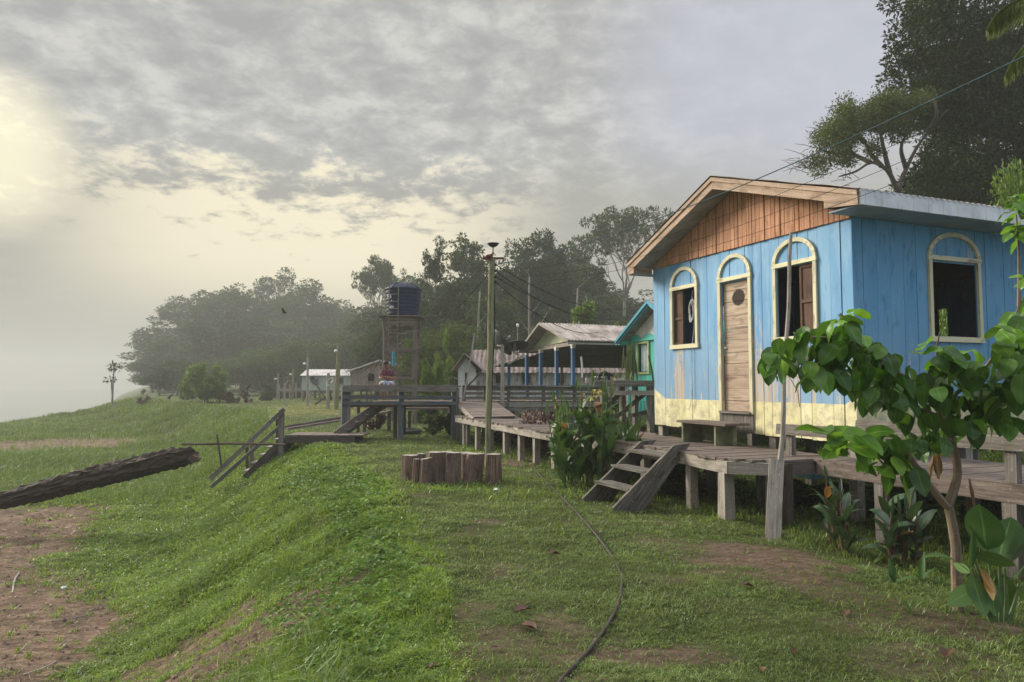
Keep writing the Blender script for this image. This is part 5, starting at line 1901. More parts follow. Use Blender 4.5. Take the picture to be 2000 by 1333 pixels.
# ================================================================== wires
def wire(p0, p1, sag, r=.007, mat='wire', label='', n=24):
    p0, p1 = np.asarray(p0), np.asarray(p1)
    pts = [p0 + (p1 - p0) * t - UP * sag * 4 * t * (1 - t) for t in np.linspace(0, 1, n)]
    mb = MB(); mb.tube(pts, r, 5)
    return tag(mb.build('power_line', M[mat], None, p0), label, 'cable', 'power lines over the village')


def ext(px, py, Y, p1, k=1.12):
    p0 = atY(px, py, Y); return p1 + (p0 - p1) * k


for (pyr, pyl, mm, lb, r_, sg) in ((81, 517, 'wireb', 'highest blue-grey power line running from the pole over the blue house roof', .006, .30), (123, 529, 'wire', 'second power line from the top crossing the red gable', .0025, .42),
                             (165, 541, 'wire', 'third power line from the top crossing the red gable', .0025, .45), (216, 551, 'wire', 'lowest power line crossing the blue house gable', .0025, .42)):
    e_ = atY(967.5, pyl, YU); wire(ext(2000, pyr, 5.2, e_), e_, sg, r_, mm, lb)
for k, (y0_, x1_, y1_, Y1_, sg) in enumerate(((517, 1300, 560, 34, 1.0), (529, 1200, 612, 30, .5), (541, 1262, 606, 30, .6), (551, 1242, 596, 30, 1.1))):
    wire(atY(967.5, y0_, YU), atY(x1_, y1_, Y1_), sg, .009, 'wire', ['upper', 'second', 'third', 'lowest'][k] + ' cable sagging from the pole toward the pavilion roof')
wire(atY(958, 530, YU), atY(822, 648, YT), .25, .008, 'wire', 'thin cable from the pole down to the water tower')
for k in range(4):
    wire(fpt - UP * (.1 + .3 * k), atY(752, 640 + 16 * k, YT + 1), 1.2, .012, 'wire', ['highest', 'second', 'third', 'lowest'][k] + ' of the four cables between far thick pole and water tower')
wire(atY(818, 580, YT + .7), atY(942, 590, 30), .05, .010, 'wire', 'straight thin cable leaving the tank lid to the right')

# ================================================================== stumps
def stump(px0, px1, py_top, py_bot, Y, label, lean=0.0, h2=0.0):
    c0, c1 = atY(px0, py_bot, Y), atY(px1, py_bot, Y)
    top = atY(px0, py_top, Y)[2]
    r = (c1[0] - c0[0]) / 2 * .94
    cx = (c0[0] + c1[0]) / 2
    g0 = gz1(cx, Y) - .06
    n = 26
    ph_ = [random.random() * 6.3 for _ in range(4)]
    rf_ = [1 + .09 * math.sin(2 * math.pi * k / n * 3 + ph_[0]) + .06 * math.sin(2 * math.pi * k / n * 7 + ph_[1]) + random.uniform(-.05, .05) for k in range(n)]
    mb = MB(); V = []; nr = 7
    for i in range(nr + 1):
        t = i / nr
        for k in range(n):
            a = 2 * math.pi * k / n
            rr = r * rf_[k] * (1.06 - .08 * t + .02 * math.sin(t * 5 + ph_[2]))
            z = g0 + (top - g0 + h2 * math.cos(a)) * t
            V.append((cx + rr * math.cos(a) + lean * (t - 1), Y + rr * math.sin(a) * .9, z))
    F = []; U = []
    for i in range(nr):
        for k in range(n):
            k2 = (k + 1) % n
            F.append((i * n + k, i * n + k2, (i + 1) * n + k2, (i + 1) * n + k))
            q = r * 6.28 / n
            o_ = ph_[3]
            U.append([(o_ + i * .08, k * q), (o_ + i * .08, (k + 1) * q), (o_ + i * .08 + .08, (k + 1) * q), (o_ + i * .08 + .08, k * q)])
    mb.add(V, F, U)
    o = thing('tree_stump', label, 'stump', (cx, Y, max(0, g0)), 'upright stumps ringing the pole')
    mb.build('trunk', M['stump'], o)
    mb = MB()
    topv = [np.array(v) + UP * .002 for v in V[-n:]]
    c_ = np.mean(topv, 0) + UP * .004
    Vt = topv + [c_ + (p - c_) * .5 for p in topv] + [c_]
    F = []; U = []
    for k in range(n):
        k2 = (k + 1) % n
        F.append((k, k2, n + k2, n + k)); U.append([(.9, k * .01), (.9, k * .01), (.95, k * .01), (.95, k * .01)])
        F.append((n + k, n + k2, 2 * n)); U.append([(.95, k * .01), (.95, k * .01), (1, k * .01)])
    mb.add(Vt, F, U); mb.build('cut_top', M['greyl'], o)


stump(785, 818, 889.5, 933, 12.1, 'leftmost stump of the ring, broad and mid-brown with yellow-spotted side')
stump(807, 820, 897, 935, 11.75, 'small short pale stump in front of the leftmost one', .02)
stump(820, 844, 896, 938, 11.7, 'short mossy stump with slanted top, second small one from the left', .03, .015)
stump(834, 869, 883.5, 942, 11.95, 'broad smooth dark stump, left of the middle of the ring')
stump(870, 901, 884.5, 944, 11.85, 'deeply furrowed pale brown stump in the middle of the ring')
stump(900, 914, 887, 941, 12.2, 'narrow dark stump set back right of the furrowed one')
stump(908, 947, 886.5, 944, 11.9, 'broad stump leaning right with black hollow in its side', .07)
stump(948, 981, 887.5, 946, 11.7, 'rightmost stump of the ring, straight reddish brown with upright cracks')
stump(812, 832, 886.5, 915, 12.6, 'dark stump at the back left of the ring')
stump(862, 886, 882.5, 915, 12.8, 'dark stump at the back middle of the ring')
stump(895, 925, 884.5, 915, 12.7, 'dark stump at the back right of the ring')

# ================================================================== log on the bank
lg = thing('fallen_log', 'huge dark rough-barked log sloping up from the muddy beach', 'log', atY(60, 985, 16.5))
l0, l1 = atY(-70, 998, 16.3), atY(377, 888, 16.6)
n = 38; m_ = 90
LR = np.random.default_rng(9).normal(size=(m_ + 1, n))
for _ in range(2):
    LR = (LR + np.roll(LR, 1, 0) + np.roll(LR, -1, 0)) / 3
LR = LR / LR.std()
V = []; F = []; U = []
ax_ = (l1 - l0); LL = np.linalg.norm(ax_); ax_ /= LL
s1 = np.cross(ax_, UP); s1 /= np.linalg.norm(s1); s2 = np.cross(s1, ax_)
for i in range(m_ + 1):
    t = i / m_
    R_ = np.interp(t, [0, .16, .35, .6, .9, 1], [.12, .18, .225, .24, .23, .21]) + .012 * math.sin(i * 1.7)
    if t > .9:
        R_ -= (t - .9) * .25
    c_ = l0 + ax_ * LL * t + UP * (.03 * math.sin(t * math.pi))
    for k in range(n):
        a = 2 * math.pi * k / n
        rr = R_ * (1 + .08 * float(vnoise(np.array(t * 7.), np.array(k * .6), 1.0)) + .06 * LR[i, k] + .07 * math.sin(k * 5.1 + .5 * math.sin(t * 5 + k)))
        e = (.10 * math.sin(a * 2 + .5) + .05 * math.sin(5 * a)) * (1 if i == m_ else 0)
        V.append(c_ + (s1 * math.cos(a) + s2 * math.sin(a)) * rr + ax_ * e)
for i in range(m_):
    for k in range(n):
        k2 = (k + 1) % n
        F.append((i * n + k, i * n + k2, (i + 1) * n + k2, (i + 1) * n + k)); q = .075
        U.append([(i * .2, k * q), (i * .2, (k + 1) * q), (i * .2 + .2, (k + 1) * q), (i * .2 + .2, k * q)])
mb = MB(); mb.add(V, F, U); mb.build('trunk', M['bark'], lg, smooth=False)
c_ = np.mean(V[-n:], 0) - ax_ * .05
mb = MB(); mb.add(list(V[-n:]) + [c_], [(k, (k + 1) % n, n) for k in range(n)]); mb.build('broken_end', M['stump'], lg)
q0, q1 = atY(354, 868, 17.5), atY(556, 868.5, 19.2)
mb = MB(); mb.tube([q0, (q0 + q1) / 2 + UP * .02, q1], .032, 7); tag(mb.build('horizontal_pole', M['stump'], None, q0), 'thin brown pole lying level from the log end to the river stairs', 'pole')
q0, q1 = atY(433, 906, 18.0), atY(424, 849, 18.0); q0[2] -= .1
mb = MB(); mb.tube([q0, q1], .022, 6); tag(mb.build('planted_stick', M['dark'], None, q0), 'thin dark stick planted in the bank crossing the level pole', 'stick')
# pale plank ends at the foot of the log
for (a1, b1, lb) in (((-60, 990), (35, 984), 'flat pale board lying at the left foot of the log'), ((28, 979), (62, 983), 'short whitish board lying against the foot of the log')):
    p0_, p1_ = hit(*a1), hit(*b1); mb = MB(); mb.beam(p0_ + UP * .05, p1_ + UP * .06, .22, .07); tag(mb.build('loose_board', M['greyl'], None, p0_), lb, 'board')
q = hit(5, 953); mb = MB(); mb.beam(q + UP * .04, q + np.array([.9, .3, .06]), .25, .05); tag(mb.build('loose_board', M['greyl'], None, q), 'small pale board lying on the grass above the log', 'board')

# hose
hp = [hit(*p) for p in ((1040, 905), (1050, 925), (1092, 968), (1125, 1002), (1158, 1040), (1190, 1082), (1210, 1118), (1214, 1150), (1207, 1185), (1190, 1220), (1160, 1263), (1125, 1303), (1097, 1333), (1060, 1385))]
hp = [p + UP * .014 for p in hp]


def smooth_path(P, k=6):
    P = [np.asarray(p) for p in P]; P = [2 * P[0] - P[1]] + P + [2 * P[-1] - P[-2]]
    out = []
    for i in range(1, len(P) - 2):
        for j in range(k):
            t = j / k
            out.append(.5 * (2 * P[i] + (P[i + 1] - P[i - 1]) * t + (2 * P[i - 1] - 5 * P[i] + 4 * P[i + 1] - P[i + 2]) * t * t + (3 * P[i] - P[i - 1] - 3 * P[i + 1] + P[i + 2]) * t ** 3))
    out.append(P[-2])
    return out


M['hose'] = mat_flat('muddy_black_hose', (.05, .035, .03), .45, .4, 9, dirt=(.22, .13, .09))
mb = MB(); mb.tube(smooth_path(hp), .0125, 8); tag(mb.build('hose', M['hose'], None, hp[3], smooth=True), 'long muddy black hose curving across the lawn', 'hose')
sp_ = [hit(*p) + UP * .012 for p in ((132, 1090), (60, 1105), (32, 1128), (24, 1160))]
mb = MB(); mb.tube(smooth_path(sp_), .014, 6); tag(mb.build('dry_stick', M['greyl'], None, sp_[1]), 'pale bent dry stick lying on the muddy beach', 'stick')
for (x_, y_, a_, L_, lb) in ((100, 1215, .4, .45, 'thin twig on the beach near the lower left'), (45, 1320, 1.0, .4, 'pale twig at the bottom left corner of the beach'), (1160, 893 + 110, .2, .12, 'short dark twig in the lawn right of the hose start')):
    q = hit(x_, y_) + UP * .01
    mb = MB(); mb.tube([q, q + np.array([math.cos(a_), math.sin(a_), .02]) * L_ * .5, q + np.array([math.cos(a_ + .2), math.sin(a_ + .2), .02]) * L_], .008, 5); tag(mb.build('twig', M['greyl'], None, q), lb, 'twig')


def dead_leaf(px, py, L_, label):
    q = hit(px, py) + UP * .012
    az = random.uniform(0, 6.28)
    n_ = 7
    V = []
    for i in range(n_):
        t = i / (n_ - 1)
        w = .34 * math.sin(math.pi * min(1, t * .95 + .03)) ** .7 * L_
        for j, s_ in enumerate((-1, -.5, 0, .5, 1)):
            V.append((t * L_ - L_ / 2, s_ * w, .01 + abs(s_) * w * random.uniform(.45, .9) + .03 * L_ * math.sin(5 * t + s_)))
    V = np.array(V); ca, sa = math.cos(az), math.sin(az)
    V = np.stack([V[:, 0] * ca - V[:, 1] * sa, V[:, 0] * sa + V[:, 1] * ca, V[:, 2]], 1) + q
    F = [(i * 5 + j, i * 5 + j + 1, (i + 1) * 5 + j + 1, (i + 1) * 5 + j) for i in range(n_ - 1) for j in range(4)]
    mb = MB(); mb.add(V, F)
    tag(mb.build('dead_leaf', M['deadleaf'], None, q, smooth=True), label, 'leaf', 'dead leaves on the lawn')


for a_ in ((1020, 1199, .13, 'large dark red dead leaf left of the hose, the biggest on the lawn'), (1032, 1232, .12, 'narrow brown dead leaf just below the biggest red one'), (1083, 1087, .12, 'curled red dead leaf with pale tip in the mid lawn'),
           (845, 1311, .08, 'curled orange-brown dead leaf near the lower middle edge'), (1553, 1281, .07, 'flat orange dead leaf at the lower right lawn'), (1487, 1316, .06, 'small red dead leaf at the bottom edge of the lawn'),
           (1460, 1150, .09, 'dark red dead leaf in the bare patch before the walkway'), (1850, 1285, .12, 'brown dead leaf at the bottom right under the leafy tree'), (1650, 1205, .10, 'dark dead leaf on the bare soil left of the leafy tree'),
           (965, 1272, .05, 'small blackish dead leaf left of the lower hose')):
    dead_leaf(*a_)


def crumple(px, py, s_, label):
    q = hit(px, py) + UP * .03
    mb = MB(); n_ = 9
    V = [q + np.array([math.cos(a) * math.cos(b), math.sin(a) * math.cos(b), math.sin(b) * .5]) * s_ * random.uniform(.5, 1.1) for b in np.linspace(-1.3, 1.3, 5) for a in np.linspace(0, 6.28, n_, endpoint=False)]
    F = [(i * n_ + k, i * n_ + (k + 1) % n_, (i + 1) * n_ + (k + 1) % n_, (i + 1) * n_ + k) for i in range(4) for k in range(n_)]
    mb.add(V, F); tag(mb.build('plastic_bag', M['bag'], None, q), label, 'bag')


crumple(968, 960, .055, 'crumpled white plastic scrap in front of the rightmost stump')
crumple(125, 1151, .05, 'white plastic scrap on the muddy beach')
# tyre under the platform
tq_ = hit(803, 848)
mb = MB(); prof = [(.20 + .09 * math.cos(a) * 1.0, .08 + .08 * math.sin(a)) for a in np.linspace(0, 2 * math.pi, 13)]
mb.lathe([(p[0] + .06, p[1]) for p in prof], tq_, 24, axis=(0, -.05, 1)); tag(mb.build('old_tyre', M['black'], None, tq_, smooth=True), 'old black tyre lying on the grass under the railed platform', 'tyre')

# ================================================================== trees
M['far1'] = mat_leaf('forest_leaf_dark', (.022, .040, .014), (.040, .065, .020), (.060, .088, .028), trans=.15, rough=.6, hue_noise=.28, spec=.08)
M['far2'] = mat_leaf('forest_leaf_mid', (.032, .054, .018), (.055, .085, .025), (.090, .12, .035), trans=.2, rough=.6, hue_noise=.3, spec=.08)
M['far3'] = mat_leaf('forest_leaf_light', (.055, .11, .016), (.11, .19, .024), (.19, .28, .035), trans=.3, rough=.5, hue_noise=.35)
M['big'] = mat_leaf('broad_tree_leaf', (.014, .030, .007), (.028, .052, .011), (.058, .095, .020), trans=.15, rough=.55, hue_noise=.25, spec=.10)
M['fine'] = mat_leaf('fine_yellowish_leaf', (.045, .070, .016), (.080, .112, .025), (.13, .155, .038), trans=.25, rough=.5, hue_noise=.5)
M['red'] = mat_leaf('dark_red_shrub_leaf', (.045, .018, .018), (.075, .030, .028), (.11, .045, .035), trans=.15)
M['trunk'] = mat_wood('pale_trunk_bark', (.12, .105, .085), (.24, .215, .18), (.38, .35, .30), moss=(.15, .17, .10), mossamt=.1)
M['trunkd'] = mat_wood('dark_trunk_bark', (.05, .043, .033), (.10, .088, .068), (.17, .15, .12), moss=(.07, .08, .04), mossamt=.1)


def rand_unit(n):
    return unit(RNG.normal(size=(n, 3)))


def cloud_leaves(mb, centers, radii, per, L, Wd, flat=.75, shell=.5, droop=.0):
    """leaf clumps: centers (k,3), radii (k,), per leaves each"""
    centers = np.asarray(centers, float); radii = np.asarray(radii, float)
    k = len(centers)
    cnt = np.maximum(6, (per * (radii / radii.mean()) ** 2).astype(int))
    idx = np.repeat(np.arange(k), cnt)
    n = len(idx)
    u_ = rand_unit(n)
    r_ = radii[idx] * (shell + (1 - shell) * RNG.random(n)) ** .8 * (1 + .25 * RNG.normal(size=n) * .5)
    off = u_ * r_[:, None]
    off[:, 2] *= flat
    c = centers[idx] + off
    dr = unit(u_ * .9 + rand_unit(n) * .9 + np.array([0, 0, -droop]))
    nr = unit(u_ * .5 + rand_unit(n) * .6 + np.array([0, 0, .8]))
    s_ = RNG.uniform(.65, 1.3, n)
    leaf_quads(mb, c, dr, nr, L * s_, Wd * s_, .08)
    return n


def limb(mb, p0, p1, r0, r1, wob=.08, n=6, seg=6):
    p0, p1 = np.asarray(p0, float), np.asarray(p1, float)
    L = np.linalg.norm(p1 - p0)
    pts = []
    o = RNG.normal(size=3) * wob * L
    for i in range(seg + 1):
        t = i / seg
        pts.append(p0 + (p1 - p0) * t + o * math.sin(math.pi * t) + RNG.normal(size=3) * wob * .15 * L * (0 < i < seg))
    mb.tube(pts, [r0 + (r1 - r0) * i / seg for i in range(seg + 1)], n)
    return pts


def make_tree(name, label, kind, leafm, H=12.0, Wr=3.6, seed=0, group='forest trees', L=.30, per=150, nc=48, trunkm=None):
    global RNG
    RNG = np.random.default_rng(seed)
    t = thing(name, label, 'tree', (0, 0, 0), group)
    tb_, lb_ = MB(), MB()
    if kind == 'dense':
        limb(tb_, (0, 0, -.5), (RNG.normal() * .3, 0, H * .75), H * .018, H * .006, .03, 7)
        c = []
        while len(c) < nc:
            u_ = rand_unit(1)[0]; r_ = RNG.random() ** .45
            p = np.array([u_[0] * Wr * r_, u_[1] * Wr * r_, H * .53 + u_[2] * H * .43 * r_])
            tt = (p[2]) / H
            lim = Wr * (1.12 - .75 * max(0, tt - .45) / .55) * (.55 + .6 * min(1, tt / .35))
            if math.hypot(p[0], p[1]) < lim:
                c.append(p)
        c = np.array(c)
        cloud_leaves(lb_, c, RNG.uniform(.12, .27, len(c)) * Wr * 1.15, per, L, L * .55)
    elif kind == 'umbrella':
        fork = H * .40
        limb(tb_, (0, 0, -.5), (.1, 0, fork), H * .018, H * .013, .02, 8)
        c = []
        for i in range(9):
            a = i * 2.4 + RNG.uniform(-.3, .3)
            r_ = Wr * RNG.uniform(.35, .92) * (1 if i < 7 else .2)
            e = np.array([math.cos(a) * r_, math.sin(a) * r_ * .9, H * RNG.uniform(.70, .93) - .10 * r_])
            pts = limb(tb_, (.1, 0, fork + RNG.uniform(-.05, .05) * H), e, H * .007, H * .0025, .10, 6, 7)
            for j in range(7):
                p0 = pts[RNG.integers(3, 7)]
                e2 = e + np.array([RNG.normal() * Wr * .24, RNG.normal() * Wr * .24, RNG.uniform(-.04, .11) * H])
                limb(tb_, p0, e2, H * .0028, H * .001, .08, 4, 4)
                c.append(e2)
        c = np.array(c)
        cloud_leaves(lb_, c, RNG.uniform(.10, .19, len(c)) * Wr, per, L, L * .5, flat=.45)
    elif kind == 'airy':
        limb(tb_, (0, 0, -.5), (.2, 0, H * .9), H * .014, H * .003, .03, 7, 9)
        c = []
        for i in range(22):
            z_ = H * RNG.uniform(.42, .95); a = i * 2.4
            r_ = Wr * (1.15 - z_ / H) * RNG.uniform(.6, 1.5)
            e = np.array([math.cos(a) * r_, math.sin(a) * r_, z_ + r_ * .35])
            limb(tb_, (.1, 0, z_ - r_ * .2), e, H * .004, H * .0012, .08, 4, 5)
            for j in range(3):
                c.append(e + RNG.normal(size=3) * Wr * .14)
        c = np.array(c)
        cloud_leaves(lb_, c, RNG.uniform(.10, .2, len(c)) * Wr, per, L, L * .5)
    elif kind == 'bush':
        c = []
        while len(c) < nc:
            u_ = rand_unit(1)[0]; u_[2] = abs(u_[2]); r_ = RNG.random() ** .4
            r_ *= 1 + .38 * float(vnoise(u_[0] * 3 + seed, u_[1] * 3 + u_[2] * 2, 1.3))
            c.append(np.array([u_[0] * Wr * r_, u_[1] * Wr * r_, .12 * H + u_[2] * H * .8 * r_]))
        c = np.array(c)
        for i in range(7):
            limb(tb_, (RNG.normal() * .1 * Wr, RNG.normal() * .1 * Wr, -.2), c[i] * .85, H * .015, H * .005, .05, 5, 4)
        cloud_leaves(lb_, c, RNG.uniform(.12, .30, len(c)) * min(Wr, H), per, L, L * .55, shell=.2)
    elif kind == 'dead':
        pts = limb(tb_, (0, 0, -.5), (RNG.normal() * .6, 0, H), H * .016, H * .006, .02, 7, 8)
        for i in range(5):
            p0 = pts[RNG.integers(5, 9)]; limb(tb_, p0, p0 + np.array([RNG.normal() * 1.2, RNG.normal(), RNG.uniform(.5, 2)]), H * .004, H * .001, .1, 4, 4)
    tb_.build('trunk', trunkm or M['trunk'], t, smooth=True)
    if lb_.v:
        lb_.build('crown', leafm, t)
    return t


protos = {}


def place_tree(key, px, py_top, Y, wpx=None, label=None, rot=None, base=None, group=None, first_loc=None):
    """stand a copy of a tree kind on the ground at distance Y under picture column px, reaching the given height"""
    src, H, Wr = protos[key]
    if not src.get('used'):
        o = src; src['used'] = 1
    else:
        o = copy_tree(src)
    if 'used' in o:
        pass
    x = atY(px, 750, Y)[0]
    zb = gz1(x, Y) - .1
    top = atY(px, py_top, Y)[2]
    s = max(.1, (top - zb) / H)
    if wpx:
        sw = wpx / 1400 * Y / (2 * Wr)
    else:
        sw = s
    o.location = (x, Y, zb)
    o.scale = (sw, sw, s)
    o.rotation_euler = (0, 0, random.uniform(0, 6.28) if rot is None else rot)
    if label:
        o['label'] = label
    if group:
        o['group'] = group
    return o


FG = 'trees of the misty forest edge'
for k_ in range(4):
    protos['d%d' % k_] = (make_tree('forest_tree', 'x', 'dense', M['far1' if k_ < 2 else 'far2'], 12, 3.4, 20 + k_, FG, .28, 150, 92), 12, 3.4)
M['far4'] = mat_leaf('forest_leaf_olive', (.036, .064, .016), (.066, .105, .024), (.11, .15, .034), trans=.25, rough=.55, hue_noise=.35, spec=.08)
protos['g0'] = (make_tree('forest_tree', 'x', 'dense', M['far4'], 9, 3.0, 31, FG, .24, 130, 75), 9, 3.0)
protos['u0'] = (make_tree('umbrella_tree', 'x', 'umbrella', M['far2'], 18, 6.5, 41, None, .42, 120), 18, 7.0)
protos['a0'] = (make_tree('slender_tree', 'x', 'airy', M['far1'], 14, 3.0, 51, FG, .30, 90), 14, 3.2)
protos['a1'] = (make_tree('slender_tree', 'x', 'airy', M['far2'], 14, 3.0, 52, FG, .30, 90), 14, 3.2)
protos['x0'] = (make_tree('bare_trunk', 'x', 'dead', None, 12, 1, 61, 'bare pale trunks before the forest'), 12, 1)
for kk, (src, _, _) in protos.items():
    pass

names_side = ['left end', 'left shoulder', 'upper left', 'left of the top', 'top', 'right of the top', 'upper right', 'right shoulder', 'right end']
rows = []
# far misty hump on the left
hump = [(312, 648, 100), (345, 598, 118), (392, 560, 130), (440, 545, 120), (488, 532, 122), (538, 522, 90), (585, 538, 120), (630, 562, 110), (672, 592, 110), (708, 588, 100)]
for i, (px, py, w) in enumerate(hump):
    place_tree('d%d' % (i % 4), px, py + 4, 165 + (i % 3) * 9, w * 1.35, 'big misty tree of the far left hump of forest, number %s from its left end' % ['one', 'two', 'three', 'four', 'five', 'six', 'seven', 'eight', 'nine', 'ten'][i])
for i, (px, py, w) in enumerate([(300, 690, 70), (330, 655, 90), (365, 640, 110), (415, 620, 120), (470, 615, 120), (525, 612, 120), (580, 620, 115), (632, 625, 110), (680, 620, 110), (700, 600, 90)]):
    place_tree('d%d' % ((i + 2) % 4), px, py, 135 + (i % 3) * 6, w * 1.35, 'grey-green tree in the middle tier of the left forest, %s from the left' % ['first', 'second', 'third', 'fourth', 'fifth', 'sixth', 'seventh', 'eighth', 'ninth', 'tenth'][i])
for i, (px, py, w, kd) in enumerate([(315, 715, 60, 'd1'), (345, 700, 60, 'd2'), (420, 700, 80, 'd3'), (470, 690, 90, 'g0'), (520, 668, 90, 'g0'), (560, 680, 80, 'd2'), (600, 655, 90, 'g0'), (645, 645, 90, 'd0'), (690, 640, 90, 'g0'), (725, 650, 90, 'd1'), (520, 705, 70, 'd0'), (575, 712, 60, 'd3')]):
    place_tree(kd, px, py, 96 + (i % 3) * 5, w * 1.35, 'lower tree at the foot of the left forest, %s from the left' % ['first', 'second', 'third', 'fourth', 'fifth', 'sixth', 'seventh', 'eighth', 'ninth', 'tenth', 'small dark one', 'small rounded one'][i])
# centre and right of centre
cen = [('d3', 800, 522, 112, 100, 'pale hazy tree far behind the water tank'), ('d2', 830, 560, 70, 110, 'dark tree right behind the water tank'), ('a0', 850, 482, 60, 60, 'pointed slender tree rising left of the utility pole'),
       ('d0', 858, 545, 56, 110, 'dark dense tree between water tank and utility pole'), ('a1', 908, 445, 66, 105, 'tall airy tree directly left of the utility pole top'), ('d1', 905, 530, 54, 110, 'dense dark tree behind the upper utility pole'),
       ('d0', 1010, 455, 62, 90, 'tall dark tree right of the antenna, left half of the pair'), ('d1', 1050, 448, 64, 105, 'tall dark tree right of the antenna, right half of the pair'), ('a0', 1080, 470, 66, 80, 'slender tree leaning out right of the tall dark pair'),
       ('d2', 1115, 462, 76, 90, 'grey tree between the dark pair and the umbrella tree'), ('a1', 1150, 500, 72, 90, 'airy tree with drooping branches left of the umbrella tree'), ('d3', 1140, 560, 66, 120, 'misty rounded tree below the airy one'),
       ('d2', 1190, 560, 84, 120, 'misty tree at the foot of the umbrella tree'), ('d0', 1240, 565, 88, 110, 'misty tree right of the umbrella tree trunk'), ('d1', 1285, 590, 80, 110, 'dark misty tree by the corner of the blue house'),
       ('d3', 960, 560, 48, 100, 'tree behind the middle of the utility pole'), ('d0', 1060, 600, 50, 110, 'dark tree above the long whitewashed house'), ('d1', 1130, 625, 48, 110, 'dark tree behind the pavilion roof'),
       ('d2', 1200, 615, 50, 110, 'dark tree behind the right end of the pavilion roof'), ('g0', 840, 640, 40, 90, 'light green tree right of the tower legs'), ('g0', 885, 612, 42, 100, 'light green bushy tree left of the utility pole'), ('g0', 925, 660, 40, 80, 'small light green tree beside the leaning stick'),
       ('d1', 775, 600, 62, 100, 'dark tree behind the tower platform'), ('d2', 740, 640, 60, 90, 'dark tree just left of the water tower'), ('d0', 985, 625, 44, 90, 'dark small tree behind the mesh dishes'),
       ('g0', 790, 690, 44, 70, 'low tree behind the tower legs'), ('d1', 1250, 640, 46, 90, 'dark tree behind the turquoise house')]
for kd, px, py, Y, w, lb in cen:
    place_tree(kd, px, py, Y, w * 1.35, lb)
for i, (px, py, Y, w) in enumerate(((770, 575, 88, 150), (840, 560, 92, 150), (920, 545, 90, 150), (990, 520, 88, 150), (1060, 520, 92, 160), (1130, 530, 94, 160), (1200, 575, 98, 160), (1270, 585, 98, 160))):
    place_tree('d%d' % (i % 4), px, py, Y, w * 1.3, 'broad misty tree filling the back row of the centre forest, %s from the left' % ['first', 'second', 'third', 'fourth', 'fifth', 'sixth', 'seventh', 'eighth'][i])
for (px, py, Y, lb) in ((1042, 540, 43, 'straight pale bare trunk above the pavilion roof'), (942, 570, 45, 'leaning pale bare trunk just left of the utility pole'), (1127, 565, 52, 'thin pale bare trunk right of the straight one'), (1143, 585, 50, 'short pale trunk near the pavilion ridge'),
                        (855, 655, 43, 'short bare trunk among the bushes right of the tower')):
    place_tree('x0', px, py, Y, None, lb)
# two umbrella-crowned trees
o = place_tree('u0', 1221, 392, 76, 165, 'tall tree with wide umbrella crown rising above the pavilion', rot=.6)
o = place_tree('u0', 742, 494, 100, 108, 'solitary umbrella-crowned tree in the mist above the water tank', rot=2.2)

# nearer bushes
def bush(px, py_top, py_base, wpx, label, leafm, seed, L=.16, per=130, nc=26, Y=None, name='bush', cat='bush'):
    Yb_ = Y or 1.6 * 1400 / (py_base - 750)
    t = make_tree(name, label, 'bush', leafm, 1.0, .62, seed, None, L / 1.0, per, nc, M['trunkd'])
    t['category'] = cat
    x = atY(px, 750, Yb_)[0]; zb = gz1(x, Yb_)
    h = atY(px, py_top, Yb_)[2] - zb
    w = wpx / 1400 * Yb_
    t.location = (x, Yb_, zb); t.scale = (w / 1.45, w / 1.45, h)
    return t


bush(405, 700, 787, 105, 'large round bright green bush on the far lawn', M['far3'], 71, .055, 330, 40)
bush(380, 712, 786, 60, 'darker green bush at the left side of the round bright bush', M['far2'], 72, .06, 200, 26, Y=64)
bush(447, 758, 787, 40, 'low dark red shrub right of the round bright bush', M['red'], 73, .09, 160, 20, Y=58)
bush(478, 762, 788, 30, 'smaller dark red shrub farther right', M['red'], 74, .10, 120, 16, Y=58)
bush(280, 766, 790, 28, 'reddish weeds on the crest of the far bank', M['red'], 75, .12, 70, 14, Y=66, name='shrub', cat='shrub')
bush(525, 752, 785, 60, 'low grey-green shrub before the far fence', M['far2'], 76, .09, 160, 20, Y=66)
bush(835, 700, 760, 90, 'yellow-green bush with reddish leaves behind the railed platform', M['far3'], 77, .07, 260, 30, Y=30)
bush(868, 660, 760, 60, 'taller green bush left of the white porch', M['far3'], 78, .07, 220, 26, Y=33)
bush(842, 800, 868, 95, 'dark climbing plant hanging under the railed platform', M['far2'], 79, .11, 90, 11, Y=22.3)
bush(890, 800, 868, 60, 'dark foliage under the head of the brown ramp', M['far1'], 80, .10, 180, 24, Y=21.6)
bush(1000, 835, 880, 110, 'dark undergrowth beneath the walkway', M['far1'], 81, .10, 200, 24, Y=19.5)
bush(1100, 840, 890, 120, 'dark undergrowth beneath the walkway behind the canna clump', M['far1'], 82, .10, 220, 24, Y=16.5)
bush(735, 796, 815, 50, 'red and yellow leaved shrub under the platform near the man', M['red'], 83, .12, 110, 18, Y=25)
bush(1178, 602, 700, 150, 'dense bright green tree crown just above the pavilion roof', M['far3'], 84, .07, 420, 36, Y=38, name='bushy_tree', cat='tree')
bush(1048, 782, 835, 85, 'twiggy dark shrub between ramp and canna clump', M['red'], 85, .07, 90, 22, Y=15.6, name='shrub', cat='shrub')
for k_, uu in enumerate((3.4, 4.6, 5.9, 7.2, 8.6, 10.2)):
    p_ = fp(uu, -.35, 0); px_ = 1000 + 1400 * p_[0] / p_[1]
    bush(px_, 750 + (1.6 - .62) * 1400 / p_[1], 900, 1.25 * 1400 / p_[1], 'dark shade plants under the walkway, %s patch counted from the steps' % ['first', 'second', 'third', 'fourth', 'fifth', 'sixth'][k_], M['far1'], 120 + k_, .10, 160, 18, Y=float(p_[1]))
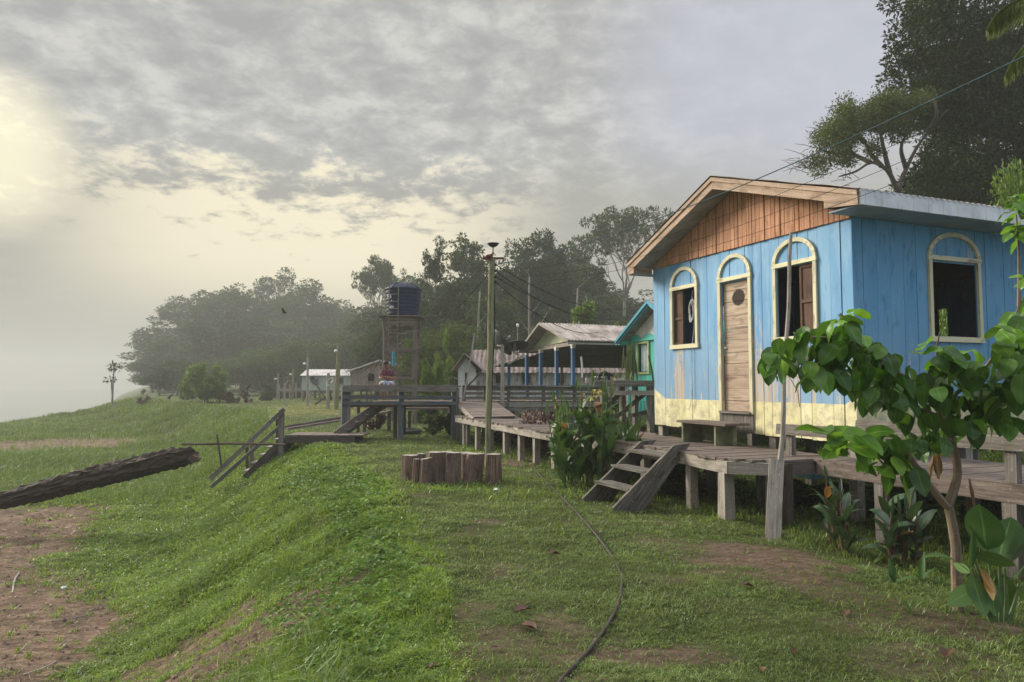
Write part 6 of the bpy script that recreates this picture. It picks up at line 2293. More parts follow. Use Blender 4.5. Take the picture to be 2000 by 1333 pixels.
bush(1700, 930, 1010, 330, 'dark undergrowth in the shade beneath the right walkway', M['far1'], 86, .07, 420, 34, Y=9.6)
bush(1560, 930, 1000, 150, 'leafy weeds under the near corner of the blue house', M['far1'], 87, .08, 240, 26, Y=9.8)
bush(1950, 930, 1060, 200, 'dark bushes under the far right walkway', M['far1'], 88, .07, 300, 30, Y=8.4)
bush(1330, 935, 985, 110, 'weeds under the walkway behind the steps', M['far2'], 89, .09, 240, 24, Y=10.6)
bush(1850, 560, 800, 260, 'garden bush behind the blue house seen through its windows', M['far3'], 90, .05, 420, 34, Y=17.5)
bush(1560, 700, 880, 260, 'garden bush behind the blue house, left one', M['far2'], 91, .05, 420, 34, Y=18.5)

# far low fence, tiny
ff = thing('low_fence', 'low grey plank fence on posts at the far end of the lawn', 'fence', atY(580, 780, 64))
mb = MB(); mb.beam(atY(543, 762, 64), atY(604, 762, 64), .05, .22); mb.build('rail', M['greyl'], ff)
mb = MB(); mb.beam(atY(543, 773, 64.2), atY(604, 773, 64.2), .05, .5); mb.build('rail', M['dark'], ff)
for px in (545, 556, 566, 578, 590, 602):
    mb = MB(); mb.beam(atY(px, 786, 64), atY(px, 745 + (px % 7), 64), .12, .12); mb.build('post', M['greyl'], ff)

# slim two-headed tree on the bank
ct = thing('cecropia_tree', 'slim pale tree with two small leafy heads on the far left bank', 'tree', atY(219, 790, 72))
tb_, lb_ = MB(), MB()
b_ = atY(219, 792, 72); limb(tb_, b_, atY(223, 712, 72), .10, .05, .01, 6); limb(tb_, atY(219, 770, 72), atY(216, 738, 72), .08, .04, .02, 5)
cs = [atY(223 + dx, 717 + dy, 72) for dx, dy in ((0, 0), (-6, 2), (7, 3), (3, -4), (-3, -2))] + [atY(216 + dx, 740 + dy, 72) for dx, dy in ((0, 0), (-5, 1), (6, 1))]
cloud_leaves(lb_, cs, [.34] * len(cs), 13, .42, .15, flat=.5, droop=.5)
tb_.build('trunk', M['trunk'], ct); lb_.build('crown', M['far1'], ct)

# great dark tree behind the blue house
RNG = np.random.default_rng(5)
YB = 25
bt = thing('great_tree', 'huge dark dense tree towering behind the blue house at the right edge', 'tree', (atY(2050, 0, YB)[0], YB, 0))
tb_, lb_ = MB(), MB()
limb(tb_, (bt.location.x, YB, -.3), (bt.location.x - .6, YB, 12), .5, .25, .02, 10)
cs, rs_ = [], []
outline = [(1745, 20), (1765, 60), (1790, 30), (1762, 95), (1790, 105), (1820, 60), (1748, 118), (1820, 130), (1750, 150), (1775, 180), (1830, 180), (1800, 215), (1850, 250), (1880, 180), (1900, 100), (1860, 30), (1930, 40), (1980, 60), (1960, 150), (1940, 230), (1990, 250),
           (1840, 300), (1820, 340), (1870, 340), (1910, 300), (1960, 330), (1990, 380), (1930, 380), (1880, 390), (1830, 385), (1800, 370), (1850, 210), (1900, 350), (1790, -30), (1850, -40), (1920, -40), (2000, -30), (2050, 50), (2050, 150), (2060, 250), (2060, 350), (2100, 0), (2120, 120), (2120, 300), (1960, 420), (2020, 430), (2080, 430),
           (1860, 120), (1890, 230), (1930, 120), (1810, 20), (1970, 200), (2010, 120), (2020, 200), (2030, 300)]
for px, py in outline:
    edge_ = px < 1800
    for j in range(3 if edge_ else 7):
        q = atY(px + random.uniform(-14, 14), py + random.uniform(-14, 14), YB + (random.uniform(-1.2, 2) if edge_ else random.uniform(-2.2, 3)))
        cs.append(q); rs_.append(random.uniform(.32, .55) if edge_ else random.uniform(.5, .95))
        if j == 0 and random.random() < .5:
            limb(tb_, (bt.location.x - .5, YB, random.uniform(4, 11)), q, .09, .03, .05, 5)
cloud_leaves(lb_, cs, rs_, 300, .15, .075)
tb_.build('trunk', M['trunkd'], bt); lb_.build('crown', M['big'], bt)

# finer yellowish spreading tree in front of it
YF = 23
RNG = np.random.default_rng(8)
ft = thing('spreading_tree', 'lighter spreading tree with thin twigs rising above the right end of the blue house roof', 'tree', (atY(1752, 400, YF)[0], YF, 0))
tb_, lb_ = MB(), MB()
pt0 = atY(1752, 372, YF)
tb_.tube([np.array([pt0[0] + .1, YF, -.2]), np.array([pt0[0] + .05, YF, 4.0]), pt0], [.16, .13, .12], 9)
forks = [((1752, 372), (1738, 340), (1722, 325), (1700, 318), (1672, 335), (1640, 345)), ((1722, 325), (1700, 300), (1690, 280), (1665, 262)), ((1738, 340), (1728, 300), (1720, 262), (1715, 225)), ((1752, 372), (1770, 330), (1790, 290), (1815, 255), (1850, 215)),
         ((1720, 262), (1745, 240), (1770, 200)), ((1770, 330), (1760, 290), (1775, 250)), ((1700, 318), (1660, 300), (1630, 300), (1600, 292)), ((1690, 280), (1650, 240), (1620, 255)), ((1815, 255), (1830, 220), (1820, 185))]
for fk in forks:
    pts = [atY(px, py, YF + .5 * math.sin(px * .05)) for px, py in fk]
    tb_.tube(smooth_path(pts, 4), [.085 - .06 * i / (4 * (len(fk) - 1)) for i in range(4 * (len(fk) - 1) + 1)], 6)
cs, rs_ = [], []
for px, py, n_, r_ in ((1660, 222, 5, .5), (1625, 250, 5, .5), (1600, 278, 4, .42), (1650, 270, 7, .6), (1690, 235, 6, .55), (1715, 205, 5, .5), (1745, 200, 6, .5), (1730, 235, 7, .55), (1770, 215, 5, .5), (1610, 310, 4, .4), (1640, 300, 5, .45), (1665, 310, 3, .35), (1700, 290, 4, .4), (1590, 322, 3, .32), (1760, 260, 4, .4), (1655, 205, 3, .35), (1800, 200, 4, .45)):
    for j in range(int(n_ * 1.6)):
        cs.append(atY(px + random.uniform(-16, 16), py + random.uniform(-14, 14), YF + random.uniform(-1.2, 1.4))); rs_.append(r_ * random.uniform(.6, 1.0))
cloud_leaves(lb_, cs, rs_, 210, .095, .042, shell=.2)
for j in range(60):
    px, py = random.choice([(1600, 325), (1620, 330), (1650, 340), (1590, 300), (1600, 260), (1740, 180), (1760, 190), (1560, 320), (1570, 335), (1665, 350)])
    q = atY(px + random.uniform(-15, 15), py + random.uniform(-12, 12), YF + random.uniform(-.8, .8))
    q2 = q + np.array([random.uniform(-.7, .1), random.uniform(-.2, .2), random.uniform(-.25, .35)])
    tb_.tube([q, (q + q2) / 2 + UP * .03, q2], [.012, .009, .005], 4)
tb_.build('trunk', M['trunkd'], ft); lb_.build('crown', M['fine'], ft)
bush(1720, 345, 800, 190, 'hazy tree crown peeping over the blue house roof', M['far2'], 92, .03, 500, 40, Y=34, name='bushy_tree', cat='tree')
bush(1975, 385, 800, 260, 'bright green shrubbery above the right end of the eave', M['far3'], 93, .028, 700, 60, Y=14.5, name='tall_shrub', cat='shrub')

# palm fronds at the top right corner
M['palm'] = mat_leaf('palm_leaflet', (.05, .085, .016), (.09, .135, .024), (.14, .185, .04), trans=.4, rough=.6, spec=.1)
pm = thing('palm', 'palm with long drooping fronds reaching in at the top right corner', 'palm', (7.6, 8.2, 0))
tb_ = MB(); tb_.tube([np.array([7.7, 8.4, -.2]), np.array([7.6, 8.3, 3]), np.array([7.55, 8.2, 6.5])], [.14, .11, .09], 10); tb_.build('trunk', M['trunkd'], pm)
YPm = 8.0


def frond(pts_px, leaf_len, Y0):
    mbs = MB()
    pts = smooth_path([atY(px, py, Y0 + dy) for px, py, dy in pts_px], 10)
    mbs.tube(pts, [.02 - .014 * i / (len(pts) - 1) for i in range(len(pts))], 5)
    c, dr, nr, L_ = [], [], [], []
    for i in range(len(pts) - 1):
        t = i / (len(pts) - 1)
        tang = pts[i + 1] - pts[i]; tang /= np.linalg.norm(tang)
        for q_ in range(3):
            for sg in (-1, 1):
                p = pts[i] + (pts[i + 1] - pts[i]) * q_ / 3
                side = np.array([0, sg * .6, 0])
                d_ = tang * .35 + side * .5 + np.array([0, 0, -1.0]) + np.random.default_rng(i * 7 + q_).normal(size=3) * .06
                c.append(p); dr.append(d_ / np.linalg.norm(d_)); nr.append([1, .2 * sg, .1]); L_.append(leaf_len * (math.sin(math.pi * min(1, t * .9 + .12)) ** .6) * random.uniform(.85, 1.1))
    c, dr, nr, L_ = map(np.array, (c, dr, nr, L_))
    n = len(c); sd = unit(np.cross(dr, unit(nr)))
    w = .022
    V = np.stack([c - sd * w * .3, c + sd * w * .3, c + dr * L_[:, None] * .5 + sd * w * .5, c + dr * L_[:, None] * .5 - sd * w * .5, c + dr * L_[:, None] + np.array([0, 0, -.01])], 1).reshape(-1, 3)
    b_ = (np.arange(n) * 5)[:, None]
    mbs.v.append(V); mbs.f.append(b_ + mbs.nv + np.array([[0, 1, 2, 3]])); mbs.uv.append(np.zeros((n * 4, 2)))
    mbs.f.append(b_ + mbs.nv + np.array([[3, 2, 4]])); mbs.uv.append(np.zeros((n * 3, 2))); mbs.nv += len(V)
    mbs.build('frond', M['palm'], pm)


frond([(2140, -60, 0), (2060, -20, 0), (1990, 0, 0), (1950, 25, 0), (1926, 60, 0)], .40, YPm)
frond([(2150, -20, .3), (2090, 20, .3), (2030, 60, .2), (1985, 110, .1), (1962, 150, .1)], .42, YPm)

# ================================================================== foreground plants
M['bigleaf'] = mat_leaf('big_ovate_leaf', (.028, .070, .012), (.048, .115, .016), (.095, .19, .025), trans=.33, rough=.4, vein=True, spec=.3)
M['youngleaf'] = mat_leaf('young_bright_leaf', (.06, .15, .014), (.10, .23, .02), (.17, .30, .035), trans=.4, rough=.35, vein=True)
M['canna'] = mat_leaf('canna_leaf', (.035, .080, .022), (.055, .115, .030), (.10, .17, .045), trans=.25, rough=.45, vein=True, spec=.25)
M['cannad'] = mat_leaf('dark_canna_leaf', (.022, .045, .022), (.035, .068, .030), (.055, .10, .035), trans=.2, rough=.35, vein=True, spec=.5)
M['stem'] = mat_flat('green_stem', (.09, .14, .045), .5, .3, 20)
M['stemr'] = mat_flat('reddish_stem', (.16, .075, .05), .5, .3, 20)
M['branch'] = mat_wood('brown_branch_bark', (.09, .065, .042), (.20, .145, .10), (.31, .24, .17), island=.1, moss=(.14, .15, .09), mossamt=.15)
M['yellow'] = mat_leaf('yellow_petal', (.50, .36, .06), (.62, .48, .09), (.72, .60, .2), trans=.3)
M['pinkp'] = mat_leaf('faded_pink_petal', (.45, .22, .16), (.5, .3, .22), (.6, .42, .3), trans=.3)
M['brownleaf'] = mat_leaf('withered_leaf', (.20, .09, .03), (.28, .15, .05), (.36, .24, .08), trans=.2)
M['cactus'] = mat_leaf('hanging_stem_plant', (.05, .07, .02), (.09, .12, .035), (.16, .19, .06), trans=.15)
rr = random.Random(3)


def strap(mb, base, d0, L, W, droop=.8, fold=.25, nseg=9, prof=None, roll=0.0, wave=0.0):
    """long leaf blade bending under its weight"""
    base = np.asarray(base, float); d = np.asarray(d0, float); d = d / np.linalg.norm(d)
    p = base.copy(); V = []; U = []
    side0 = np.cross(d, [0, 0, 1.0])
    if np.linalg.norm(side0) < .1:
        side0 = np.array([1.0, 0, 0])
    side0 /= np.linalg.norm(side0)
    ph_ = rr.random() * 6
    for i in range(nseg + 1):
        t = i / nseg
        w = W * .5 * (prof(t) if prof else math.sin(math.pi * min(1, max(0.0, t)) ** .85) ** .75)
        sd = side0 * math.cos(roll) + np.cross(side0, d) * math.sin(roll)
        nn = np.cross(sd, d); nn /= np.linalg.norm(nn) + 1e-9
        for j in (-1, -.5, 0, .5, 1):
            V.append(p + sd * w * j + nn * (abs(j) * w * fold) * -1 * (-1) + nn * wave * w * math.sin(9 * t + ph_ + j))
            U.append((t, .5 + j * .5))
        d = d + np.array([0, 0, -droop / nseg]) * (0.4 + 1.2 * t)
        d /= np.linalg.norm(d)
        p = p + d * L / nseg
    F = []; UVs = []
    for i in range(nseg):
        for j in range(4):
            a = i * 5 + j
            f = (a, a + 1, a + 6, a + 5)
            F.append(f); UVs.append([U[q] for q in f])
    Fa = np.array(F)
    mb.add(V, Fa, np.array(UVs).reshape(-1, 2))


ovate = lambda t: (math.sin(math.pi * min(1, t) ** .72)) ** .7 if 0 < t < 1 else .02


def hang_leaf(mb, p, L, W, az, pitch, droop=.35):
    d = np.array([math.cos(az) * math.cos(pitch), math.sin(az) * math.cos(pitch), math.sin(pitch)])
    strap(mb, p, d, L, W, droop, fold=.22, nseg=8, prof=ovate, roll=rr.uniform(-.9, .9), wave=.10)


lt_ = thing('leafy_tree', 'young crooked tree with large drooping glossy leaves in front of the walkway', 'tree', (atY(1870, 1185, 5.2)[0], 5.2, 0))
YL = 5.2
mb = MB()
tk_pts = [(1872, 1200, 0), (1868, 1130, 0), (1866, 1060, 0), (1852, 985, 0)]
P_ = smooth_path([atY(px, py, YL + dy) for px, py, dy in tk_pts], 5)
P_[0][2] = -.05
mb.tube(P_, [.038 - .006 * i / (len(P_) - 1) for i in range(len(P_))], 10, jit=.12)
mb.tube(smooth_path([atY(px, py, YL) for px, py in ((1852, 988), (1870, 925), (1860, 865), (1842, 815), (1830, 775), (1822, 735))], 4), [.034 - .0012 * i for i in range(21)], 9, jit=.1)
mb.tube(smooth_path([atY(px, py, YL - .02) for px, py in ((1850, 990), (1812, 945), (1785, 905), (1762, 872))], 4), [.030 - .0012 * i for i in range(13)], 8, jit=.1)
mb.build('trunk', M['branch'], lt_)
mb = MB()
for br in (((1835, 795), (1790, 750), (1740, 720), (1690, 690), (1640, 665), (1580, 660), (1530, 690)), ((1740, 720), (1700, 680), (1670, 640), (1640, 612)), ((1830, 770), (1840, 730), (1830, 690), (1835, 650)), ((1835, 790), (1880, 760), (1930, 710), (1965, 650), (1990, 600), (2010, 560)),
           ((1842, 815), (1800, 800), (1750, 780), (1700, 770)), ((1880, 760), (1930, 790), (1980, 790)), ((1858, 860), (1810, 855), (1760, 862), (1720, 870), (1670, 872), (1640, 885)), ((1640, 665), (1610, 700), (1580, 720)), ((1858, 850), (1900, 845), (1940, 830)), ((1990, 600), (1990, 500), (1985, 420)), ((2010, 560), (2050, 500), (2080, 400))):
    Q = smooth_path([atY(px, py, YL + .12 * math.sin(px * .03 + py * .02)) for px, py in br], 4)
    mb.tube(Q, [.013 - .009 * i / (len(Q) - 1) for i in range(len(Q))], 6)
brm = mb.build('branches', M['branch'], lt_)
ml, my_ = MB(), MB()
blobs = [(1502, 700, 14, 4, .19, 0), (1545, 680, 26, 10, .19, 0), (1585, 665, 30, 14, .20, 0), (1620, 650, 32, 16, .20, 0), (1600, 710, 34, 12, .19, 0), (1655, 625, 18, 5, .17, 1), (1680, 690, 36, 18, .19, 0), (1660, 655, 22, 5, .17, 1), (1730, 690, 22, 8, .16, 0), (1735, 740, 38, 18, .17, 0), (1690, 740, 34, 14, .18, 0),
         (1790, 780, 38, 18, .18, 0), (1830, 690, 26, 8, .18, 1), (1875, 700, 26, 9, .17, 1), (1850, 745, 40, 20, .19, 0), (1905, 730, 40, 16, .19, 0), (1900, 790, 40, 16, .20, 0), (1950, 770, 38, 14, .20, 0), (1975, 690, 30, 12, .21, 0), (1990, 640, 26, 9, .22, 1), (1960, 650, 20, 7, .20, 1), (1940, 820, 30, 8, .19, 0),
         (1645, 850, 20, 7, .24, 1), (1680, 860, 18, 7, .20, 1), (1720, 858, 18, 7, .17, 0), (1700, 900, 16, 6, .17, 1), (1615, 885, 8, 3, .14, 1), (1745, 880, 14, 6, .18, 0), (1760, 905, 20, 6, .21, 0), (1800, 860, 26, 9, .14, 0), (1840, 850, 20, 7, .15, 0), (1985, 410, 22, 9, .11, 1), (1990, 450, 18, 8, .12, 1), (2010, 400, 24, 9, .12, 1), (1995, 545, 12, 5, .11, 1), (2040, 600, 40, 14, .2, 0), (2060, 720, 50, 16, .2, 0)]
for px, py, r_, n_, L_, young in blobs:
    n_ = int(n_ * 1.55); L_ *= .97
    for k in range(n_):
        a_ = rr.uniform(0, 6.28); q_ = r_ * math.sqrt(rr.random())
        p = atY(px + q_ * math.cos(a_) * 1.6, py + q_ * math.sin(a_) * 1.0, YL + rr.uniform(-.28, .30))
        az = rr.uniform(0, 6.28); pitch = rr.uniform(-1.45, -.55) if not young else rr.uniform(-1.0, .35)
        if not young and rr.random() < .08:
            hang_leaf(my_, p, L_ * rr.uniform(.7, 1.0), L_ * .62, az, pitch)
        else:
            hang_leaf(my_ if young and rr.random() < .75 else ml, p, L_ * rr.uniform(.7, 1.15), L_ * rr.uniform(.55, .72), az, pitch)
ml.build('mature_leaves', M['bigleaf'], lt_, smooth=True); my_.build('young_leaves', M['youngleaf'], lt_, smooth=True)
mb = MB()
for k in range(9):
    p = atY(1828 + rr.uniform(-6, 8), 880 + rr.uniform(0, 40), YL + .05); strap(mb, p, (rr.uniform(-.3, .3), rr.uniform(-.3, .3), -1), .14, .03, .2)
mb.build('withered_leaves', M['brownleaf'], lt_)


def canna(px0, px1, Y, hmin, hmax, n, label, leafm, L=.42, W=.15, seed=1, flowers=0, spread_y=.5, stemm='stem', name='canna_clump', ybase=None, group=None):
    global rr
    rr = random.Random(seed)
    xa_, xb_ = atY(px0, 900, Y)[0], atY(px1, 900, Y)[0]
    xm = (xa_ + xb_) / 2
    t = thing(name, label, 'plant', (xm, Y, gz1(xm, Y)), group)
    st, lf, fl, dd = MB(), MB(), MB(), MB()
    for i in range(n):
        x = rr.uniform(xa_, xb_); y = Y + rr.uniform(-spread_y, spread_y)
        e = 1 - abs((x - xm) / ((xb_ - xa_) / 2 + 1e-6)) * .35
        h = rr.uniform(hmin, hmax) * e
        lean = np.array([(x - xm) * .3 + rr.uniform(-.12, .12), rr.uniform(-.12, .12), 0])
        b = np.array([x, y, gz1(x, y) - .03]); top = b + np.array([0, 0, h]) + lean * h
        mid = (b + top) / 2 + np.array([rr.uniform(-.03, .03), 0, 0])
        st.tube([b, mid, top], [.014, .011, .006], 6)
        nl = rr.randint(5, 7)
        a0 = rr.uniform(0, 6.28)
        for k in range(nl):
            f = .12 + .70 * k / nl
            p = b + (mid - b) * min(1, f * 2) if f < .5 else mid + (top - mid) * (f - .5) * 2
            az = a0 + k * 2.4
            el = rr.uniform(.75, 1.3)
            d = np.array([math.cos(az) * math.cos(el), math.sin(az) * math.cos(el), math.sin(el)])
            tgt = dd if rr.random() < .05 else lf
            strap(tgt, p, d, L * rr.uniform(.7, 1.15), W * rr.uniform(.75, 1.15), rr.uniform(.5, 1.7), fold=.22, roll=rr.uniform(-.4, .4), wave=.06)
        strap(lf, top - np.array([0, 0, .05]), (rr.uniform(-.25, .25), rr.uniform(-.25, .25), 1), L * .6, W * .35, .3, fold=.6)
        if i < flowers:
            for q in range(7):
                p = top + np.array([rr.uniform(-.03, .03), rr.uniform(-.03, .03), .05 + .03 * q])
                strap(fl, p, (rr.uniform(-1, 1), rr.uniform(-1, 1), rr.uniform(.2, 1)), .055, .03, .9, nseg=4)
            st.tube([top, top + np.array([0, 0, .28])], .006, 5)
    st.build('stems', M[stemm], t); lf.build('leaves', leafm, t, smooth=True)
    if fl.v:
        fl.build('flowers', M['pinkp'], t)
    if dd.v:
        dd.build('withered_leaves', M['brownleaf'], t)
    return t


cc = canna(1098, 1222, 11.3, 1.05, 1.78, 42, 'tall dense canna clump with yellow flowers left of the wooden steps', M['canna'], .40, .14, 5, 5, .42)
mb = MB()
for px, py in ((1160, 765), (1168, 772), (1156, 778), (1172, 764)):
    p = atY(px, py, 11.2)
    for q in range(6):
        strap(mb, p, (rr.uniform(-1, 1), rr.uniform(-1, 1), rr.uniform(-.6, 1)), .07, .03, .9, nseg=5)
mb.build('yellow_flowers', M['yellow'], cc)
canna(1615, 1665, 7.2, .5, .85, 5, 'dark leaved canna in the shade, left of the two under the walkway edge', M['cannad'], .32, .10, 7, 0, .2, 'stemr')
canna(1705, 1765, 6.9, .5, .85, 6, 'dark leaved canna in the shade, right of the two under the walkway edge', M['cannad'], .31, .10, 9, 0, .2, 'stemr')
# big-leaved plant at the lower right
Yk = 4.75
bp = thing('big_leaf_plant', 'lush plant with very broad green leaves at the lower right corner', 'plant', (atY(1950, 1215, Yk)[0], Yk, 0))
lf, st, dd = MB(), MB(), MB()
rr = random.Random(12)


def leaf_px(a, b, W, Y0=Yk, dy=0.0, fold=.15, droop=.0, tgt=None, roll=0.0):
    p0, p1 = atY(a[0], a[1], Y0), atY(b[0], b[1], Y0 + dy)
    d = p1 - p0; L_ = np.linalg.norm(d)
    strap(tgt or lf, p0, d + UP * droop * .35 * L_, L_, W, droop, fold=fold, roll=roll, wave=.04)


leaf_px((1928, 1075), (1912, 985), .24, dy=-.10, roll=.15)
leaf_px((1926, 1080), (1905, 990), .20, dy=.12, roll=-.25)
leaf_px((1950, 1090), (1975, 1010), .26, dy=.12, roll=.1)
leaf_px((1962, 1110), (2005, 1040), .24, dy=.05, roll=.4)
leaf_px((1900, 1085), (1985, 1105), .13, dy=-.15, roll=.9)
leaf_px((1895, 1120), (1800, 1076), .06, dy=-.2, droop=.9, roll=.4)
leaf_px((1897, 1110), (1900, 1035), .05, dy=.0, fold=.7, roll=.2)
leaf_px((1897, 1125), (1925, 1205), .15, dy=-.15, roll=.15)
leaf_px((1905, 1150), (1848, 1182), .12, dy=-.25, roll=1.0)
leaf_px((1930, 1130), (1945, 1205), .13, dy=-.05, roll=-.1)
leaf_px((1955, 1120), (1975, 1200), .13, dy=.1, roll=.3)
leaf_px((1895, 1120), (1862, 1100), .06, dy=.25, roll=.9)
leaf_px((1985, 1130), (2030, 1080), .2, dy=.1, roll=.8)
leaf_px((1990, 1150), (2040, 1160), .16, dy=.0, roll=1.2)
leaf_px((1915, 1110), (1945, 1165), .10, dy=-.12, roll=.4, tgt=dd)
leaf_px((1925, 1120), (1940, 1175), .06, dy=-.16, roll=.2, tgt=dd)
for a, b in (((1945, 1215), (1928, 1075)), ((1935, 1215), (1897, 1110)), ((1955, 1215), (1950, 1090)), ((1965, 1215), (1962, 1110)), ((1970, 1215), (1990, 1140)), ((1940, 1215), (1900, 1085))):
    st.tube([atY(a[0], a[1], Yk), atY((a[0] + b[0]) / 2 + 2, (a[1] + b[1]) / 2, Yk), atY(b[0], b[1], Yk)], [.014, .011, .008], 6)
st.build('stems', M['stem'], bp); lf.build('leaves', M['canna'], bp, smooth=True); dd.build('withered_leaves', M['brownleaf'], bp)
mb = MB(); mb.tube([atY(1905, 1000, 5.0), atY(1898, 960, 5.0), atY(1893, 935, 5.0)], [.006, .012, .004], 6); mb.build('flower_bud', M['stemr'], bp)
for k, (px, py, n_, L_, lb) in enumerate(((1745, 1125, 4, .22, 'young sprout with spread leaves left of the leafy tree'), (1800, 1120, 3, .20, 'young sprout directly left of the leafy tree trunk'), (1838, 1128, 2, .14, 'tiny upright sprout at the foot of the leafy tree'), (1780, 1185, 3, .12, 'small sprout on bare soil below the other sprouts'), (1705, 1085, 2, .17, 'pale upright sprout before the dark cannas'))):
    q = hit(px, py + 15)
    t = thing('plant_sprout', lb, 'plant', q, 'young broad-leaved sprouts')
    mb = MB()
    for j in range(n_):
        az = j * 2.6 + k; el = rr.uniform(.5, 1.3)
        strap(mb, q - UP * .01, (math.cos(az) * math.cos(el), math.sin(az) * math.cos(el) * .6, math.sin(el)), L_ * rr.uniform(.8, 1.2), L_ * .27, .9, fold=.3)
    mb.build('leaves', M['canna'], t, smooth=True)
# hanging plant at the corner of the turquoise house
hpn = thing('hanging_plant', 'long trailing olive-green plant hanging at the corner of the turquoise house', 'plant', atY(1232, 670, 19.5))
mb = MB()
for k in range(60):
    px = rr.gauss(1232, 5.5); py = rr.uniform(668, 705); L_ = rr.uniform(.35, .9)
    strap(mb, atY(px, py, 19.5 + rr.uniform(-.15, .15)), (rr.uniform(-.12, .12), 0, -1), L_, .05, .1, nseg=6)
mb.build('stems', M['cactus'], hpn)
mb = MB(); mb.tube([atY(1232, 655, 19.5), atY(1232, 672, 19.5)], .01, 5); mb.build('hanger', M['wire'], hpn)
# small potted plants on the high ledge
pp = thing('seedling_tray', 'row of thin green seedlings and pale pots along the high ledge', 'plant', atY(1210, 741, 14.6))
mb = MB()
for k in range(70):
    px = rr.uniform(1190, 1236); strap(mb, atY(px, 742, 14.6 + rr.uniform(-.2, .2)), (rr.uniform(-.3, .3), rr.uniform(-.3, .3), 1), rr.uniform(.06, .2), .012, .4, nseg=4)
mb.build('leaves', M['cactus'], pp)
mb = MB()
for px in (1203, 1210, 1217):
    mb.lathe([(0, 0), (.025, 0), (.032, .04), (0, .04)], atY(px, 743, 14.55), 10)
mb.build('pots', M['white'], pp)
mb = MB()
for k in range(5):
    q = atY(1160 + k * 4, 741, 14.5)
    mb.lathe([(0, 0), (.05, .0), (.055, .03), (.03, .055), (0, .06)], q, 9, axis=(.1 * (k - 2), .1, 1))
tag(mb.build('crumpled_cloth', M['whitewood'], None, atY(1168, 741, 14.5)), 'small pile of crumpled whitish cloth under the black cat on the ledge', 'cloth')


# ================================================================== person, cat, birds
def skin(name, joints, edges, mat, parent, origin, sub=2, root=0, label=None):
    """one continuous surface grown round a skeleton. joints: (x, y, z, rx, ry)"""
    me = bpy.data.meshes.new(name)
    o0 = np.zeros(3)
    q = parent
    while q is not None:
        o0 = o0 + np.array(q.location); q = q.parent
    me.from_pydata([tuple(np.array(j[:3]) + np.array(origin) - o0) for j in joints], edges, [])
    o = bpy.data.objects.new(name, me); col.objects.link(o); o.parent = parent
    o.modifiers.new('skin', 'SKIN')
    sv = me.skin_vertices[0].data if me.skin_vertices else None
    if sv is None:
        bpy.context.view_layer.objects.active = o
        sv = me.skin_vertices[0].data
    for i, j in enumerate(joints):
        sv[i].radius = (j[3], j[4] if len(j) > 4 else j[3]); sv[i].use_root = (i == root)
    o.modifiers['skin'].use_smooth_shade = True
    m_ = o.modifiers.new('sub', 'SUBSURF'); m_.levels = sub; m_.render_levels = sub
    dg = bpy.context.evaluated_depsgraph_get()
    me2 = bpy.data.meshes.new_from_object(o.evaluated_get(dg))
    o.modifiers.clear(); o.data = me2; bpy.data.meshes.remove(me)
    for p in me2.polygons:
        p.use_smooth = True
    me2.materials.clear(); me2.materials.append(mat)
    return o


M['skin'] = mat_flat('brown_skin', (.24, .105, .065), .5, .12, 12, .35)
M['hair'] = mat_flat('black_hair', (.012, .010, .009), .6, .2, 40)
M['shorts'] = mat_flat('pale_blue_denim', (.50, .60, .72), .85, .2, 20)
shm, N = new_mat('red_grey_plaid_shirt')
ob = N.n('ShaderNodeTexCoord').outputs['Object']
sp3 = N.n('ShaderNodeSeparateXYZ'); N.set(sp3.inputs[0], ob)
w1_ = N.rng(N.m('SINE', N.m('MULTIPLY', sp3.outputs[0], 60.0)), -.2, .3)
w2_ = N.rng(N.m('SINE', N.m('MULTIPLY', sp3.outputs[2], 55.0)), -.2, .3)
c = N.mix(w1_, (.05, .045, .055), (.26, .045, .05))
c = N.mix(N.m('MULTIPLY', w2_, .55), c, (.07, .07, .09))
c = N.mix(N.rng(N.noise(ob, 14, 3), .55, .65, 0, .6), c, (.36, .14, .14))
finish(N, c, .85)
YPn = YN + 1.45
pq = atY(757, 755, YPn)
PO = np.array([pq[0], YPn, ZP])
per = thing('person', 'person in plaid shirt and pale blue shorts sitting with crossed arms on the platform', 'person', PO)
k_ = .93
J = [(0, .05, .53, .135, .10), (0, .06, .68, .13, .095), (0, .04, .82, .155, .10), (0, .01, .93, .15, .09), (-.01, -.01, 1.01, .055, .055), (-.03, -.05, 1.07, .058, .065), (-.05, -.075, 1.14, .078, .092), (-.055, -.07, 1.21, .078, .092), (-.05, -.06, 1.27, .05, .06),
     (.10, -.02, .52, .09, .09), (.15, -.36, .53, .068, .068), (.12, -.34, .30, .058, .055), (.07, -.33, .09, .036, .036), (.085, -.36, .035, .032, .04), (.10, -.50, .02, .020, .045),
     (-.10, -.02, .52, .09, .09), (-.17, -.36, .53, .068, .068), (-.12, -.33, .30, .058, .055), (-.05, -.30, .09, .036, .036), (-.06, -.33, .035, .032, .04), (-.075, -.47, .02, .020, .045),
     (.19, .01, .94, .062, .062), (.245, -.05, .72, .048, .048), (.12, -.20, .73, .040, .040), (-.06, -.235, .755, .028, .030), (-.13, -.235, .765, .036, .020),
     (-.19, .01, .94, .062, .062), (-.245, -.05, .72, .048, .048), (-.12, -.185, .715, .040, .040), (.06, -.20, .69, .028, .030), (.13, -.20, .675, .036, .020)]
J = [(x * k_, y * k_, z * k_, a * k_, b * k_) for x, y, z, a, b in J]
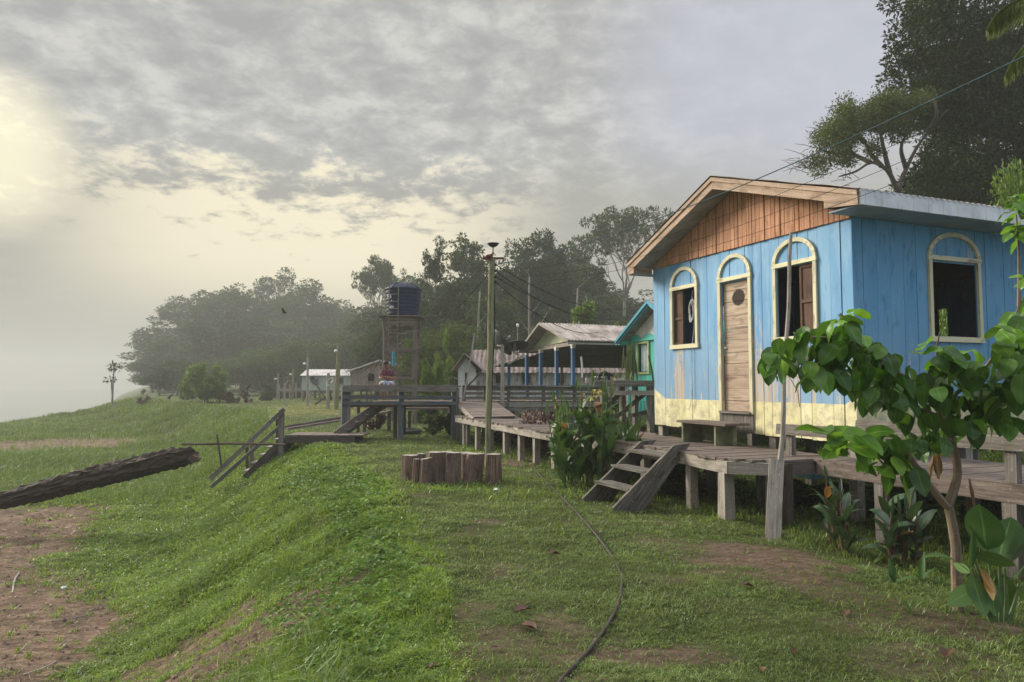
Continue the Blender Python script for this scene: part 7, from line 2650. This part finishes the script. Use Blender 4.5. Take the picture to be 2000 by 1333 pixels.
Ed = [(0, 1), (1, 2), (2, 3), (3, 4), (4, 5), (5, 6), (6, 7), (7, 8), (0, 9), (9, 10), (10, 11), (11, 12), (12, 13), (13, 14), (0, 15), (15, 16), (16, 17), (17, 18), (18, 19), (19, 20), (3, 21), (21, 22), (22, 23), (23, 24), (24, 25), (3, 26), (26, 27), (27, 28), (28, 29), (29, 30)]
# five fingers on each hand
for hb_, sx in ((25, -1), (30, 1)):
    hx, hy, hz = J[hb_][:3]
    for f in range(4):
        i0 = len(J)
        J.append((hx + sx * .035, hy - .004, hz + .022 - .015 * f, .0085, .0085)); J.append((hx + sx * (.068 + .006 * (f in (1, 2))), hy + .018, hz + .020 - .016 * f, .0075, .0075))
        Ed += [(hb_, i0), (i0, i0 + 1)]
    i0 = len(J); J.append((hx + sx * .01, hy - .012, hz + .045, .0095, .0095)); J.append((hx + sx * .03, hy - .010, hz + .068, .0085, .0085)); Ed += [(hb_, i0), (i0, i0 + 1)]
bodyo = skin('body', J, Ed, M['skin'], per, PO)
# nose, ears are part of the head detail
mb = MB(); hc = PO + np.array([-.055, -.07, 1.18]) * k_
fwd = unit(np.array([-.35, -1, -.35])); rt = unit(np.cross(fwd, UP)); upv = np.cross(rt, fwd)


def blob(mb, c, r, sx=1., sy=1., sz=1., n=10):
    V = []
    for i in range(7):
        a = math.pi * i / 6
        for k in range(n):
            b = 2 * math.pi * k / n
            v = rt * math.sin(a) * math.cos(b) * sx + fwd * math.sin(a) * math.sin(b) * sy + upv * math.cos(a) * sz
            V.append(c + v * r)
    mb.add(V, [(i * n + k, (i + 1) * n + k, (i + 1) * n + (k + 1) % n, i * n + (k + 1) % n) for i in range(6) for k in range(n)])


blob(mb, hc + fwd * .088 - upv * .005, .016, .8, 1.1, 1.6)
for s_ in (-1, 1):
    blob(mb, hc + rt * s_ * .078, .022, .4, .8, 1.3)
blob(mb, hc + fwd * .075 - upv * .042, .02, 1.2, .5, .35)
mb.build('face_features', M['skin'], per, smooth=True)
mb = MB()
for s_ in (-1, 1):
    blob(mb, hc + fwd * .078 + rt * s_ * .03 + upv * .018, .012, 1.3, .5, .5); blob(mb, hc + fwd * .080 + rt * s_ * .03 + upv * .036, .016, 1.3, .4, .25)
mb.build('eyes', M['hair'], per, smooth=True)
mb = MB(); blob(mb, hc + upv * .035 - fwd * .018, .093, .92, 1.05, .86, 18); mb.build('hair', M['hair'], per, smooth=True)
SJ = [(0, .05, .56, .155, .12), (0, .06, .70, .15, .112), (0, .04, .83, .172, .115), (0, .01, .94, .160, .10), (-.005, 0, .985, .08, .07), (.19, .01, .94, .078, .078), (.235, -.035, .77, .066, .066), (-.19, .01, .94, .078, .078), (-.235, -.035, .77, .066, .066)]
SJ = [tuple(q * k_ for q in j) for j in SJ]
skin('shirt', SJ, [(0, 1), (1, 2), (2, 3), (3, 4), (3, 5), (5, 6), (3, 7), (7, 8)], shm, per, PO)
HJ = [(0, .05, .54, .16, .115), (.10, -.02, .525, .108, .10), (.145, -.31, .54, .098, .092), (-.10, -.02, .525, .108, .10), (-.165, -.31, .54, .098, .092)]
HJ = [tuple(q * k_ for q in j) for j in HJ]
skin('shorts', HJ, [(0, 1), (1, 2), (0, 3), (3, 4)], M['shorts'], per, PO)

# black cat with arched back on the ledge
CO = atY(1181, 741, 14.4); CO[2] = zj
ct_ = thing('black_cat', 'black cat with arched back and lowered head standing on the high plank ledge', 'cat', CO)
c_ = .92
CJ = [(-.10, 0, .13, .040, .045), (-.04, 0, .17, .045, .05), (.03, 0, .165, .042, .046), (.09, 0, .13, .036, .038), (.135, -.01, .125, .022, .024), (.165, -.02, .105, .028, .026), (.195, -.025, .09, .013, .012),
      (-.115, .025, .085, .020, .024), (-.105, .025, .045, .012, .012), (-.125, .025, .008, .012, .010), (-.115, -.025, .085, .020, .024), (-.10, -.025, .045, .012, .012), (-.12, -.025, .008, .012, .010),
      (.085, .022, .075, .016, .018), (.09, .022, .04, .010, .010), (.095, .022, .008, .011, .009), (.095, -.022, .075, .016, .018), (.105, -.022, .04, .010, .010), (.11, -.022, .008, .011, .009),
      (-.15, 0, .12, .013, .013), (-.185, 0, .08, .010, .010), (-.20, 0, .04, .009, .009)]
CJ = [(x * c_, y, z * c_, a, b) for x, y, z, a, b in CJ]
skin('body', CJ, [(0, 1), (1, 2), (2, 3), (3, 4), (4, 5), (5, 6), (0, 7), (7, 8), (8, 9), (0, 10), (10, 11), (11, 12), (3, 13), (13, 14), (14, 15), (3, 16), (16, 17), (17, 18), (0, 19), (19, 20), (20, 21)], M['furblack'], ct_, CO, root=1)
mb = MB()
for s_ in (-1, 1):
    e = CO + np.array([.155 * c_, -.02 + s_ * .016, .125 * c_]); mb.add([e + np.array([-.008, 0, 0]), e + np.array([.010, 0, 0]), e + np.array([0, s_ * .008, .024]), e + np.array([0, s_ * .006, 0])], [(0, 1, 2), (1, 3, 2), (3, 0, 2)])
mb.build('ears', M['furblack'], ct_)


def bird(px, py, Y, s_, label, fly=True):
    o_ = atY(px, py, Y)
    t = thing('black_bird', label, 'bird', o_)
    if fly:
        BJ = [(-.16, 0, 0, .02, .012), (-.08, 0, .0, .05, .035), (.04, 0, .01, .055, .045), (.12, 0, .02, .03, .03), (.16, 0, .02, .012, .012)]
        skin('body', [tuple(q * s_ for q in j) for j in BJ], [(0, 1), (1, 2), (2, 3), (3, 4)], M['furblack'], t, o_, root=2)
        mb = MB()
        for sg, up_z in ((-1, .26), (1, .12)):
            ws = [(.08, .0, .02), (.06, .14, up_z * .55), (-.02, .34, up_z), (-.10, .30, up_z * .85), (-.10, .14, up_z * .45), (-.08, 0, .01)]
            P5 = [o_ + np.array([x * s_, sg * y * s_ * .8, z * s_ * 1.2]) for x, y, z in ws]
            mb.poly(P5, (0, 0, .008 * s_))
        mb.build('wings', M['furblack'], t)
    else:
        BJ = [(-.20, 0, .14, .03, .02), (-.08, 0, .20, .08, .07), (.04, 0, .26, .08, .07), (.10, 0, .36, .035, .035), (.14, 0, .40, .04, .04), (.20, 0, .385, .012, .012), (-.02, .04, .10, .02, .02), (-.02, .04, 0, .014, .014), (-.02, -.04, .10, .02, .02), (-.02, -.04, 0, .014, .014)]
        skin('body', [tuple(q * s_ for q in j) for j in BJ], [(0, 1), (1, 2), (2, 3), (3, 4), (4, 5), (1, 6), (6, 7), (1, 8), (8, 9)], M['furblack'], t, o_, root=2)
    return t


bird(555, 612, 45, 1.0, 'small black bird flying low against the left forest')
q = hit(332, 783); b_ = bird(332, 783, float(q[1]), 1.6, 'black vulture-like bird standing on the far left lawn', False)
bird(484, 764, 56, 1.3, 'dark bird perched above the far dark red shrub', False)

for o in list(bpy.data.objects):
    if 'used' in o:
        del o['used']
